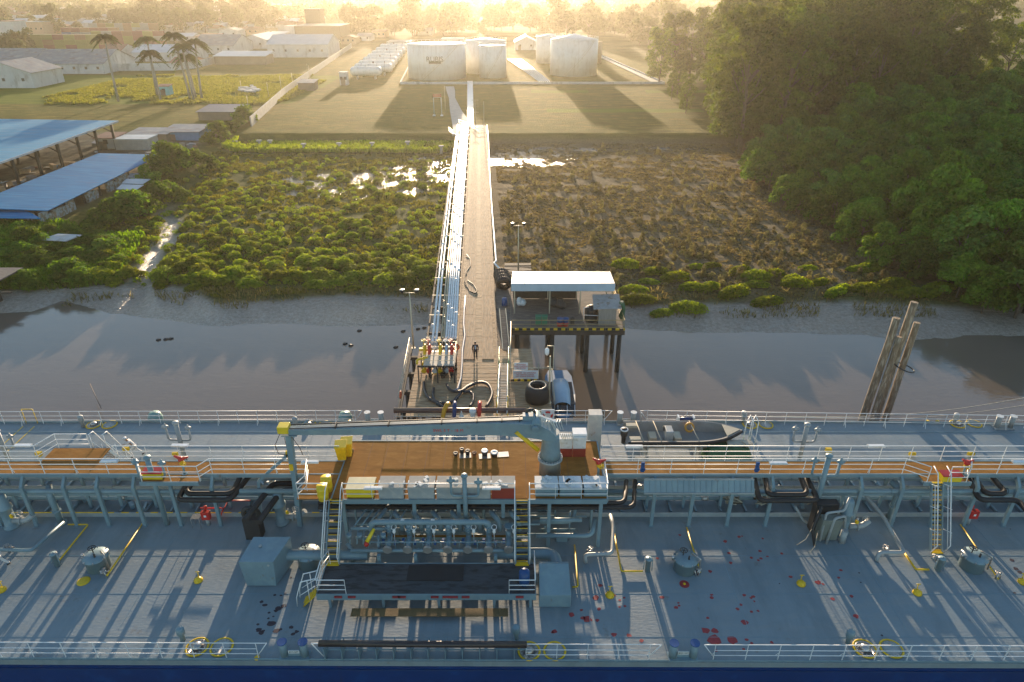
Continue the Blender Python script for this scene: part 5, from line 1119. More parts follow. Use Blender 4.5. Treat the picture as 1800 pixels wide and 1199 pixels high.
# ---------------------------------------------------------------- people
def person(lb,loc,rotz,J,cloth,top,hat,skin=None,held=None,helmetcol=None):
    """J: joints in metres, figure faces -Y; one skinned body, with clothes and hat as children"""
    t=thing('person',lb,'person',loc,rotz)
    def skinmesh(name,edges,rad,m,sub=2):
        ks=list(dict.fromkeys([k for e in edges for k in e])); me=bpy.data.meshes.new(name); me.from_pydata([J[k] for k in ks],[(ks.index(a),ks.index(b)) for a,b in edges],[])
        o=bpy.data.objects.new(name,me); COL.objects.link(o); o.parent=t; KIDS.setdefault(t.name,[]).append(o)
        md=o.modifiers.new('skin','SKIN'); md.use_smooth_shade=True; sl=me.skin_vertices[0].data if me.skin_vertices else None
        if sl is None:
            me.update()
            bpy.context.view_layer.objects.active=o; bpy.context.view_layer.update(); sl=me.skin_vertices[0].data if me.skin_vertices else None
        for i,k in enumerate(ks):
            if sl: 
                r=rad.get(k,.05); r=r if hasattr(r,'__len__') else (r,r); sl[i].radius=r
                sl[i].use_root=(i==0)
        sb=o.modifiers.new('sub','SUBSURF'); sb.levels=sub-1; sb.render_levels=sub-1; me.materials.append(m); return o
    body=[('pel','sp'),('sp','ch'),('ch','ne'),('ne','he'),('he','ht')]
    rad={'pel':(.15,.11),'sp':(.135,.10),'ch':(.17,.115),'ne':.055,'he':.088,'ht':.075}
    for s in 'LR':
        body+=[('ch','sh'+s),('sh'+s,'el'+s),('el'+s,'wr'+s),('wr'+s,'pa'+s),('pel','hi'+s),('hi'+s,'kn'+s),('kn'+s,'an'+s),('an'+s,'to'+s)]
        rad.update({'sh'+s:.058,'el'+s:.043,'wr'+s:.03,'pa'+s:(.034,.016),'hi'+s:.085,'kn'+s:.058,'an'+s:.04,'to'+s:.035})
        w_=Vector(J['wr'+s]); pa=Vector(J['pa'+s]); d=(pa-w_).normalized(); side=d.cross(Vector((0,0,1)));  side=side.normalized() if side.length>.1 else Vector((0,1,0))
        for k in range(4):
            q=pa+side*(.024-.016*k)+d*.02; J[f'f{k}{s}']=tuple(q); J[f'g{k}{s}']=tuple(q+d*(.055+.01*(k in(1,2)))+Vector((0,-.012,0))); body+=[('pa'+s,f'f{k}{s}'),(f'f{k}{s}',f'g{k}{s}')]; rad[f'f{k}{s}']=.0095; rad[f'g{k}{s}']=.008
        q=w_+d*.03+side*.035; J['th'+s]=tuple(q); J['ti'+s]=tuple(q+d*.045+side*.02); body+=[('pa'+s,'th'+s),('th'+s,'ti'+s)]; rad['th'+s]=.011; rad['ti'+s]=.009
    skinmesh('body',body,rad,skin or M_skin)
    k=1.16
    skinmesh('trousers',[('pel','hiL'),('pel','hiR'),('hiL','knL'),('hiR','knR'),('knL','anL'),('knR','anR')],{'pel':(.17,.125),'hiL':.105,'hiR':.105,'knL':.078,'knR':.078,'anL':.064,'anR':.064},cloth)
    skinmesh('jacket',[('sp','ch'),('sp','pel'),('ch','shL'),('ch','shR'),('shL','elL'),('shR','elR'),('elL','wrL'),('elR','wrR')],{'pel':(.185,.14),'sp':(.165,.13),'ch':(.195,.14),'shL':.078,'shR':.078,'elL':.062,'elR':.062,'wrL':.045,'wrR':.045},top)
    he=Vector(J['he']); f=(Vector(J.get('face',(0,-1,0)))).normalized(); up=(Vector(J['ht'])-he).normalized(); sd_=f.cross(up)
    m=MB(); m.lathe(he+up*.05,[(.118,0),(.112,.06),(.08,.11),(.0001,.13)],14) if hat else m.lathe(he+up*.03,[(.098,0),(.095,.06),(.06,.1),(.0001,.11)],12); hb=m.build('helmet' if hat else 'hair',helmetcol or M_white,t,local=True)
    m=MB(); m.lathe(he+f*.085-up*.015,[(.0001,-.025),(.014,-.015),(.010,.02),(.0001,.025)],8)
    for s in (-1,1): m.lathe(he+sd_*s*.09,[(.0001,-.03),(.018,-.01),(.018,.02),(.0001,.03)],8)
    m.build('nose_and_ears',M_skin,t,local=True)
    m=MB()
    for s in (-1,1): m.lathe(he+f*.082+sd_*s*.03+up*.015,[(.0001,-.008),(.012,0),(.0001,.008)],8)
    m.box(he+f*.084-up*.045,(.04,.01,.008)); m.build('eyes_and_mouth',M_dark,t,local=True)
    m=MB()
    for s in 'LR':
        a=Vector(J['an'+s]); o_=Vector(J['to'+s]); m.tube([a+Vector((0,.04,-.02)),a+Vector((0,-.02,-.03)),o_],[.05,.055,.042],10)
    m.build('boots',M_dark,t,local=True)
    return t
def JJ(**k):
    J=dict(pel=(0,0,.95),sp=(0,0,1.13),ch=(0,0,1.38),ne=(0,0,1.50),he=(0,-.01,1.63),ht=(0,-.01,1.73),
      shL=(.19,0,1.42),elL=(.26,.02,1.14),wrL=(.25,-.04,.88),paL=(.25,-.05,.82),hiL=(.1,0,.9),knL=(.11,-.01,.5),anL=(.12,.02,.09),toL=(.13,-.14,.04),
      shR=(-.19,0,1.42),elR=(-.26,.02,1.14),wrR=(-.25,-.04,.88),paR=(-.25,-.05,.82),hiR=(-.1,0,.9),knR=(-.11,-.01,.5),anR=(-.12,.02,.09),toR=(-.13,-.14,.04)); J.update(k); return J
M_navycloth=mat('navy_cloth',(0.012,0.014,0.022),rough=.85); M_whcloth=mat('white_overall',(0.62,0.62,0.62),rough=.85,var=.1); M_shirt=mat('light_shirt',(0.45,0.5,0.58),rough=.8)
v=P(836,632,5.0)
pp=person('man in dark jacket, pale shirt and dark trousers standing on the wooden jetty',(v.x,v.y,5.05),.1,JJ(),M_navycloth,M_navycloth,False,helmetcol=M_dark)
MB().b2(-.055,.055,-.185,-.125,1.1,1.44).build('shirt_front',M_shirt,pp,local=True)
# crewman in white stepping onto the catwalk stair, leaning forward
v=P(238,803,D); J=JJ(pel=(0,.1,.98),sp=(.0,.02,1.14),ch=(0,-.12,1.34),ne=(0,-.2,1.44),he=(0,-.27,1.55),ht=(0,-.3,1.65),shL=(.18,-.13,1.37),shR=(-.18,-.13,1.37),elL=(.22,-.3,1.15),wrL=(.1,-.48,1.1),paL=(.06,-.54,1.1),elR=(-.24,-.28,1.12),wrR=(-.14,-.46,1.08),paR=(-.1,-.52,1.08),
  hiL=(.1,.1,.92),hiR=(-.1,.1,.92),knL=(.1,-.2,.55),anL=(.1,-.1,.09),toL=(.1,-.27,.04),knR=(-.1,.22,.5),anR=(-.1,.55,.14),toR=(-.1,.42,.04),face=(0,-1,-.35))
person('crewman in white overall and helmet striding along the far deck behind the catwalk',(v.x,v.y,D),R(-70),J,M_whcloth,M_whcloth,True)
v=P(8,998,D); person('crewman in white overall walking on the near deck at the left',(v.x-.1,v.y,D),R(-60),JJ(knL=(.1,-.18,.52),anL=(.1,-.22,.09),toL=(.1,-.38,.04),knR=(-.1,.1,.5),anR=(-.1,.35,.12),toR=(-.1,.22,.04)),M_whcloth,M_whcloth,True)
v=P(556,806,D)
t=person('crewman in white with orange helmet bending down behind the catwalk under the jib rest',(PX(478,34.6,D+1),34.6,D),R(80),JJ(pel=(0,.15,.9),sp=(0,.0,1.02),ch=(0,-.22,1.1),ne=(0,-.33,1.12),he=(0,-.43,1.14),ht=(0,-.53,1.15),shL=(.18,-.22,1.12),shR=(-.18,-.22,1.12),elL=(.2,-.3,.85),wrL=(.12,-.42,.65),paL=(.1,-.46,.6),elR=(-.2,-.3,.85),wrR=(-.12,-.42,.65),paR=(-.1,-.46,.6),hiL=(.1,.14,.85),hiR=(-.1,.14,.85),face=(0,-.4,-1)),M_whcloth,M_whcloth,True,helmetcol=mat('orange_helmet',(0.6,0.22,0.02)))
# ================================================================== the jetty
JZ=5.0
JA=-0.0425                       # the jetty runs very slightly left of straight ahead
def JP(u,Y,z=JZ): return (u-0.75+JA*Y,Y,z)
jet=thing('wooden_jetty','long weathered plank jetty running from the ship to the shore','jetty',(-3,60,0))
Y0,Y1=44.8,169.5
# cross planks
m=MB(); g=random.Random(5); y=Y0
while y<Y1:
    w_=.24; 
    if y>56: a,b_=-2.0+g.uniform(-.12,.1),1.75+g.uniform(-.1,.12)
    else: a,b_=-6.6+.02*y,4.9-.1*0
    if y<50.3: b_=5.9+.0
    m.add([],[]); c=JP((a+b_)/2,y+w_/2,JZ-.04-g.random()*.012); m.box(c,(b_-a,w_-.02,.08)); y+=w_
m.build('cross_planks',M_wood2,jet)
m=MB()
for u0 in (-1.35,.35):
    y=Y0+(9.2 if u0<0 else 9.2)
    while y<Y1:
        L=min(g.uniform(4.2,5.2),Y1-y)
        for k in range(4 if u0>0 else 4):
            u=u0+k*.265+ .13; dz=g.random()*.01; p=JP(u,y+.02,JZ+.025+dz); q=JP(u,y+L-.03,JZ+.025+dz); m.beam(p,q,.25,.05)
        y+=L
m.build('running_boards',M_wood,jet)
m=MB()
for Y in [46,49,52,55]+list(range(60,169,6)):
    us=(-6.0,-3.6,-1.6,1.4) if Y<57 else (-3.9,-1.6,1.4)
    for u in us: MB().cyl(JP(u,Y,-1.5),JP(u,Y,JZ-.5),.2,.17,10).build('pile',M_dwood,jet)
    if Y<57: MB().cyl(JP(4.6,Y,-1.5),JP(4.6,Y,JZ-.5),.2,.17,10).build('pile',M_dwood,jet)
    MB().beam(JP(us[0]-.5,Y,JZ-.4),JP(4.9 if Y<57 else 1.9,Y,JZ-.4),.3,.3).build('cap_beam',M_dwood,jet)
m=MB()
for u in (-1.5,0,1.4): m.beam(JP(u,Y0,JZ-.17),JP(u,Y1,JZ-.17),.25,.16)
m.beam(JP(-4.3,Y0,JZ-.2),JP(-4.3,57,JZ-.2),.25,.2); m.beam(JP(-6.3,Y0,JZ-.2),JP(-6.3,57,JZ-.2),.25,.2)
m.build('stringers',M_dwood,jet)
m=MB(); m.beam(JP(-1.98,56.5,JZ+.1),JP(-1.98,Y1,JZ+.1),.18,.2); m.beam(JP(1.72,51,JZ+.08),JP(1.72,Y1,JZ+.08),.16,.16); m.build('kerb_beam',M_wood,jet)
m=MB(); rail(m,[JP(-6.35,46),JP(-6.35,56.2)],1.1,2.2,r=.03,bars=(1.0,.5)); m.build('jetty_rail',mat('galvanised_pipe',(0.5,0.45,0.33),rough=.5,metal=.3),jet)
M_galv=MATS['galvanised_pipe']
# concrete landing on the embankment
m=MB(); m.b2(-11.6,-6.5,169.3,171.5,3.3,JZ-.01); m.build('shore_abutment',M_conc,jet)
# side walkway to the shelter platform
wk=thing('side_walkway','dark plank walkway beside the jetty leading to the shelter platform','walkway',(.3,58,0))
m=MB(); y=50.4
while y<74: m.box(((JP(1.85,y)[0]+ -.15)/2,y+.12,JZ-.06),(-.15-JP(1.85,y)[0],.22,.08)); y+=.24
m.build('planks',M_dwood if False else mat('old_dark_planks',(0.13,0.11,0.095),rough=.85,var=.35,vscale=1.2,stretch=(.5,4,4),col2=(0.20,0.17,0.14),thr=.55,bump=.4),wk)
m=MB(); 
for Y in (52,58,64,70): MB().cyl((-.5,Y,-1.5),(-.5,Y,JZ-.12),.16,.15,10).build('pile',M_dwood,wk)
m=MB(); rail(m,[(-.12,50.3,JZ),(-.12,59.6,JZ)],1.1,1.8,r=.03,bars=(1.0,.55)); m.build('handrail',M_galv,wk)
M_old=MATS['old_dark_planks']
# back landing with stacked beams
t=thing('timber_landing','stack of dark timbers behind the shelter at the jetty side','timber stack',(1.2,76,0)); m=MB()
for k in range(7): m.beam((-.9,74.6+k*.55,JZ-.1+.04*(k%2)),(2.3,74.6+k*.55,JZ-.1+.04*(k%3)),.42,.3)
m.build('timbers',M_dwood,t); m=MB()
for x,y in ((-.6,75),(2,75),(2,78)): m.cyl((x,y,0),(x,y,JZ-.26),.17,.15,8)
m.build('posts',M_dwood,t)
# pipelines on the jetty: nine runs, each a thing
us=[-4.55,-4.2,-3.72,-3.48,-3.25,-3.02,-2.8,-2.55,-2.3]; rs_=[.11,.11,.09,.085,.10,.085,.10,.10,.115]
names=['outermost white pipeline on the left of the jetty','second white pipeline from the water side']+['white pipeline in the middle of the bundle on the jetty']*5+['white pipeline next to the innermost one','innermost white pipeline beside the jetty planks']
for i,(u,r_) in enumerate(zip(us,rs_)):
    zz=JZ+.35+(.1 if i<2 else 0); Ys=57.5 if i>=2 else 56.5
    pts=[JP(u*.94,Ys,zz),JP(u,75,zz),JP(u*1.06,110,zz),JP(u*1.12,Y1,zz-.1)]
    m=MB(); m.tube(pts,r_,10); 
    for Y in range(60,168,12): c=JP(u*(1+.0012*(Y-75)),Y+(i*3)%7,zz); m.cyl(Vector(c),Vector(c)+Vector((0,.06,0)),r_*1.8,r_*1.8,10)
    o=m.build('pipeline',M_pipe if i not in(2,3) else mat('pipeline_cream_paint',(0.5,0.42,0.28),rough=.4,metal=.2),None); tag(o,names[i],'pipeline','pipelines along the jetty')
rk=thing('pipe_rack','low steel rack carrying the pipelines beside the jetty','pipe rack',(-6,60,0)); m=MB()
for Y in range(58,169,5): 
    m.beam(JP(-5.0,Y,JZ+.18),JP(-2.0,Y,JZ+.18),.08,.08); m.beam(JP(-4.4,Y,JZ+.14),JP(-4.4,Y,JZ-.4),.08,.08)
m.build('cross_bars',M_galv,rk); m=MB()
for u in (-4.9,-3.4): m.beam(JP(u,57,JZ-.15),JP(u*1.08,Y1,JZ-.15),.16,.25)
for Y in range(60,169,6): m.beam(JP(-5.1,Y,JZ-.4),JP(-2.0,Y,JZ-.4),.25,.2)
m.build('bearers',M_dwood,rk)
# right edge: white conduit with hose, to the tyre fenders
m=MB(); m.tube([JP(1.95,Y1,JZ+.15),JP(2.05,150,JZ+.15),JP(1.95,120,JZ+.15),JP(2.0,100,JZ+.15),JP(2.15,78.5,JZ+.15),(P(868,462,5.1)),(P(888,482,5.1))],.11,10); o=m.build('white_hose',M_pipe); tag(o,'thick white hose running along the right edge of the jetty','hose')
m=MB(); pts=[P(820,447,5.1),P(826,455,5.1),P(827,467,5.1),P(818,480,5.1),P(817,493,5.1),P(822,505,5.1),P(826,512,5.1),P(835,516,5.1),P(839,511,5.1),P(832,500,5.1),P(822,493,5.1)]
m.tube(pts,.05,6); o=m.build('black_cable_loop',M_black); tag(o,'loose black cable looped on the jetty planks','cable')
m=MB(); m.tube([P(a,b,5.12) for a,b in ((818,520),(816,545),(815,570),(817,590),(813,615),(812,640),(810,665),(805,684),(795,688))],.10,8); o=m.build('grey_hose',mat('grey_hose_rubber',(0.30,0.33,0.38),rough=.5)); tag(o,'grey hose lying along the planks beside the standing man','hose')
# ---------------------------------------------------------------- loading manifold on the jetty head
man=thing('loading_manifold','bank of yellow, red and white valve risers on the jetty head','valve manifold',(-8,53,JZ))
M_plat=mat('manifold_deck_plate',(0.45,0.40,0.32),rough=.7)
zt=JZ+1.7; y0,y1=51.6,53.7
x0=P(735,636,zt).x; x1=P(800,636,zt).x; ya=P(800,643,zt).y; yb=P(800,619,zt).y
MB().b2(x0+.5,x1,ya,yb,zt-.06,zt).build('deck_plate',M_plat,man)
m=MB()
for x in (x0,x0+1.6,x1-.1):
    for y in (ya+.1,yb): m.b2(x,x+.1,y-.1,y,JZ,zt-.062)
m.b2(x0,x1,ya-.08,ya-.002,zt-.12,zt+.02); m.build('frame',M_dark,man)
m=MB(); rail(m,[(x0+.3,yb+.05,zt),(x1,yb+.05,zt),(x1,ya,zt),(x0+.3,ya,zt)],1.0,1.3,r=.025,bars=(1.0,.5)); m.build('rail',M_galv,man)
specs=[(748,M_yellow,1),(756,M_red,0),(775,M_yellow,0),(766,M_white2,0),(786,mat('pale_blue_paint',(0.35,0.45,0.52),rough=.5),0),(795,M_red,0)]
for k,(px_,mt,lo) in enumerate(specs):
    x=PX(px_,52.4,JZ+1.2); m=MB(); h=2.3 if mt is not M_white2 else 1.6; yb_=52.6
    m.pipe([(x,54.6,JZ+.5),(x,yb_,JZ+.6),(x,yb_,JZ+h),(x,yb_-.6,JZ+h),(x,yb_-1.0,JZ+.8),(x,yb_-1.7,JZ+.55)],.12,10,bend=.25)
    for z in (.9,1.5,2.0): 
        if z<h: m.cyl((x,yb_,JZ+z),(x,yb_,JZ+z+.07),.23,.23,12)
    m.cyl((x,yb_-1.6,JZ+.58),(x,yb_-1.7,JZ+.55),.24,.24,12); o=m.build('riser',mt,man)
    m=MB(); m.wheel((x-.1,yb_-.1,JZ+h+.45),.2,tr=.03); m.cyl((x-.1,yb_-.1,JZ+h),(x-.1,yb_-.1,JZ+h+.45),.06,.05,8); m.box((x,yb_-1.1,JZ+1.0),(.35,.35,.4)); m.build('valve',mt,o)
m=MB(); m.pipe([P(733,640,JZ+2.2),P(733,632,JZ+2.4),P(752,628,JZ+2.6)],.09,8); m.b2(x0-.1,x0+.9,52.2,52.5,JZ+1.85,JZ+2.05); m.build('yellow_branch',M_yellow,man)
m=MB(); m.tube([P(735,700,JZ+.8),P(772,700,JZ+.8)],.06,6) if False else m.cyl((x0+.9,51.6,JZ+.95),(x0+2.4,51.6,JZ+.95),.06,.06,8); g=random.Random(3)
for k in range(16): x=g.uniform(x0,x1); y=g.uniform(50.6,53.4); m.cyl((x,y,JZ),(x,y,JZ+g.uniform(.4,1.3)),g.uniform(.04,.1),None,8); m.box((x,y,JZ+.35),(.3,.3,.25))
m.build('valve_clutter',M_dark,man)
m=MB()
for k in range(7): x=g.uniform(x0+.2,x1); m.box((x,50.9+g.random(),JZ+.3),(.28,.18,.14))
m.build('yellow_grating_block',M_yellow,man)
# hoses from the manifold to the ship
M_hose=mat('loading_hose',(0.03,0.032,0.04),rough=.45,var=.2,bump=.3,bscale=30)
def hose(pix,lb,r=.13,z=JZ+.16,m_=None,end=None):
    pts=[P(a,b,z) for a,b in pix]
    out=[pts[0]]
    for i in range(len(pts)-1):      # Catmull-Rom smoothing
        p0=pts[max(i-1,0)];p1=pts[i];p2=pts[i+1];p3=pts[min(i+2,len(pts)-1)]
        for t in (.25,.5,.75,1): out.append(.5*((2*p1)+(-p0+p2)*t+(2*p0-5*p1+4*p2-p3)*t*t+(-p0+3*p1-3*p2+p3)*t**3))
    o=MB().tube(out,r,10).build('loading_hose',m_ or M_hose); tag(o,lb,'hose','black loading hoses')
hose([(745,672),(746,685),(752,698),(765,706),(780,709),(795,706),(806,696),(814,685),(828,676),(845,672),(858,676),(865,690),(862,703),(855,715)],'long black loading hose making the big loop across the planks')
hose([(785,675),(790,684),(800,688),(812,687),(822,680),(835,674)],'short black hose with a red section leading from the blue riser',.12,JZ+.3)
hose([(762,682),(761,695),(766,706),(775,713),(786,716)],'black hose dropping from the yellow riser to the ship side',.12)
hose([(815,690),(824,688),(832,695),(831,706),(826,715)],'black hose curling down inside the big loop',.12,JZ+.2)
# life ring on the manifold corner, extinguishers
def ringthing(px_,py_,z,lb,ax='Y',s=1):
    v=P(px_,py_,z); t=thing('life_ring',lb,'life ring',(v.x,v.y,v.z)); o=MB().torus((0,0,0),.3*s,.07*s,22,8,ax).build('ring',mat('orange_ring',(0.55,0.10,0.03),rough=.5),t,local=True)
ringthing(801,610,JZ+1.3,'orange life ring hung on the corner post of the valve manifold'); ringthing(704,694,JZ+.7,'red life ring tied to the left rail of the jetty head','X',.9)
# gangway
t=thing('gangway','steel gangway with green and yellow side rails between jetty and ship','gangway',(JP(2.3,47)[0],47,JZ))
ga,gb=P(876,662,JZ+.1),P(876,662,JZ+.1); xg=PX(885,50,JZ); yA,yB=53.0,42.0; zA,zB=JZ+.1,D+1.2
m=MB(); n=30
for k in range(n): f=k/n; m.b2(xg-.33,xg+.33,yA+(yB-yA)*f-.07,yA+(yB-yA)*f+.05,zA+(zB-zA)*f,zA+(zB-zA)*f+.03)
m.build('treads',M_old if False else mat('worn_tread_boards',(0.36,0.32,0.27),rough=.8,var=.3),t)
m=MB()
for s in (-.36,.36): m.beam((xg+s,yA,zA),(xg+s,yB,zB),.06,.16); m.tube([(xg+s,yA-1.8,zA+.95),(xg+s,yB,zB+1.0)],.03,6)
m.build('stringer',M_white2,t)
m=MB()
for s in (-.42,.42): m.tube([(xg+s,yA+1.6,zA+.9),(xg+s,yA-3.5,zA+1.1)],.03,6); m.tube([(xg+s,yA-4,zA+.4),(xg+s,yA+1,zA+.1)],.03,6)
for s in (-.42,.42):
    for k in range(6): y=yA-k*1.7; z=zA+(zB-zA)*(k*1.7/11); m.cyl((xg+s,y,z),(xg+s,y,z+1.0),.02,.02,5)
m.build('green_rail',mat('green_paint',(0.03,0.22,0.09),rough=.5),t)
m=MB()
for s in (-.4,.4): m.cyl((xg+s,42.9,D),(xg+s,42.9,D+2.1),.05,.05,8)
m.b2(xg-.4,xg+.4,41.9,42.4,D+.3,D+.34); m.build('yellow_post',M_yellow,t)
# second small ramp beside the boards
t=thing('ramp_boards','short wooden ramp leaning beside the jetty planks','ramp',(JP(2.2,58)[0],58,JZ)); m=MB()
for s in (-.32,.3): m.beam((PX(885,61,JZ)+s-.1,62.5,JZ+1.1),(PX(888,55,JZ)+s+.1,55.3,JZ+.35),.07,.2)
m.build('side_boards',M_galv,t); MB().slab([(PX(885,61,JZ)-.4,62.5,JZ+1.0),(PX(888,55,JZ)-.2,55.3,JZ+.25),(PX(888,55,JZ)+.4,55.3,JZ+.25),(PX(885,61,JZ)+.2,62.5,JZ+1.0)],.05).build('ramp_planks',M_old,t)
# ---------------------------------------------------------------- sign boards, lamp posts, big fender on the right corner
sg=thing('notice_board','white notice boards with red and dark writing on the jetty rail','sign',(P(915,695,JZ).x,50.2,JZ))
xa,xb=PX(902,50.3,JZ+1.5),PX(946,50.3,JZ+.7); 
MB().b2(PX(904,50.3,JZ+1.5),PX(928,50.3,JZ+1.5),50.28,50.3,JZ+1.05,JZ+1.75).build('upper_board',M_white,sg); MB().b2(xa,xb,50.24,50.26,JZ+.2,JZ+1.02).build('lower_board',M_white,sg)
text('lettering','WARNING\nSHIP LOADING\nNO ENTRY',.17,((PX(904,50.3,JZ+1.5)+PX(928,50.3,JZ+1.5))/2,50.27,JZ+1.4),(math.pi/2,0,0),M_red,sg)
text('lettering','DANGER  NO SMOKING\nNO NAKED LIGHTS\nNO MOBILE PHONES',.17,((xa+xb)/2-.05,50.23,JZ+.62),(math.pi/2,0,0),M_red,sg)
m=MB()
for x in (xa,xb): m.b2(x,x+.05,50.31,50.36,JZ,JZ+1.7)
m.build('post',M_galv,sg)
t=thing('corner_rail','yellow rail with black and yellow kick board round the right corner of the jetty head','railing',(2,49,JZ)); m=MB(); rail(m,[(-.1,50.35,JZ),(3.35,50.35,JZ),(3.35,45.2,JZ)],1.2,1.7,r=.03,bars=(1.0,)); m.build('rail',M_yellow if False else M_galv,t)
m=MB(); m2=MB(); x=-.1; k=0
while x<2.2: (m if k%2 else m2).b2(x,x+.28,50.16,50.2,JZ,JZ+.2); x+=.28; k+=1
m.build('yellow_blocks',M_yellow,t); m2.build('black_blocks',M_black,t)
def tyre(name,lb,c,Rr,r,axis='Z',rot=None,n=1,gap=.5,grp=None):
    t=thing(name,lb,'tyre',c,0,grp)
    for i in range(n):
        m=MB(); 
        vs=[]
        prof=[(Rr*.55,-.5*r),(Rr*.9,-.62*r),(Rr*1.0,-.45*r),(Rr*1.03,0),(Rr*1.0,.45*r),(Rr*.9,.62*r),(Rr*.55,.5*r),(Rr*.5,.2*r),(Rr*.5,-.2*r)]
        m.lathe((0,0,0),prof+[prof[0]],30); m.f=[f for f in m.f if len(f)==4]; m.sm=m.sm[:len(m.f)]
        for k in range(24):
            a=k*math.pi/12; q=Matrix.Rotation(a,3,'Z'); m.box(q@Vector((Rr*1.02,0,0)),(.06*Rr,.12*Rr,r*.9),rot=q)
        o=m.build('tread',M_black,t,local=True); M4=(rot or Matrix.Identity(3)); o.rotation_euler=M4.to_euler(); o.location=M4@Vector((0,0,i*gap))
    return t
v=P(945,710,JZ)
t=thing('rubber_fender','huge round black rubber fender with a bright rim standing on the jetty corner','fender',(v.x,v.y+.5,JZ))
MB().lathe((0,0,0),[(.78,0),(.98,.12),(1.02,.6),(.98,1.2),(.85,1.42),(.66,1.5),(.55,1.42),(.5,1.2),(.5,.15)],36).build('body',M_black,t,local=True)
MB().torus((0,0,1.47),.66,.06,32,8).build('rim',mat('worn_rubber_rim',(0.30,0.27,0.22),rough=.35),t,local=True)
# lamp posts
def lamp(px_,basey,z0,topy,heads,lb,grp='lamp posts'):
    v=P(px_,basey,z0); zt=PZ(topy,v.y); t=thing('lamp_post',lb,'lamp post',(v.x,v.y,z0),0,grp); h=zt-z0
    m=MB(); m.tube([(0,0,0),(0,0,h*.5),(0,0,h)],[.09,.07,.05],8); m.lathe((0,0,0),[(.2,0),(.2,.05)],10); m.cyl((-.6,0,h-.05),(.6,0,h-.05),.03,.03,6) if heads==2 else None; m.build('pole',M_galv,t,local=True)
    if heads==2:
        for s in (-1,1):
            m=MB(); m.lathe((s*.65,-.05,h+.1),[(.1,-.15),(.24,.1),(.26,.16),(.0001,.17)],12,axis='Z'); o=m.build('flood_lamp',M_dark,t,local=True); 
            MB().lathe((s*.65,-.05,h+.28),[(.0001,.02),(.24,0)],12).build('lens',M_steel,o,local=True)
    return t,h
lamp(727,612,JZ,514,2,'twin-headed flood lamp post rising left of the valve manifold'); t,h=lamp(911,478,JZ,396,2,'twin-headed flood lamp post behind the shelter roof')
t,h=lamp(965,708,JZ,626,1,'short pole with a hanging white lamp beside the big rubber fender')
m=MB(); m.tube([(0,0,h-1.2),(.25,0,h-1.2),(.25,0,h+.9),(-.25,0,h+.9),(-.25,0,h+.7)],.025,6); m.cyl((-.25,0,h-.95),(.1,0,h-.95),.03,.03,6); m.build('bracket',M_galv,t,local=True); m=MB(); m.lathe((-.27,0,h+.1),[(.1,0),(.17,.15),(.17,.5),(.06,.62)],12); m.build('lamp_head',M_white,t,local=True)
lamp(851,235,3.3,178,1,'thin light pole at the head of the jetty')
# ---------------------------------------------------------------- shelter platform
sh=thing('shelter_platform','plank platform on dark piles with a white metal roof beside the jetty','shelter',(5.5,64,0))
fx0,fx1,fy0,fy1=-.1,11.1,60.0,69.5
m=MB(); y=fy0
while y<fy1: m.box(((fx0+fx1)/2,y+.12,JZ-.06),(fx1-fx0,.22,.08)); y+=.245
m.build('floor_planks',M_old,sh)
m=MB()
for x in (.5,4,7.5,10.7):
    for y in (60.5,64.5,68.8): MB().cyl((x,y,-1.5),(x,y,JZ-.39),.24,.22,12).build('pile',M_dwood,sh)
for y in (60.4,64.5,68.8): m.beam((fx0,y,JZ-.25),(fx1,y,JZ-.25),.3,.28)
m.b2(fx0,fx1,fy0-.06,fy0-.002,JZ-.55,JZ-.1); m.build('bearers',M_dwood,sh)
m=MB(); m2=MB(); x=fx0; k=0
while x<fx1: (m if k%2 else m2).b2(x,min(x+.38,fx1),fy0-.07,fy0+.03,JZ-.019,JZ+.18); x+=.38; k+=1
m.build('yellow_kerb_blocks',M_yellow,sh); m2.build('black_kerb_blocks',M_black,sh)
m=MB(); rail(m,[(-.05,59.9,JZ),(11.0,59.9,JZ),(11.0,68,JZ)],1.1,1.9,r=.03,bars=(1.0,.6,.3)); m.build('handrail',mat('rusty_yellow_rail',(0.35,0.26,0.12),rough=.6),sh)
m=MB(); rx0,rx1=-.05,10.35; m.slab([(rx0,63.6,8.42),(rx1,63.6,8.42),(rx1+.1,67.9,8.0),(rx0+.1,67.9,8.0)],.06); m.build('roof_sheet',mat('white_roof_sheet',(0.55,0.56,0.55),rough=.5,var=.12,stretch=(5,.3,1),col2=(0.36,0.33,0.27),thr=.6,bump=.6,bscale=2),sh)
m=MB(); m.b2(rx0-.03,rx1+.03,63.5,63.56,7.62,8.4); m.build('roof_fascia',mat('pale_blue_fascia',(0.36,0.47,0.55),rough=.5,var=.1,bump=.2,bscale=6),sh)
m=MB()
for x in (.2,3.8,6.9,10.1):
    for y,z in ((63.8,8.3),(67.5,7.9)): MB().b2(x,x+.12,y,y+.12,JZ-.02,z).build('post',M_galv,sh)
MB().b2(.1,7.0,67.6,67.66,JZ,7.7).build('back_wall',mat('dark_brown_boards',(0.05,0.04,0.03),rough=.9,var=.3,vscale=3),sh)
t=thing('water_tank','ribbed black plastic water tank on the shelter platform','water tank',(P(1035,548,JZ).x,62.2,JZ)); MB().lathe((0,0,0),[(.62,0),(.66,.1),(.62,.2),(.66,.35),(.62,.5),(.66,.65),(.62,.8),(.66,.95),(.62,1.1),(.66,1.25),(.6,1.4),(.3,1.55),(.25,1.65),(.0001,1.66)],26).build('body',M_black,t,local=True)
m=MB(); m.pipe([(-.8,-.3,0),(-.8,-.3,1.5),(-.3,-.3,1.6)],.03,6); m.pipe([(-.8,-.7,.9),(1.0,-.9,.9),(1.0,-1.0,-.2)],.03,6); m.build('fill_pipe',M_white,t,local=True)
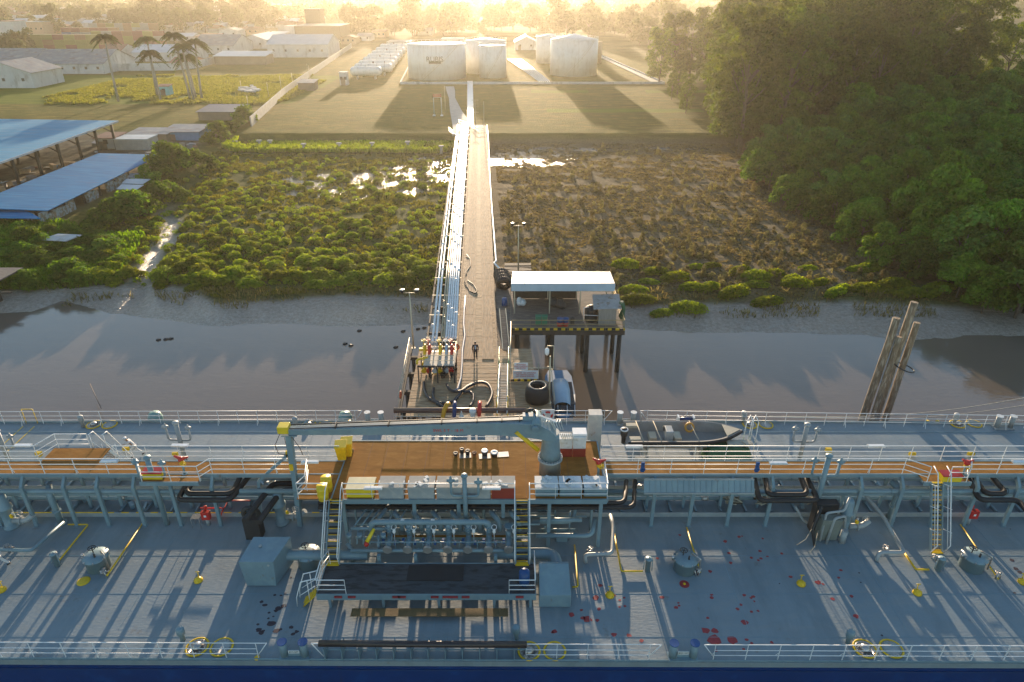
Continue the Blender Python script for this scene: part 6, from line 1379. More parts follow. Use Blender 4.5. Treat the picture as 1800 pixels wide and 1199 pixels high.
t=thing('plywood_hut','small plank hut with a sloping tin roof at the right end of the shelter','hut',(9.2,62,JZ)); hx0,hx1=PX(1052,61.2,JZ+.5),PX(1082,61.2,JZ+.5); MB().b2(hx0,hx1,61.0,63.0,JZ,JZ+1.9).build('walls',mat('grey_plank_wall',(0.30,0.27,0.23),rough=.8,stretch=(6,1,1)),t)
MB().slab([(hx0-.6,60.8,JZ+1.85),(hx1+.45,60.8,JZ+1.95),(hx1+.5,63.3,JZ+2.4),(hx0-.5,63.3,JZ+2.35)],.04).build('roof',mat('tin_roof',(0.32,0.30,0.28),rough=.6,var=.2,col2=(0.2,0.13,0.08),thr=.62),t)
t=MB().tube([(hx1+.5,61.6,JZ+2.3),(hx1+.8,61.7,JZ+1.5),(hx1+.7,62,JZ+.6),(hx1+.9,62,JZ+.1)],[.25,.2,.3,.2],8).build('green_net',M_green); tag(t,'green net hanging over the right end of the shelter platform','net')
for px_,c_,lb in ((946,mat('green_plastic',(0.03,0.2,0.11),rough=.5),'green crate behind the platform rail, left of its twin'),(957,MATS['green_plastic'],'green crate behind the platform rail, right of its twin')):
    v=P(px_,570,JZ); t=thing('green_crate',lb,'crate',(v.x,v.y,JZ),0,'green crates'); MB().box((0,0,.45),(.55,.5,.9)).build('box',c_,t,local=True,bevel=.03); MB().box((0,0,.93),(.6,.55,.06)).build('lid',c_,t,local=True)
for px_,lb in ((984,'blue and red drum on the platform, left one'),(994,'blue and red drum on the platform, right one')):
    v=P(px_,573,JZ); t=thing('oil_drum',lb,'drum',(v.x,v.y,JZ),0,'blue and red drums'); MB().lathe((0,0,0),[(.29,0),(.30,.44)],18).build('red_lower_half',M_red,t,local=True); MB().lathe((0,0,.44),[(.30,0),(.29,.45),(.0001,.45)],18).build('blue_upper_half',M_dkblue,t,local=True)
v=P(1006,570,JZ); t=thing('jerry_can','grey can beside the blue and red drums','can',(v.x,v.y,JZ)); MB().box((0,0,.35),(.4,.3,.7)).cyl((0,0,.7),(0,0,.8),.06,.06,8).build('body',M_dark,t,local=True,bevel=.03)
v=P(887,537,JZ); t=thing('blue_barrel','blue barrel standing on the dark walkway','drum',(v.x,v.y,JZ)); MB().lathe((0,0,0),[(.28,0),(.3,.3),(.29,.8),(.2,.88),(.0001,.88)],18).build('body',M_dkblue,t,local=True)
for k,(px_,py_,w_,h_,mt,lb) in enumerate(((916,538,.9,.8,M_white2,'heap of white sacks under the shelter roof'),(980,540,1.4,1.1,M_dark,'dark machine under the middle of the shelter roof'),(952,520,.5,1.4,M_grey,'grey cabinet against the shelter back wall'))):
    v=P(px_,py_,JZ); t=thing(('sack_heap','engine','cabinet')[k],lb,('sacks','machine','cabinet')[k],(v.x,v.y,JZ)); g=random.Random(k); m=MB()
    for q in range(7 if k<2 else 1): m.lathe((g.uniform(-w_,w_)*.4 if k<2 else 0,g.uniform(-.3,.3) if k<2 else 0,g.uniform(0,.3) if k<2 else 0),[(w_*.25,0),(w_*.35,h_*.3),(w_*.2,h_*.7),(.0001,h_*.75)],10,k!=1)
    if k==2: m=MB(); m.box((0,0,h_/2),(.6,.4,h_))
    m.build('bulk',mt,t,local=True)
ry=Matrix.Rotation(math.pi/2-.5,3,'X')@Matrix.Rotation(.0,3,'Y')
for k in range(4):
    v=P(884+ -k*1.5,500-k*5,JZ+.6); rot=Matrix.Rotation(R(-62),3,'X'); tyre('tractor_tyre','big ribbed tractor tyre in the row leaning at the jetty edge',(v.x+.1,v.y-.2,JZ+.85),.85,.55,rot=rot,grp='tractor tyres at the jetty edge')
# blue-roofed launch moored behind the jetty corner
t=thing('launch','small launch with a rounded blue cabin roof moored behind the jetty corner','boat',(4.35,52.4,0)); m=MB(); bx_,by_=4.35,52.4
sec=[(-4,.9),(-3,1.25),(0,1.35),(2.5,1.15),(4,.4)]
vs=[];fs=[]
for y,w_ in sec: vs+=[(bx_-w_,by_-y,2.3+.05*abs(y)),(bx_-w_*.7,by_-y,.2),(bx_+w_*.7,by_-y,.2),(bx_+w_,by_-y,2.3+.05*abs(y))]
for i in range(4):
    for j in range(4): fs.append((i*4+j,i*4+(j+1)%4,(i+1)*4+(j+1)%4,(i+1)*4+j))
m.add(vs,fs+[(3,2,1,0),(16,17,18,19)]); m.build('hull',mat('launch_blue',(0.10,0.22,0.34),rough=.4),t)
m=MB(); n=9; vs=[];fs=[]
for y,s,zz in ((2.2,.7,3.1),(1.5,.95,3.5),(0,1.0,3.7),(-1.3,.95,3.6),(-2.2,.9,3.3)):
    for k in range(n): a=math.pi*k/(n-1); vs.append((bx_-.8*s*math.cos(a),by_+y-.6,zz-.55+.55*s*math.sin(a)))
for i in range(4):
    for k in range(n-1): a=i*n+k; fs.append((a,a+1,a+1+n,a+n))
m.add(vs,fs,True); m.build('cabin_roof',mat('launch_roof_blue',(0.33,0.45,0.54),rough=.35,var=.08),t)
m=MB()
for x in (bx_-1.05,bx_-.4,bx_+.4,bx_+1.05): m.beam((x,by_-2.75,2.95),(x,by_-3.6,2.3),.06,.06)
m.build('window_frame',M_white2,t); MB().slab([(bx_-1.05,by_-2.7,2.9),(bx_-1.05,by_-3.55,2.3),(bx_+1.05,by_-3.55,2.3),(bx_+1.05,by_-2.7,2.9)],.03).build('windscreen',M_glass,t); MB().b2(bx_-1.1,bx_+1.1,by_-2.6,by_+1.2,2.35,2.9).build('cabin',M_dark,t)
# ---------------------------------------------------------------- timber pile dolphin
t=thing('pile_dolphin','cluster of four leaning timber piles standing in the water behind the ship','mooring piles',(25,47,0))
for (bpx,tpx,tpy,z_,rr,yb_) in ((1521,1577,559,9.6,.30,47.5),(1542,1607,531,10.6,.30,47.6),(1538,1580,592,8.2,.24,47.1),(1560,1613,567,9.3,.26,47.7)):
    Yb=yb_; Yt=yb_+.6; zt=PZ(tpy,Yt); top=Vector((PX(tpx,Yt,zt),Yt,zt)); bot=Vector((PX(bpx,Yb,PZ(724,Yb)),Yb,PZ(724,Yb))); d=(bot-top); bot=top+d*((top.z+1.5)/(-d.z))
    m=MB(); g=random.Random(bpx); m.tube([bot+(top-bot)*f+Vector((g.uniform(-.04,.04),0,0)) for f in (0,.3,.5,.7,.85,1)],[rr*1.15,rr*1.05,rr*1.02,rr,rr*.97,rr*.95],16); m.build('timber_pile',M_pile,t)
m=MB(); m.torus((PX(1590,47.3,8.0),47.3,8.0),.75,.05,20,6,rot=Matrix.Rotation(.25,3,'Y')); m.build('lashing',M_dark,t)
# old piers at both picture edges
t=thing('old_pier','rotten dark pier with a plank deck at the left bank','pier',(P(0,500,1.8).x,80,1.8)); a=P(-25,492,3); b_=P(22,478,3)
MB().slab([(a.x-4,a.y-3,3.0),(b_.x,a.y-2.5,3.0),(b_.x+.4,b_.y+1.5,3.0),(a.x-4,b_.y+1.5,3.0)],.15).build('deck',M_old,t)
m=MB()
for dx,dy in ((0,0),(-1.3,0),(-3,.3),(-.4,-1.6),(-2.2,-1.7)): m.cyl((b_.x+dx,a.y+dy-.8,-1),(b_.x+dx-.2,a.y+dy-.6,2.9),.22,.2,8)
m.beam((b_.x-2,a.y-2.2,2.1),(b_.x+2.6,a.y-2.0,2.2),.25,.2); m.build('piles',M_dwood,t)
t=thing('mooring_platform','small round-railed platform on dark piles at the right bank','platform',(P(1795,560,0).x,73,0)); v=t.location
m=MB(); 
for dx in (0,1.2,2.6): m.cyl((v.x+dx,v.y,-1),(v.x+dx,v.y,3.4),.2,.18,8)
m.b2(v.x-.6,v.x+4,v.y-1,v.y+1,3.3,3.45); m.build('piles',M_dwood,t); MB().tube([(v.x-.6,v.y-1,4.1),(v.x+.2,v.y-1.3,3.95),(v.x+3,v.y-1.3,3.95)],.12,8).build('rim',M_galv,t)
# floating buoys
for i,(px_,py_) in enumerate(((278,598),(291,597),(300,596),(606,605),(616,608),(631,582),(695,611),(708,583),(734,579),(745,577))):
    v=P(px_,py_,0); m=MB(); m.lathe((0,0,-.1),[(.05,-.05),(.2,.0),(.24,.14),(.14,.26),(.0001,.28)],12); m.box((.15,.05,.08),(.3,.12,.1),.5); t=m.build('float',M_dark,None,local=True); t.location=v; tag(t,'small dark float bobbing on the brown water','float','dark floats on the river')
v=P(268,727,0); v=Vector((PX(272,43.6,D),43.6,1)); v=P(608,726,0); 
for px_,py_ in ((271,727),(606,727)):
    z=2.0; v=P(px_,py_,z); m=MB(); m.lathe((0,0,-1.3),[(.1,0),(.55,.3),(.62,.9),(.45,1.35),(.0001,1.45)],18); t=m.build('hull_buoy',mat('pale_green_buoy',(0.22,0.36,0.30),rough=.4),None,local=True); t.location=(v.x,max(v.y,43.4),z); tag(t,'rounded pale green buoy floating just behind the far rail','buoy','pale green buoys')
v=P(175,712,0); m=MB(); m.tube([P(178,718,1.0),P(158,675,1.2)],.03,5); t=m.build('dead_branch',M_bark); tag(t,'thin dead branch sticking out of the water behind the rail','branch')
# ================================================================== tank farm
GZ=3.1
M_wallw=mat('pale_wall',(0.50,0.50,0.50),rough=.8,var=.12,vscale=.3); M_walld=mat('brown_wall',(0.22,0.17,0.12),rough=.9,var=.2,vscale=.3)
M_roofg=mat('grey_roof_sheet',(0.20,0.20,0.21),rough=.6,var=.2,vscale=.25,col2=(0.27,0.25,0.23),thr=.55); M_roofr=mat('rusty_roof_sheet',(0.22,0.10,0.07),rough=.8,var=.3,vscale=.5)
M_roofw=mat('pale_roof_sheet',(0.42,0.44,0.46),rough=.5,var=.1,vscale=.3); M_roofb=mat('blue_roof_sheet',(0.05,0.26,0.42),rough=.8,spec=.15,var=.12,vscale=.3,stretch=(.25,4,1),col2=(0.10,0.30,0.43),thr=.5)
M_roofdb=mat('deep_blue_roof_sheet',(0.008,0.15,0.33),rough=.8,spec=.12,var=.15,vscale=.4,stretch=(.25,5,1),col2=(0.03,0.22,0.40),thr=.52)
stain(M_roofb,(0.22,0.30,0.34),.35,.6,(.3,3,1),.5); stain(M_roofdb,(0.14,0.10,0.08),.4,.64,(.4,3,1),.6); stain(M_roofg,(0.16,0.09,0.06),.25,.58,(1,3,1),.6); stain(M_roofw,(0.24,0.15,0.10),.2,.62,(1,3,1),.5); stain(M_wallw,(0.20,0.17,0.13),.4,.58,(1,1,.4),.5)
M_win=mat('window_dark',(0.04,0.045,0.05),rough=.2,var=.1)
def tank(px0,px1,pbase,ptop,lb,cone=.06,m_=None,open_=False,sign=False,stairs=True):
    v=P((px0+px1)/2,pbase,GZ); Yf=v.y; r=(PX(px1,Yf,GZ+6)-PX(px0,Yf,GZ+6))/2; r*=1+r/(Yf*1.15); Yc=Yf+r; cx=PX((px0+px1)/2,Yc,GZ+6); h=PZ(ptop,Yf+ (0 if open_ else .0))-GZ
    t=thing('storage_tank',lb,'storage tank',(cx,Yc,GZ-.1)); M_=m_ or M_tank
    MB().lathe((0,0,0),[(r,0),(r,h)],64).build('shell',M_,t,local=True)
    MB().lathe((0,0,h+.003),[(r+.08,0),(r+.08,.12),(r*.5,.12+r*cone*.5),(.0001,.12+r*cone)],64).build('roof',M_,t,local=True)
    m=MB(); 
    for z in (h*.25,h*.5,h*.75): m.torus((0,0,z),r+.01,.03,64,4)
    m.build('weld_ring',M_,t,local=True)
    if stairs:
        m=MB(); pts=[]
        for k in range(18): a=-1.1+k*.075; pts.append(((r+.4)*math.cos(a-0.6 if False else a-.9),(r+.4)*math.sin(a-.9),h*k/17))
        m.tube(pts,.06,5); m.tube([(p[0],p[1],p[2]+1) for p in pts],.03,5); m.build('spiral_stair',M_galv,t,local=True)
        m=MB(); m.torus((0,0,h+1.0),r,.035,64,4)
        for k in range(40): a=k*math.pi/20; m.cyl((r*math.cos(a),r*math.sin(a),h),(r*math.cos(a),r*math.sin(a),h+1.0),.03,.03,4)
        m.build('top_rail',M_white,t,local=True)
    if sign:
        xx=(PX(764,Yf,GZ+8)-cx); 
        q=thing.__class__
        text('lettering','RUBIS',2.5,(cx+xx,Yc-math.sqrt(r*r-xx*xx)-.12,PZ(104.5,Yf)),(math.pi/2,0,0),mat('sign_dark',(0.10,0.09,0.06)),t,.02)
        o=MB().b2(cx+xx-2.25,cx+xx+2.25,Yc-math.sqrt(r*r-xx*xx)-.14,Yc-math.sqrt(r*r-xx*xx)-.06,PZ(112.3,Yf),PZ(107.8,Yf)).build('sign_band',MATS['sign_dark'],t)
    return t
tank(717,819,142,81,'largest white storage tank, with RUBIS lettering on its front',.02,sign=True)
tank(819,890,131,74,'wide cream-lit white tank behind the lettered one',.13)
tank(842,890,138,82,'narrow white tank with a curved pipe on its side, in front of the cream-lit one',.05)
tank(967,1050,135.5,72,'large white tank with conical roof at the right of the tank farm',.22)
tank(942,990,112,66,'white tank with conical roof partly hidden behind the right-hand one',.2)
tank(1035,1058,112,74,'slim brown tank edge behind the right-hand white tank',.05,mat('brown_tank',(0.28,0.2,0.12)),stairs=False)
# horizontal gas vessels
lbs=['front white gas vessel on two saddles, nearest the field','second white gas vessel with banded shell','third white gas vessel in the row','fourth white gas vessel in the row','fifth white gas vessel in the row','sixth white gas vessel in the row','seventh white gas vessel in the row','rearmost white gas vessel in the row']
for k in range(8):
    px0_=615+k*7.5+(0 if k else 0); px1_=(672 if k==0 else 686+k*4.5); pb=140-k*6.6; v=P((px0_+px1_)/2,pb,GZ); x0,x1=PX(px0_,v.y,GZ+2),PX(px1_,v.y,GZ+2); r=1.65
    t=thing('gas_vessel',lbs[k],'pressure vessel',(v.x,v.y+r,GZ),0,'white horizontal gas vessels'); L=(x1-x0)/2; m=MB(); m.lathe((0,0,2.9),[(.0001,-L),(r*.6,-L+.25),(r*.93,-L+.8),(r,-L+1.4),(r,L-1.4),(r*.93,L-.8),(r*.6,L-.25),(.0001,L)],26,True,'X'); m.build('shell',M_tank,t,local=True)
    m=MB(); 
    for s in (-.55,.55): m.box((L*s,0,.9),(.5,2.0,1.9))
    m.build('saddle',M_conc,t,local=True); m=MB()
    for s in (-.6,-.2,.2,.6): m.torus((L*s,0,2.9),r+.02,.04,26,4,'X')
    m.cyl((0,0,4.5),(0,0,5.2),.25,.25,8); m.cyl((L*.6,0,4.5),(L*.6,0,5.4),.12,.12,8); m.build('band',M_rust if k%2 else M_tank,t,local=True)
# tank farm wall, path, pipe bundles and field furniture
def P3(a,b,z=GZ): return P(a,b,z)
t=thing('low_wall','long low white wall in front of the storage tanks','wall',(0,258,GZ)); m=MB(); a=P3(704,148);b_=P3(1166,147); m.beam(a+Vector((0,0,.35)),Vector((b_.x,a.y,GZ+.35)),.3,.9); m.beam(Vector((b_.x,a.y,GZ+.35)),P3(1058,100)+Vector((0,0,.35)),.3,.9); m.beam(a+Vector((0,0,.35)),P3(718,120)+Vector((0,0,.35)),.3,.9); m.build('wall',M_wallw,t)
o=MB().slab([P3(1168,146,GZ+.24),P3(1150,146,GZ+.24),P3(1052,99,GZ+.24),P3(1066,99,GZ+.24)],.2).build('tank_farm_path',M_conc); o['kind']='structure'
pp_=[(795,218,829,218),(791,195,812,195),(789,172,800,172),(785,160,800,160),(783,152,798,152)]
m=MB(); L_=[P3(a,b,GZ+.26) for a,b,c,d in pp_]; R_=[P3(c,d,GZ+.26) for a,b,c,d in pp_]
L_[0:0]=[P3(797,234,GZ+.26)]; R_[0:0]=[P3(820,232,GZ+.26)]
for i in range(len(L_)-1): m.slab([R_[i],R_[i+1],L_[i+1],L_[i]],.1) if False else m.add([L_[i],R_[i],R_[i+1],L_[i+1]],[(0,1,2,3)])
o=m.build('concrete_path',M_conc); o['kind']='structure'
# pipes from the jetty head over the field
for i in range(9):
    u=-4.4+i*.33; A=Vector(JP(u*1.12,Y1+.3,JZ+.2)); m=MB(); B=P3(822+i*1.3,232,GZ+.7); E=P3(822+i*1.05,143,GZ+.6)
    m.tube([B+Vector((0,-3,1.0)),B,B+(E-B)*.5,E],[.1,.13,.13,.13],8); o=m.build('field_pipeline',M_pipe); tag(o,('leftmost' if i==0 else 'rightmost' if i==8 else 'inner')+' sunlit white pipeline crossing the field between jetty and tanks','pipeline','pipelines across the field')
for i in range(6):
    A=P3(948+i*3.6,143,GZ+.7); B=P3(893+i*4.5,104,GZ+.7); o=MB().tube([A,B],.2,8).build('farm_pipeline',M_pipe); tag(o,'glinting white pipe slanting between the two groups of storage tanks','pipeline','slanting pipes in the tank farm')
t=thing('shore_landing','concrete landing with white railings where path and jetty meet','landing',(-11,171,GZ)); MB().slab([P3(795,236,4.6),P3(836,237,4.6),P3(826,219,4.6),P3(800,221,4.6)],.4).build('slab',M_conc,t)
m=MB(); rail(m,[P3(789,232,GZ+.9),P3(796,238,JZ-.3),P3(812,241,JZ-.1)],1.1,1.5,r=.06,bars=(1.0,.66,.33)); rail(m,[P3(806,218,GZ+.5),P3(838,232,4.8),P3(858,236,4.6)],1.1,2.0,r=.05,bars=(1.0,.5)); m.build('railing',M_white,t)
for px_,pb,pt,lb in ((864,238,0,''),):
    pass
t=thing('field_sign','small red board on two tall white posts standing in the field','sign',tuple(P3(770,204))); v=t.location; m=MB(); h=PZ(166,v.y)-GZ; w_=1.05
for s in (-w_,w_): m.cyl((s,0,0),(s,0,h),.08,.08,6); m.box((s,0,.15),(.7,.7,.3))
m.cyl((-w_,0,h*.86),(w_,0,h*.86),.05,.05,5); m.build('post',M_white,t,local=True); MB().box((0,-.08,h-.3),(2.3,.06,.9)).build('board',mat('faded_red_board',(0.45,0.14,0.08)),t,local=True)
def pole(px_,pb,pt,lb,r=.09,arms=0,nm='pole'):
    v=P3(px_,pb); h=PZ(pt,v.y)-GZ; t=thing(nm,lb,'pole',tuple(v)); m=MB(); m.cyl((0,0,0),(0,0,h),r,r*.6,6)
    for k in range(arms): z=h*(1-.25*k); m.cyl((-.9,0,z),(.9,0,z),.045,.045,5)
    m.build('shaft',M_galv,t,local=True); return t
pole(783,197,151,'plain white pole left of the concrete path',.1); pole(836,218,176,'pole with three cross arms beside the field pipelines',.1,3)
for px_,pb,pt in ((347,133,0),): pass
for i,(px_,pb,pt) in enumerate(((425,160,142),(437,190,168),(473,173,145),(495,160,133),(515,150,128),(545,140,115),(540,120,112))): pole(px_,pb,pt,['dark pole beside the rubble heap','dark pole near the end of the boundary wall','tall dark pole above the boundary wall','dark pole by the boundary wall bend','pole behind the wall near the lean-to','pole at the yard road','short pole by the container wall'][i],.12)
for i,(px_,pb) in enumerate(((415,259),(457,258),(476,258),(535,264),(597,263),(655,262),(717,260),(776,268))):
    v=P(px_,pb,1.3); t=MB().cyl((0,0,0),(0,0,1.6),.35,.3,8).box((0,0,1.7),(1.1,.8,.3)).build('old_pile_stub',M_conc,None,local=True); t.location=(v.x,v.y,1.0); tag(t,'short old pile stub with a cap in the reeds below the field','pile stub','old pile stubs in the reeds')
# ================================================================== palms
def palm(px_,pb,ptx,pty,lb,sd):
    v=P3(px_,pb); Yt=v.y; zt=PZ(pty,Yt); tx=PX(ptx,Yt,zt)-v.x; h=zt-GZ; g=random.Random(sd); t=thing('royal_palm',lb,'palm tree',tuple(v),0,'tall palms in the left field')
    m=MB(); m.tube([(0,0,-.3),(tx*.3,0,h*.35),(tx*.65,0,h*.7),(tx,0,h-1.5)],[.38,.32,.28,.22],10); m.build('trunk',M_palmtrunk,t,local=True)
    MB().tube([(tx,0,h-1.6),(tx,0,h-.6),(tx,0,h+.4)],[.24,.26,.1],10).build('crownshaft',LM_palm,t,local=True)
    V=[];F=[]; rng_=np.random.default_rng(sd)
    for k in range(26):
        a=k*2.4+g.uniform(-.2,.2); el=g.uniform(-.3,1.25); L=g.uniform(3.9,5.2); P0=np.array([tx,0,h]); prev=None
        ca,sa=math.cos(a),math.sin(a)
        for j in range(15):
            f=(j+.5)/15; rr=L*(f*math.cos(el)*.95+.05*f); zz=L*(f*math.sin(el)-(.9+.35*el)*f*f*.75); c=P0+np.array([ca*rr,sa*rr,zz]); side=np.array([-sa,ca,0.]); wl=1.05*math.sin(math.pi*min(1,f*.9+.12))+.1
            for s in (-1,1):
                d=side*s*wl+np.array([ca*.25,sa*.25,-.35*wl-.25*rng_.random()]); up=np.array([ca,sa,0])*.2
                b0=len(V); V+= [c-up,c+up,c+d+up*.5,c+d-up*.5]; F.append((b0,b0+1,b0+2,b0+3))
    npmesh('fronds',np.array(V),np.array(F),LM_palm,t)
palm(208,178,183,66,'single palm standing apart at the left of the palm group',1)
palm(277,170,258,70,'tall palm with a full crown, left of the pair in the middle',2); palm(283,178,263,94,'shorter palm directly in front of the tall left one',3)
palm(335,176,305,62,'tallest palm of the right-hand cluster',4); palm(341,178,320,82,'palm in the middle of the right-hand cluster',5); palm(345,174,326,100,'low-crowned palm in the right-hand cluster',6); palm(355,175,342,74,'rightmost palm of the cluster',7)
# ================================================================== sheds with blue roofs
t=thing('open_shed','large open shed with a bright blue roof on tall timber posts','shed',(-100,130,GZ)); ra=P(207,212,9.0); rb=P(0,290,9.0)
MB().slab([(ra.x,ra.y,9.0),(-150,ra.y+.5,9.8),(-150,96,9.8),(ra.x+.8,96,9.0)],.15).build('roof',M_roofb,t)
m=MB()
for k in range(9): y=ra.y-1.5-k*6.6; m.tube([(ra.x-1,y,GZ-.2),(ra.x-.9,y,8.8)],.3,7); m.beam((ra.x-1,y,6.8),(ra.x-4.5,y,8.8),.2,.2); m.tube([(ra.x-14,y,GZ-.2),(ra.x-14,y,8.9)],.26,7); m.beam((ra.x-.8,y,8.75),(-148,y,9.5),.2,.3); m.tube([(ra.x-28,y,GZ-.2),(ra.x-28,y,9.0)],.26,7)
m.build('post',M_dwood,t); MB().beam((ra.x+.1,ra.y,8.86),(ra.x+.85,96,8.86),.12,.3).build('eave_board',M_wallw,t)
t=thing('low_blue_shed','long low shed with a deep blue patched roof beside the marsh','shed',(-75,118,GZ)); a,b_,c,d=P(180,270,5.6),P(275,272,5.2),P(75,373,5.2),P(0,356,5.6)
MB().slab([(-81.5,a.y,5.7),(-81.8,99.5,5.7),(-69.4,99.5,5.2),(-69.8,b_.y,5.2)],.12).build('roof',M_roofdb,t); MB().slab([(-86,107,5.0),(-86,97.5,4.9),(-69.0,97.0,4.75),(-72,99.4,4.9),(-81.9,106,5.0)],.1).build('lower_roof',M_roofdb,t)
m=MB()
for k in range(8): 
    y=100+k*5; m.b2(-70.4,-70.2,y,y+.2,GZ-1.5,5.1); m.b2(-80,-79.8,y,y+.2,GZ,5.5)
m.build('post',M_dwood,t)
m=MB(); g=random.Random(9)
y=98.5
while y<124:
    w_=g.uniform(1.2,2.6)
    if g.random()<.7: m.b2(-70.3-g.uniform(0,.4),-70.05,y,y+w_,GZ-1.6,GZ+g.uniform(1.2,2.0))
    y+=w_
m.build('patched_wall',mat('patched_boards',(0.24,0.18,0.12),rough=.9,var=.3,vscale=1,col2=(0.30,0.34,0.36),thr=.5),t)
for k,(px_,py_,w_,d_) in enumerate(((243,308,3.6,2.2),(238,318,3.8,2.6),(228,328,3.4,2.4))):
    v=P(px_,py_,4.2); o=MB().slab([(v.x-w_/2-.3,v.y+d_/2,4.3),(v.x-w_/2,v.y-d_/2,4.1),(v.x+w_/2,v.y-d_/2,4.0),(v.x+w_/2+.2,v.y+d_/2,4.2)],.06).build('roof_panel',M_roofw); tag(o,['topmost','middle','lowest'][k]+' of three pale blue roof sheets right of the deep blue shed','roof sheet','pale sheets by the blue shed')
JM=[M_wallw,M_walld,M_roofg,M_roofr,M_conc,mat('faded_blue_board',(0.10,0.22,0.36),rough=.7),M_wood]
def bldg(nm,lb,px0,px1,pb,pt,d,wm,rm,roof='gable',rh=.3,z=GZ,cat='building',win=3,door=True,grp=None,rz=0):
    Y=P(900,pb,z).y; x0,x1=PX(px0,Y,z),PX(px1,Y,z); h=PZ(pt,Y)-z; w_=x1-x0
    t=thing(nm,lb,cat,((x0+x1)/2,Y,z),rz,grp); hw=w_/2
    MB().b2(-hw,hw,0,d,-.3,h).build('wall',wm,t,local=True)
    e=.4; r_=MB()
    if roof=='gable':    # ridge along x
        H=rh*d/2; r_.slab([(-hw-e,-e,h-.05),(hw+e,-e,h-.05),(hw+e,d/2,h+H),(-hw-e,d/2,h+H)],.12); r_.slab([(-hw-e,d/2,h+H-.01),(hw+e,d/2,h+H-.01),(hw+e,d+e,h-.05),(-hw-e,d+e,h-.05)],.12)
        MB().add([(-hw,0,h),(-hw,d,h),(-hw,d/2,h+H-.1),(hw,0,h),(hw,d,h),(hw,d/2,h+H-.1)],[(0,2,1),(3,4,5)]).build('gable_end',wm,t,local=True)
    elif roof=='gabley':
        H=rh*hw; r_.slab([(-hw-e,-e,h-.05),(0,-e,h+H),(0,d+e,h+H),(-hw-e,d+e,h-.05)],.12); r_.slab([(0,-e,h+H),(hw+e,-e,h-.05),(hw+e,d+e,h-.05),(0,d+e,h+H)],.12)
        MB().add([(-hw,0,h),(hw,0,h),(0,0,h+H-.1)],[(0,1,2)]).build('gable_end',wm,t,local=True)
    elif roof=='flat': r_.b2(-hw-.1,hw+.1,-.1,d+.1,h+.003,h+.2)
    else: r_.slab([(-hw-e,-e,h+.1),(hw+e,-e,h+.1),(hw+e,d+e,h+.1+rh*d),(-hw-e,d+e,h+.1+rh*d)],.12)
    r_.build('roof',rm,t,local=True)
    if win:
        for k in range(win): 
            x=-hw+w_*(k+.5)/win; MB().b2(x-.5,x+.5,-.03,.02,h*.45,h*.45+1.0).build('window',M_win,t,local=True)
    if door: MB().b2(-hw*.7,-hw*.7+1.6,-.03,.02,0,min(2.4,h*.7)).build('door',M_walld,t,local=True)
    return t
bldg('warehouse','small white gabled warehouse with a grey roof at the far left, nearest the field',-40,62,155,128,18,M_wallw,M_roofg,'gabley',.35)
bldg('warehouse','long warehouse with two grey sheet roofs at the left edge of the field',60,185,130,112,26,M_wallw,M_roofg,'gable',.35,win=6)
bldg('warehouse','grey-roofed hall joined behind the small white warehouse',-30,60,126,108,24,M_wallw,M_roofg,'gable',.35,win=2)
bldg('warehouse','white end hall with rusty ridge between container stack and palms',180,212,108,92,20,M_wallw,M_roofr,'gable',.3,win=3)
bldg('warehouse','pale blue-grey hall behind the three palms',235,335,108,92,22,M_wallw,M_roofw,'gable',.25,win=4)
bldg('warehouse','grey hall with shallow gable right of the palms',340,412,95,80,30,M_wallw,M_roofg,'gable',.3,win=4)
bldg('warehouse','white gabled hall behind the grey hall',424,470,86,70,30,M_wallw,M_roofw,'gabley',.35,win=2)
bldg('open_shed','dark open-fronted shed with a pale sheet roof behind the rubble',378,468,114,99,12,M_walld,M_roofw,'shed',.1,win=0,cat='shed')
bldg('warehouse','long bright white warehouse with five small windows and a pale roof',472,578,101,78,26,M_wallw,M_roofw,'gable',.3,win=5,door=False)
bldg('silo_block','small pale cube-shaped silo beside the dark tower',505,522,66,46,8,M_wallw,M_roofw,'flat',win=0,cat='silo')
bldg('tower','tall dark grey tower block rising over the warehouses',541,567,66,16,12,mat('dark_tower_wall',(0.10,0.10,0.09),rough=.9),M_roofg,'flat',win=0,cat='tower')
bldg('factory_hall','low dark factory hall around the foot of the tower',520,600,72,46,30,MATS['dark_tower_wall'],M_roofg,'flat',win=0,cat='factory')
t=bldg('apartment_block','white apartment block with four balcony floors behind the trees at far left',-5,30,70,38,14,M_wallw,M_roofr,'flat',win=0)
t=bldg('apartment_block','peach-coloured apartment block at the upper left',36,80,62,39,14,mat('peach_wall',(0.50,0.30,0.19),rough=.8),M_roofg,'flat',win=5)
bldg('warehouse','very long brown-roofed hall in the haze at upper left',-20,80,27,17,40,M_walld,M_roofr,'gable',.2,win=0); bldg('warehouse','long grey hall in the haze right of the brown one',85,155,29,21,40,M_roofg,M_roofg,'gable',.2,win=0)
bldg('warehouse','pale hazy hall among trees above the palms',325,385,33,22,40,M_wallw,M_roofw,'gable',.3,win=0)
bldg('farm_building','pale gabled building behind the tanks, left of the right-hand pair',905,943,88,74,18,M_wallw,M_roofw,'gabley',.5,win=2); bldg('farm_building','low grey building directly behind the gas vessels',680,722,84,74,16,M_wallw,M_roofg,'flat',win=0); bldg('farm_building','low roof behind the lettered tank',775,815,78,69,14,M_wallw,M_roofw,'flat',win=0)
bldg('site_cabin','small white two-storey cabin on legs at the foot of the gas vessels',598,611,150,128,3,M_wallw,M_roofw,'flat',win=2,cat='cabin'); bldg('guard_hut','small turquoise hut on legs under the palms',281,299,170,152,3,mat('turquoise_wall',(0.15,0.45,0.5),rough=.6),M_roofr,'shed',.1,win=1,cat='hut')
g=random.Random(77)
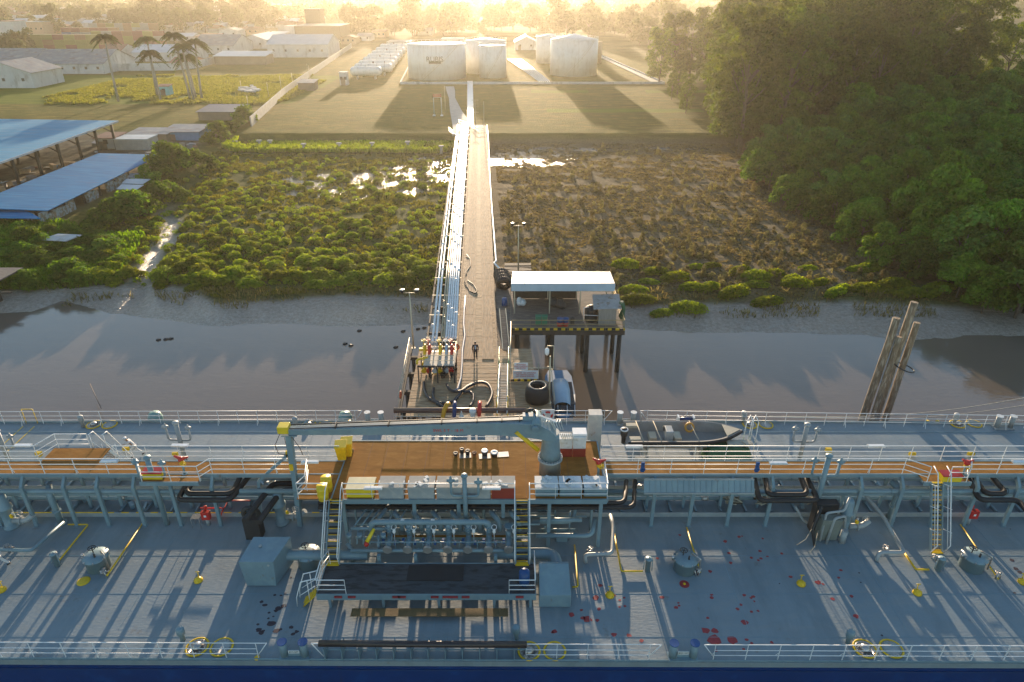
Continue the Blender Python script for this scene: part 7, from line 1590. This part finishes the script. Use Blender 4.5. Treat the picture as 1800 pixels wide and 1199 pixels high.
kinds=[('white hall',M_wallw,M_roofw),('brown-walled shed',M_walld,M_roofr),('grey-roofed hall',M_wallw,M_roofg),('peach house',MATS['peach_wall'],M_roofr)]
for k,(pa,pb_,pbase,where) in enumerate(((300,340,72,'above the right-hand palms'),(345,380,74,'right of the palm crowns'),(385,420,66,'between the grey hall and the tree belt'),(425,455,60,'left of the dark tower'),(470,500,70,'just left of the pale silo'),(600,625,78,'right of the white warehouse'),(628,652,72,'at the upper end of the boundary wall'),(655,678,66,'left of the low building behind the vessels'),(200,232,74,'behind the white end hall'),(235,262,66,'over the first palms'),(262,298,58,'among the far trees over the palms'),(84,110,58,'right of the peach block'),(725,760,62,'above the lettered tank'),(600,640,56,'by the factory hall'),(385,425,112,'beside the open-fronted shed'),(300,340,118,'behind the white fence'))):
    kk=kinds[k%4]; bldg('works_building',f'small {kk[0]} {where}',pa,pb_,pbase,pbase-8-(k%3)*2,14,kk[1],kk[2],['gable','shed','gabley'][k%3],.25 if k%3!=1 else .06,win=3 if k%2 else 2,grp='small buildings behind the palm field')
# yard buildings near the marsh
bldg('yard_hut','low pale hut with a rusty roof behind the big blue shed',172,205,262,243,5,M_wallw,M_roofr,'shed',.05,win=1,cat='hut'); bldg('yard_container','long pale flat-roofed container in the yard',204,262,264,246,5,mat('container_grey',(0.36,0.33,0.29),rough=.8),M_roofw,'flat',win=0,door=False,cat='container')
bldg('yard_shed','dark-roofed shed behind the pale container',228,295,250,236,6,M_walld,M_roofg,'shed',.05,win=0,cat='shed'); bldg('yard_shed','grey-roofed shed with blue side next to the bushes',288,352,247,232,7,MATS['faded_blue_board'],M_roofg,'shed',.06,win=0,cat='shed'); bldg('yard_shed','dark lean-to roof on posts at the top of the yard',350,418,212,197,9,M_walld,mat('slate_roof',(0.09,0.10,0.13),rough=.6),'shed',.06,win=0,cat='shed')
bldg('lean_to','blue-grey lean-to roof against the boundary wall',525,552,160,146,6,M_walld,M_roofg,'shed',.08,win=0,cat='shed')
# junk in the yard
g=random.Random(21); words=['broken plank','rusty sheet','grey crate','pale board','blue board','wooden pallet','scrap box']
for k in range(95):
    px_=g.uniform(-5,260) if k<75 else g.uniform(255,345); lo=300 if k<75 else 262; py_=(345-px_*.36+g.uniform(-28,30)) if k<75 else 262+g.uniform(-6,14)
    v=P(px_,py_,GZ); i=g.randrange(7); s=(g.uniform(.6,2.6),g.uniform(.5,1.6),g.uniform(.15,1.0) if i in(2,6) else g.uniform(.06,.2)); m=MB(); m.box((0,0,s[2]/2),s); 
    if i in(5,3): m.box((.3,.1,s[2]+.1),(s[0]*.8,.2,.06),.7)
    if i in(2,6): m.box((0,0,s[2]+.04),(s[0]*1.08,s[1]*1.08,.08))
    o=m.build('scrap_piece',JM[i],None,local=True); o.location=(v.x,v.y,GZ); o.rotation_euler=(g.uniform(-.2,.2),g.uniform(-.2,.2),g.uniform(0,3)); tag(o,words[i]+' lying in the scrap under and around the open blue-roofed shed','scrap','scrap around the sheds')
for k,(px_,py_,lb) in enumerate(((228,85,''),)): pass
for i in range(11):   # rubble heap by the palms
    v=P3(440+g.uniform(-22,32),160+g.uniform(-6,6)); o=MB().box((0,0,.5),(g.uniform(1,3.5),g.uniform(1,2),g.uniform(.5,1.2)),g.uniform(0,3)).build('rubble_piece',M_wallw,None,local=True); o.location=v; tag(o,'pale lump in the rubble heap beside the boundary wall','rubble','rubble by the boundary wall')
# white boards dumped on the bank
v=P(62,410,3); o=MB().slab([(-2,-.8,1.6),(-.6,-1.2,1.5),(2.2,0,.2),(1.4,1.2,.2)],.12).slab([(-2,-.8,1.5),(-1.6,-1.1,0),(.2,-1.4,0),(-.6,-1.2,1.4)],.1).build('broken_panel',M_wallw,None,local=True); o.location=(v.x,v.y,2.8); tag(o,'broken white folded panel tipped on the bank below the sheds','panel')
v=P(108,421,3); o=MB().slab([(-2.4,-.9,.7),(1.4,-1.2,.6),(2.6,.9,.8),(-1,1.1,.9)],.1).box((0,.2,1.0),(1.6,.2,.1),.3).build('flat_panel',M_wallw,None,local=True); o.location=(v.x,v.y,2.6); tag(o,'flat white panel lying on the bank beside the broken one','panel')
v=P(57,392,3); o=MB().box((0,0,1.0),(1.5,.15,2.0)).box((0,.3,.2),(1.7,.5,.3)).build('standing_board',M_wallw,None,local=True); o.location=(v.x,v.y,2.6); tag(o,'upright white board under the corner of the deep blue roof','board')
# boundary wall
t=thing('boundary_wall','long pale concrete wall running from the yard to the tank farm','wall',(-75,250,GZ)); m=MB(); pts=[P3(442,222),P3(470,196),P3(500,168),P3(545,135),P3(590,103),P3(618,84)]
for a,b_ in zip(pts,pts[1:]): m.beam(a+Vector((0,0,1.0)),b_+Vector((0,0,1.0)),.3,2.6)
m.build('wall',M_conc,t)
t=thing('white_fence','long white sheet fence at the far side of the palm field','fence',(-130,300,GZ)); m=MB(); pts=[P3(188,125),P3(305,124),P3(345,120),P3(385,110)]
for a,b_ in zip(pts,pts[1:]): m.beam(a+Vector((0,0,1.4)),b_+Vector((0,0,1.4)),.2,3.0)
m.build('sheets',M_wallw,t)
# container stacks
CM={'y':mat('yellow_container',(0.20,0.18,0.04),rough=.6),'r':mat('red_container',(0.17,0.035,0.04),rough=.6),'b':mat('blue_container',(0.06,0.10,0.22),rough=.6),'g':mat('grey_container',(0.2,0.2,0.2),rough=.6),'o':mat('brown_container',(0.22,0.10,0.05),rough=.6)}
cn={'y':'yellow','r':'red','b':'blue','g':'grey','o':'brown'}
def stack(px0,pb,cols,rows,pat,where):
    v=P3(px0,pb); g=random.Random(px0); k=0
    for i in range(cols):
        for j in range(rows):
            c=pat[k%len(pat)]; k+=1; t=thing('shipping_container',f'{cn[c]} shipping container, layer {["one","two","three","four"][j]} of {where}','container',(v.x+i*6.15,v.y,GZ+j*2.62),0,'shipping containers'); 
            MB().b2(0,6.05,0,2.44,.02,2.6).build('body',CM[c],t,local=True); m=MB()
            for q in range(12): m.b2(.2+q*.5,.35+q*.5,-.04,-.002,.2,2.4)
            m.build('ribs',CM[c],t,local=True)
stack(40,88,8,3,'yyoyyyroyyyrryy','the yellow stack left of the first palm'); stack(112,72,6,3,'bbrrgrbgo','the blue and red stack behind the yellow one'); stack(160,62,8,3,'gggooobgy','the far grey and brown stack'); stack(165,80,7,3,'rryyogr','the stack behind the single palm')
# ================================================================== far trees and houses
for k in range(4):
    tree_proto(('f',k),'far_tree','','tree','x',leaves(crown_blobs(200+k,16,5,3,13,2.2,3.6,.85),1500,.8,200+k,.4),limbs(9,.35,4,k,4),LM_far)
g=random.Random(33); nf=0
rows=[((0,500),(52,38),34,.75,'hazy round tree in the belt behind the warehouses','trees behind the warehouses'),((600,1130),(66,52),44,1.0,'tall hazy tree against the sun behind the storage tanks','trees behind the storage tanks'),((0,230),(60,50),10,.8,'hazy round tree in the belt behind the warehouses','trees behind the warehouses'),((230,480),(45,38),22,1.1,'big pale tree far behind the dark tower','big trees far left of the tower'),((1080,1200),(80,50),16,1.0,'hazy tree at the forest corner right of the tanks','hazy trees right of the tanks'),((0,60),(108,88),9,.6,'small green tree between the left halls and containers','trees between the left halls'),((200,480),(60,50),18,.9,'hazy round tree in the belt behind the warehouses','trees behind the warehouses')]
for (pa,pb_),(ya,yb2),n,s,lb,gp in rows:
    for k in range(n):
        v=P3(g.uniform(pa,pb_),g.uniform(yb2,ya)); q=s*g.uniform(.7,1.45)*(v.y/650 if v.y>650 else 1); put(('f',g.randrange(4)),v.x,v.y,GZ-.5,g.uniform(0,6.28),(q,q,q*g.uniform(.9,1.3)),lb,gp); nf+=1
V=[];F=[]
gg=np.random.default_rng(9); bl=[]
for k in range(900):
    py_=gg.uniform(-14,40)**1; v=P3(gg.uniform(-100,1900),max(py_,-8)); r_=gg.uniform(6,16)*(v.y/1500)**.5; bl.append(((v.x,v.y,GZ+r_*.5),(r_*1.6,r_,r_*.75)))
Vf,Ff=leaves(bl,42000,5.0,11,.6); o=npmesh('far_woodland',Vf,Ff,LM_far); tag(o,'mass of hazy woodland stretching to the horizon','woodland',None,'stuff')
for k in range(125):
    v=P3(g.uniform(-20,1150),g.uniform(-6,34)) if k<70 else P3(g.uniform(-10,520),g.uniform(34,58)); w_=g.uniform(8,26)*(1 if k<70 else .7); d_=g.uniform(8,16); h=g.uniform(3,6); t=thing('distant_house','pale house in the haze near the horizon','house',(v.x,v.y,GZ),g.uniform(-.3,.3),'distant houses near the horizon'); hw=w_/2
    MB().b2(-hw,hw,0,d_,0,h).build('wall',M_wallw,t,local=True); MB().slab([(-hw-.5,-.5,h),(hw+.5,-.5,h),(hw+.5,d_/2,h+2.2),(-hw-.5,d_/2,h+2.2)],.15).slab([(-hw-.5,d_/2,h+2.2),(hw+.5,d_/2,h+2.2),(hw+.5,d_+.5,h),(-hw-.5,d_+.5,h)],.15).build('roof',[M_roofw,M_roofr,M_roofg][k%3],t,local=True)
# ================================================================== haze
hz=MB().b2(-5300,5300,-210,9100,-3,48).build('haze',(lambda:None)() or bpy.data.materials.new('haze_air')); hz['kind']='stuff'
hm=hz.data.materials[0]; hm.use_nodes=True; nt=hm.node_tree
for n in list(nt.nodes):
    if n.type=='BSDF_PRINCIPLED': nt.nodes.remove(n)
pv=nt.nodes.new('ShaderNodeVolumePrincipled'); pv.inputs['Color'].default_value=(0.88,0.82,0.67,1); pv.inputs['Density'].default_value=0.00018; pv.inputs['Anisotropy'].default_value=0.7
nt.links.new(pv.outputs[0],nt.nodes['Material Output'].inputs['Volume'])
hz.visible_shadow=True
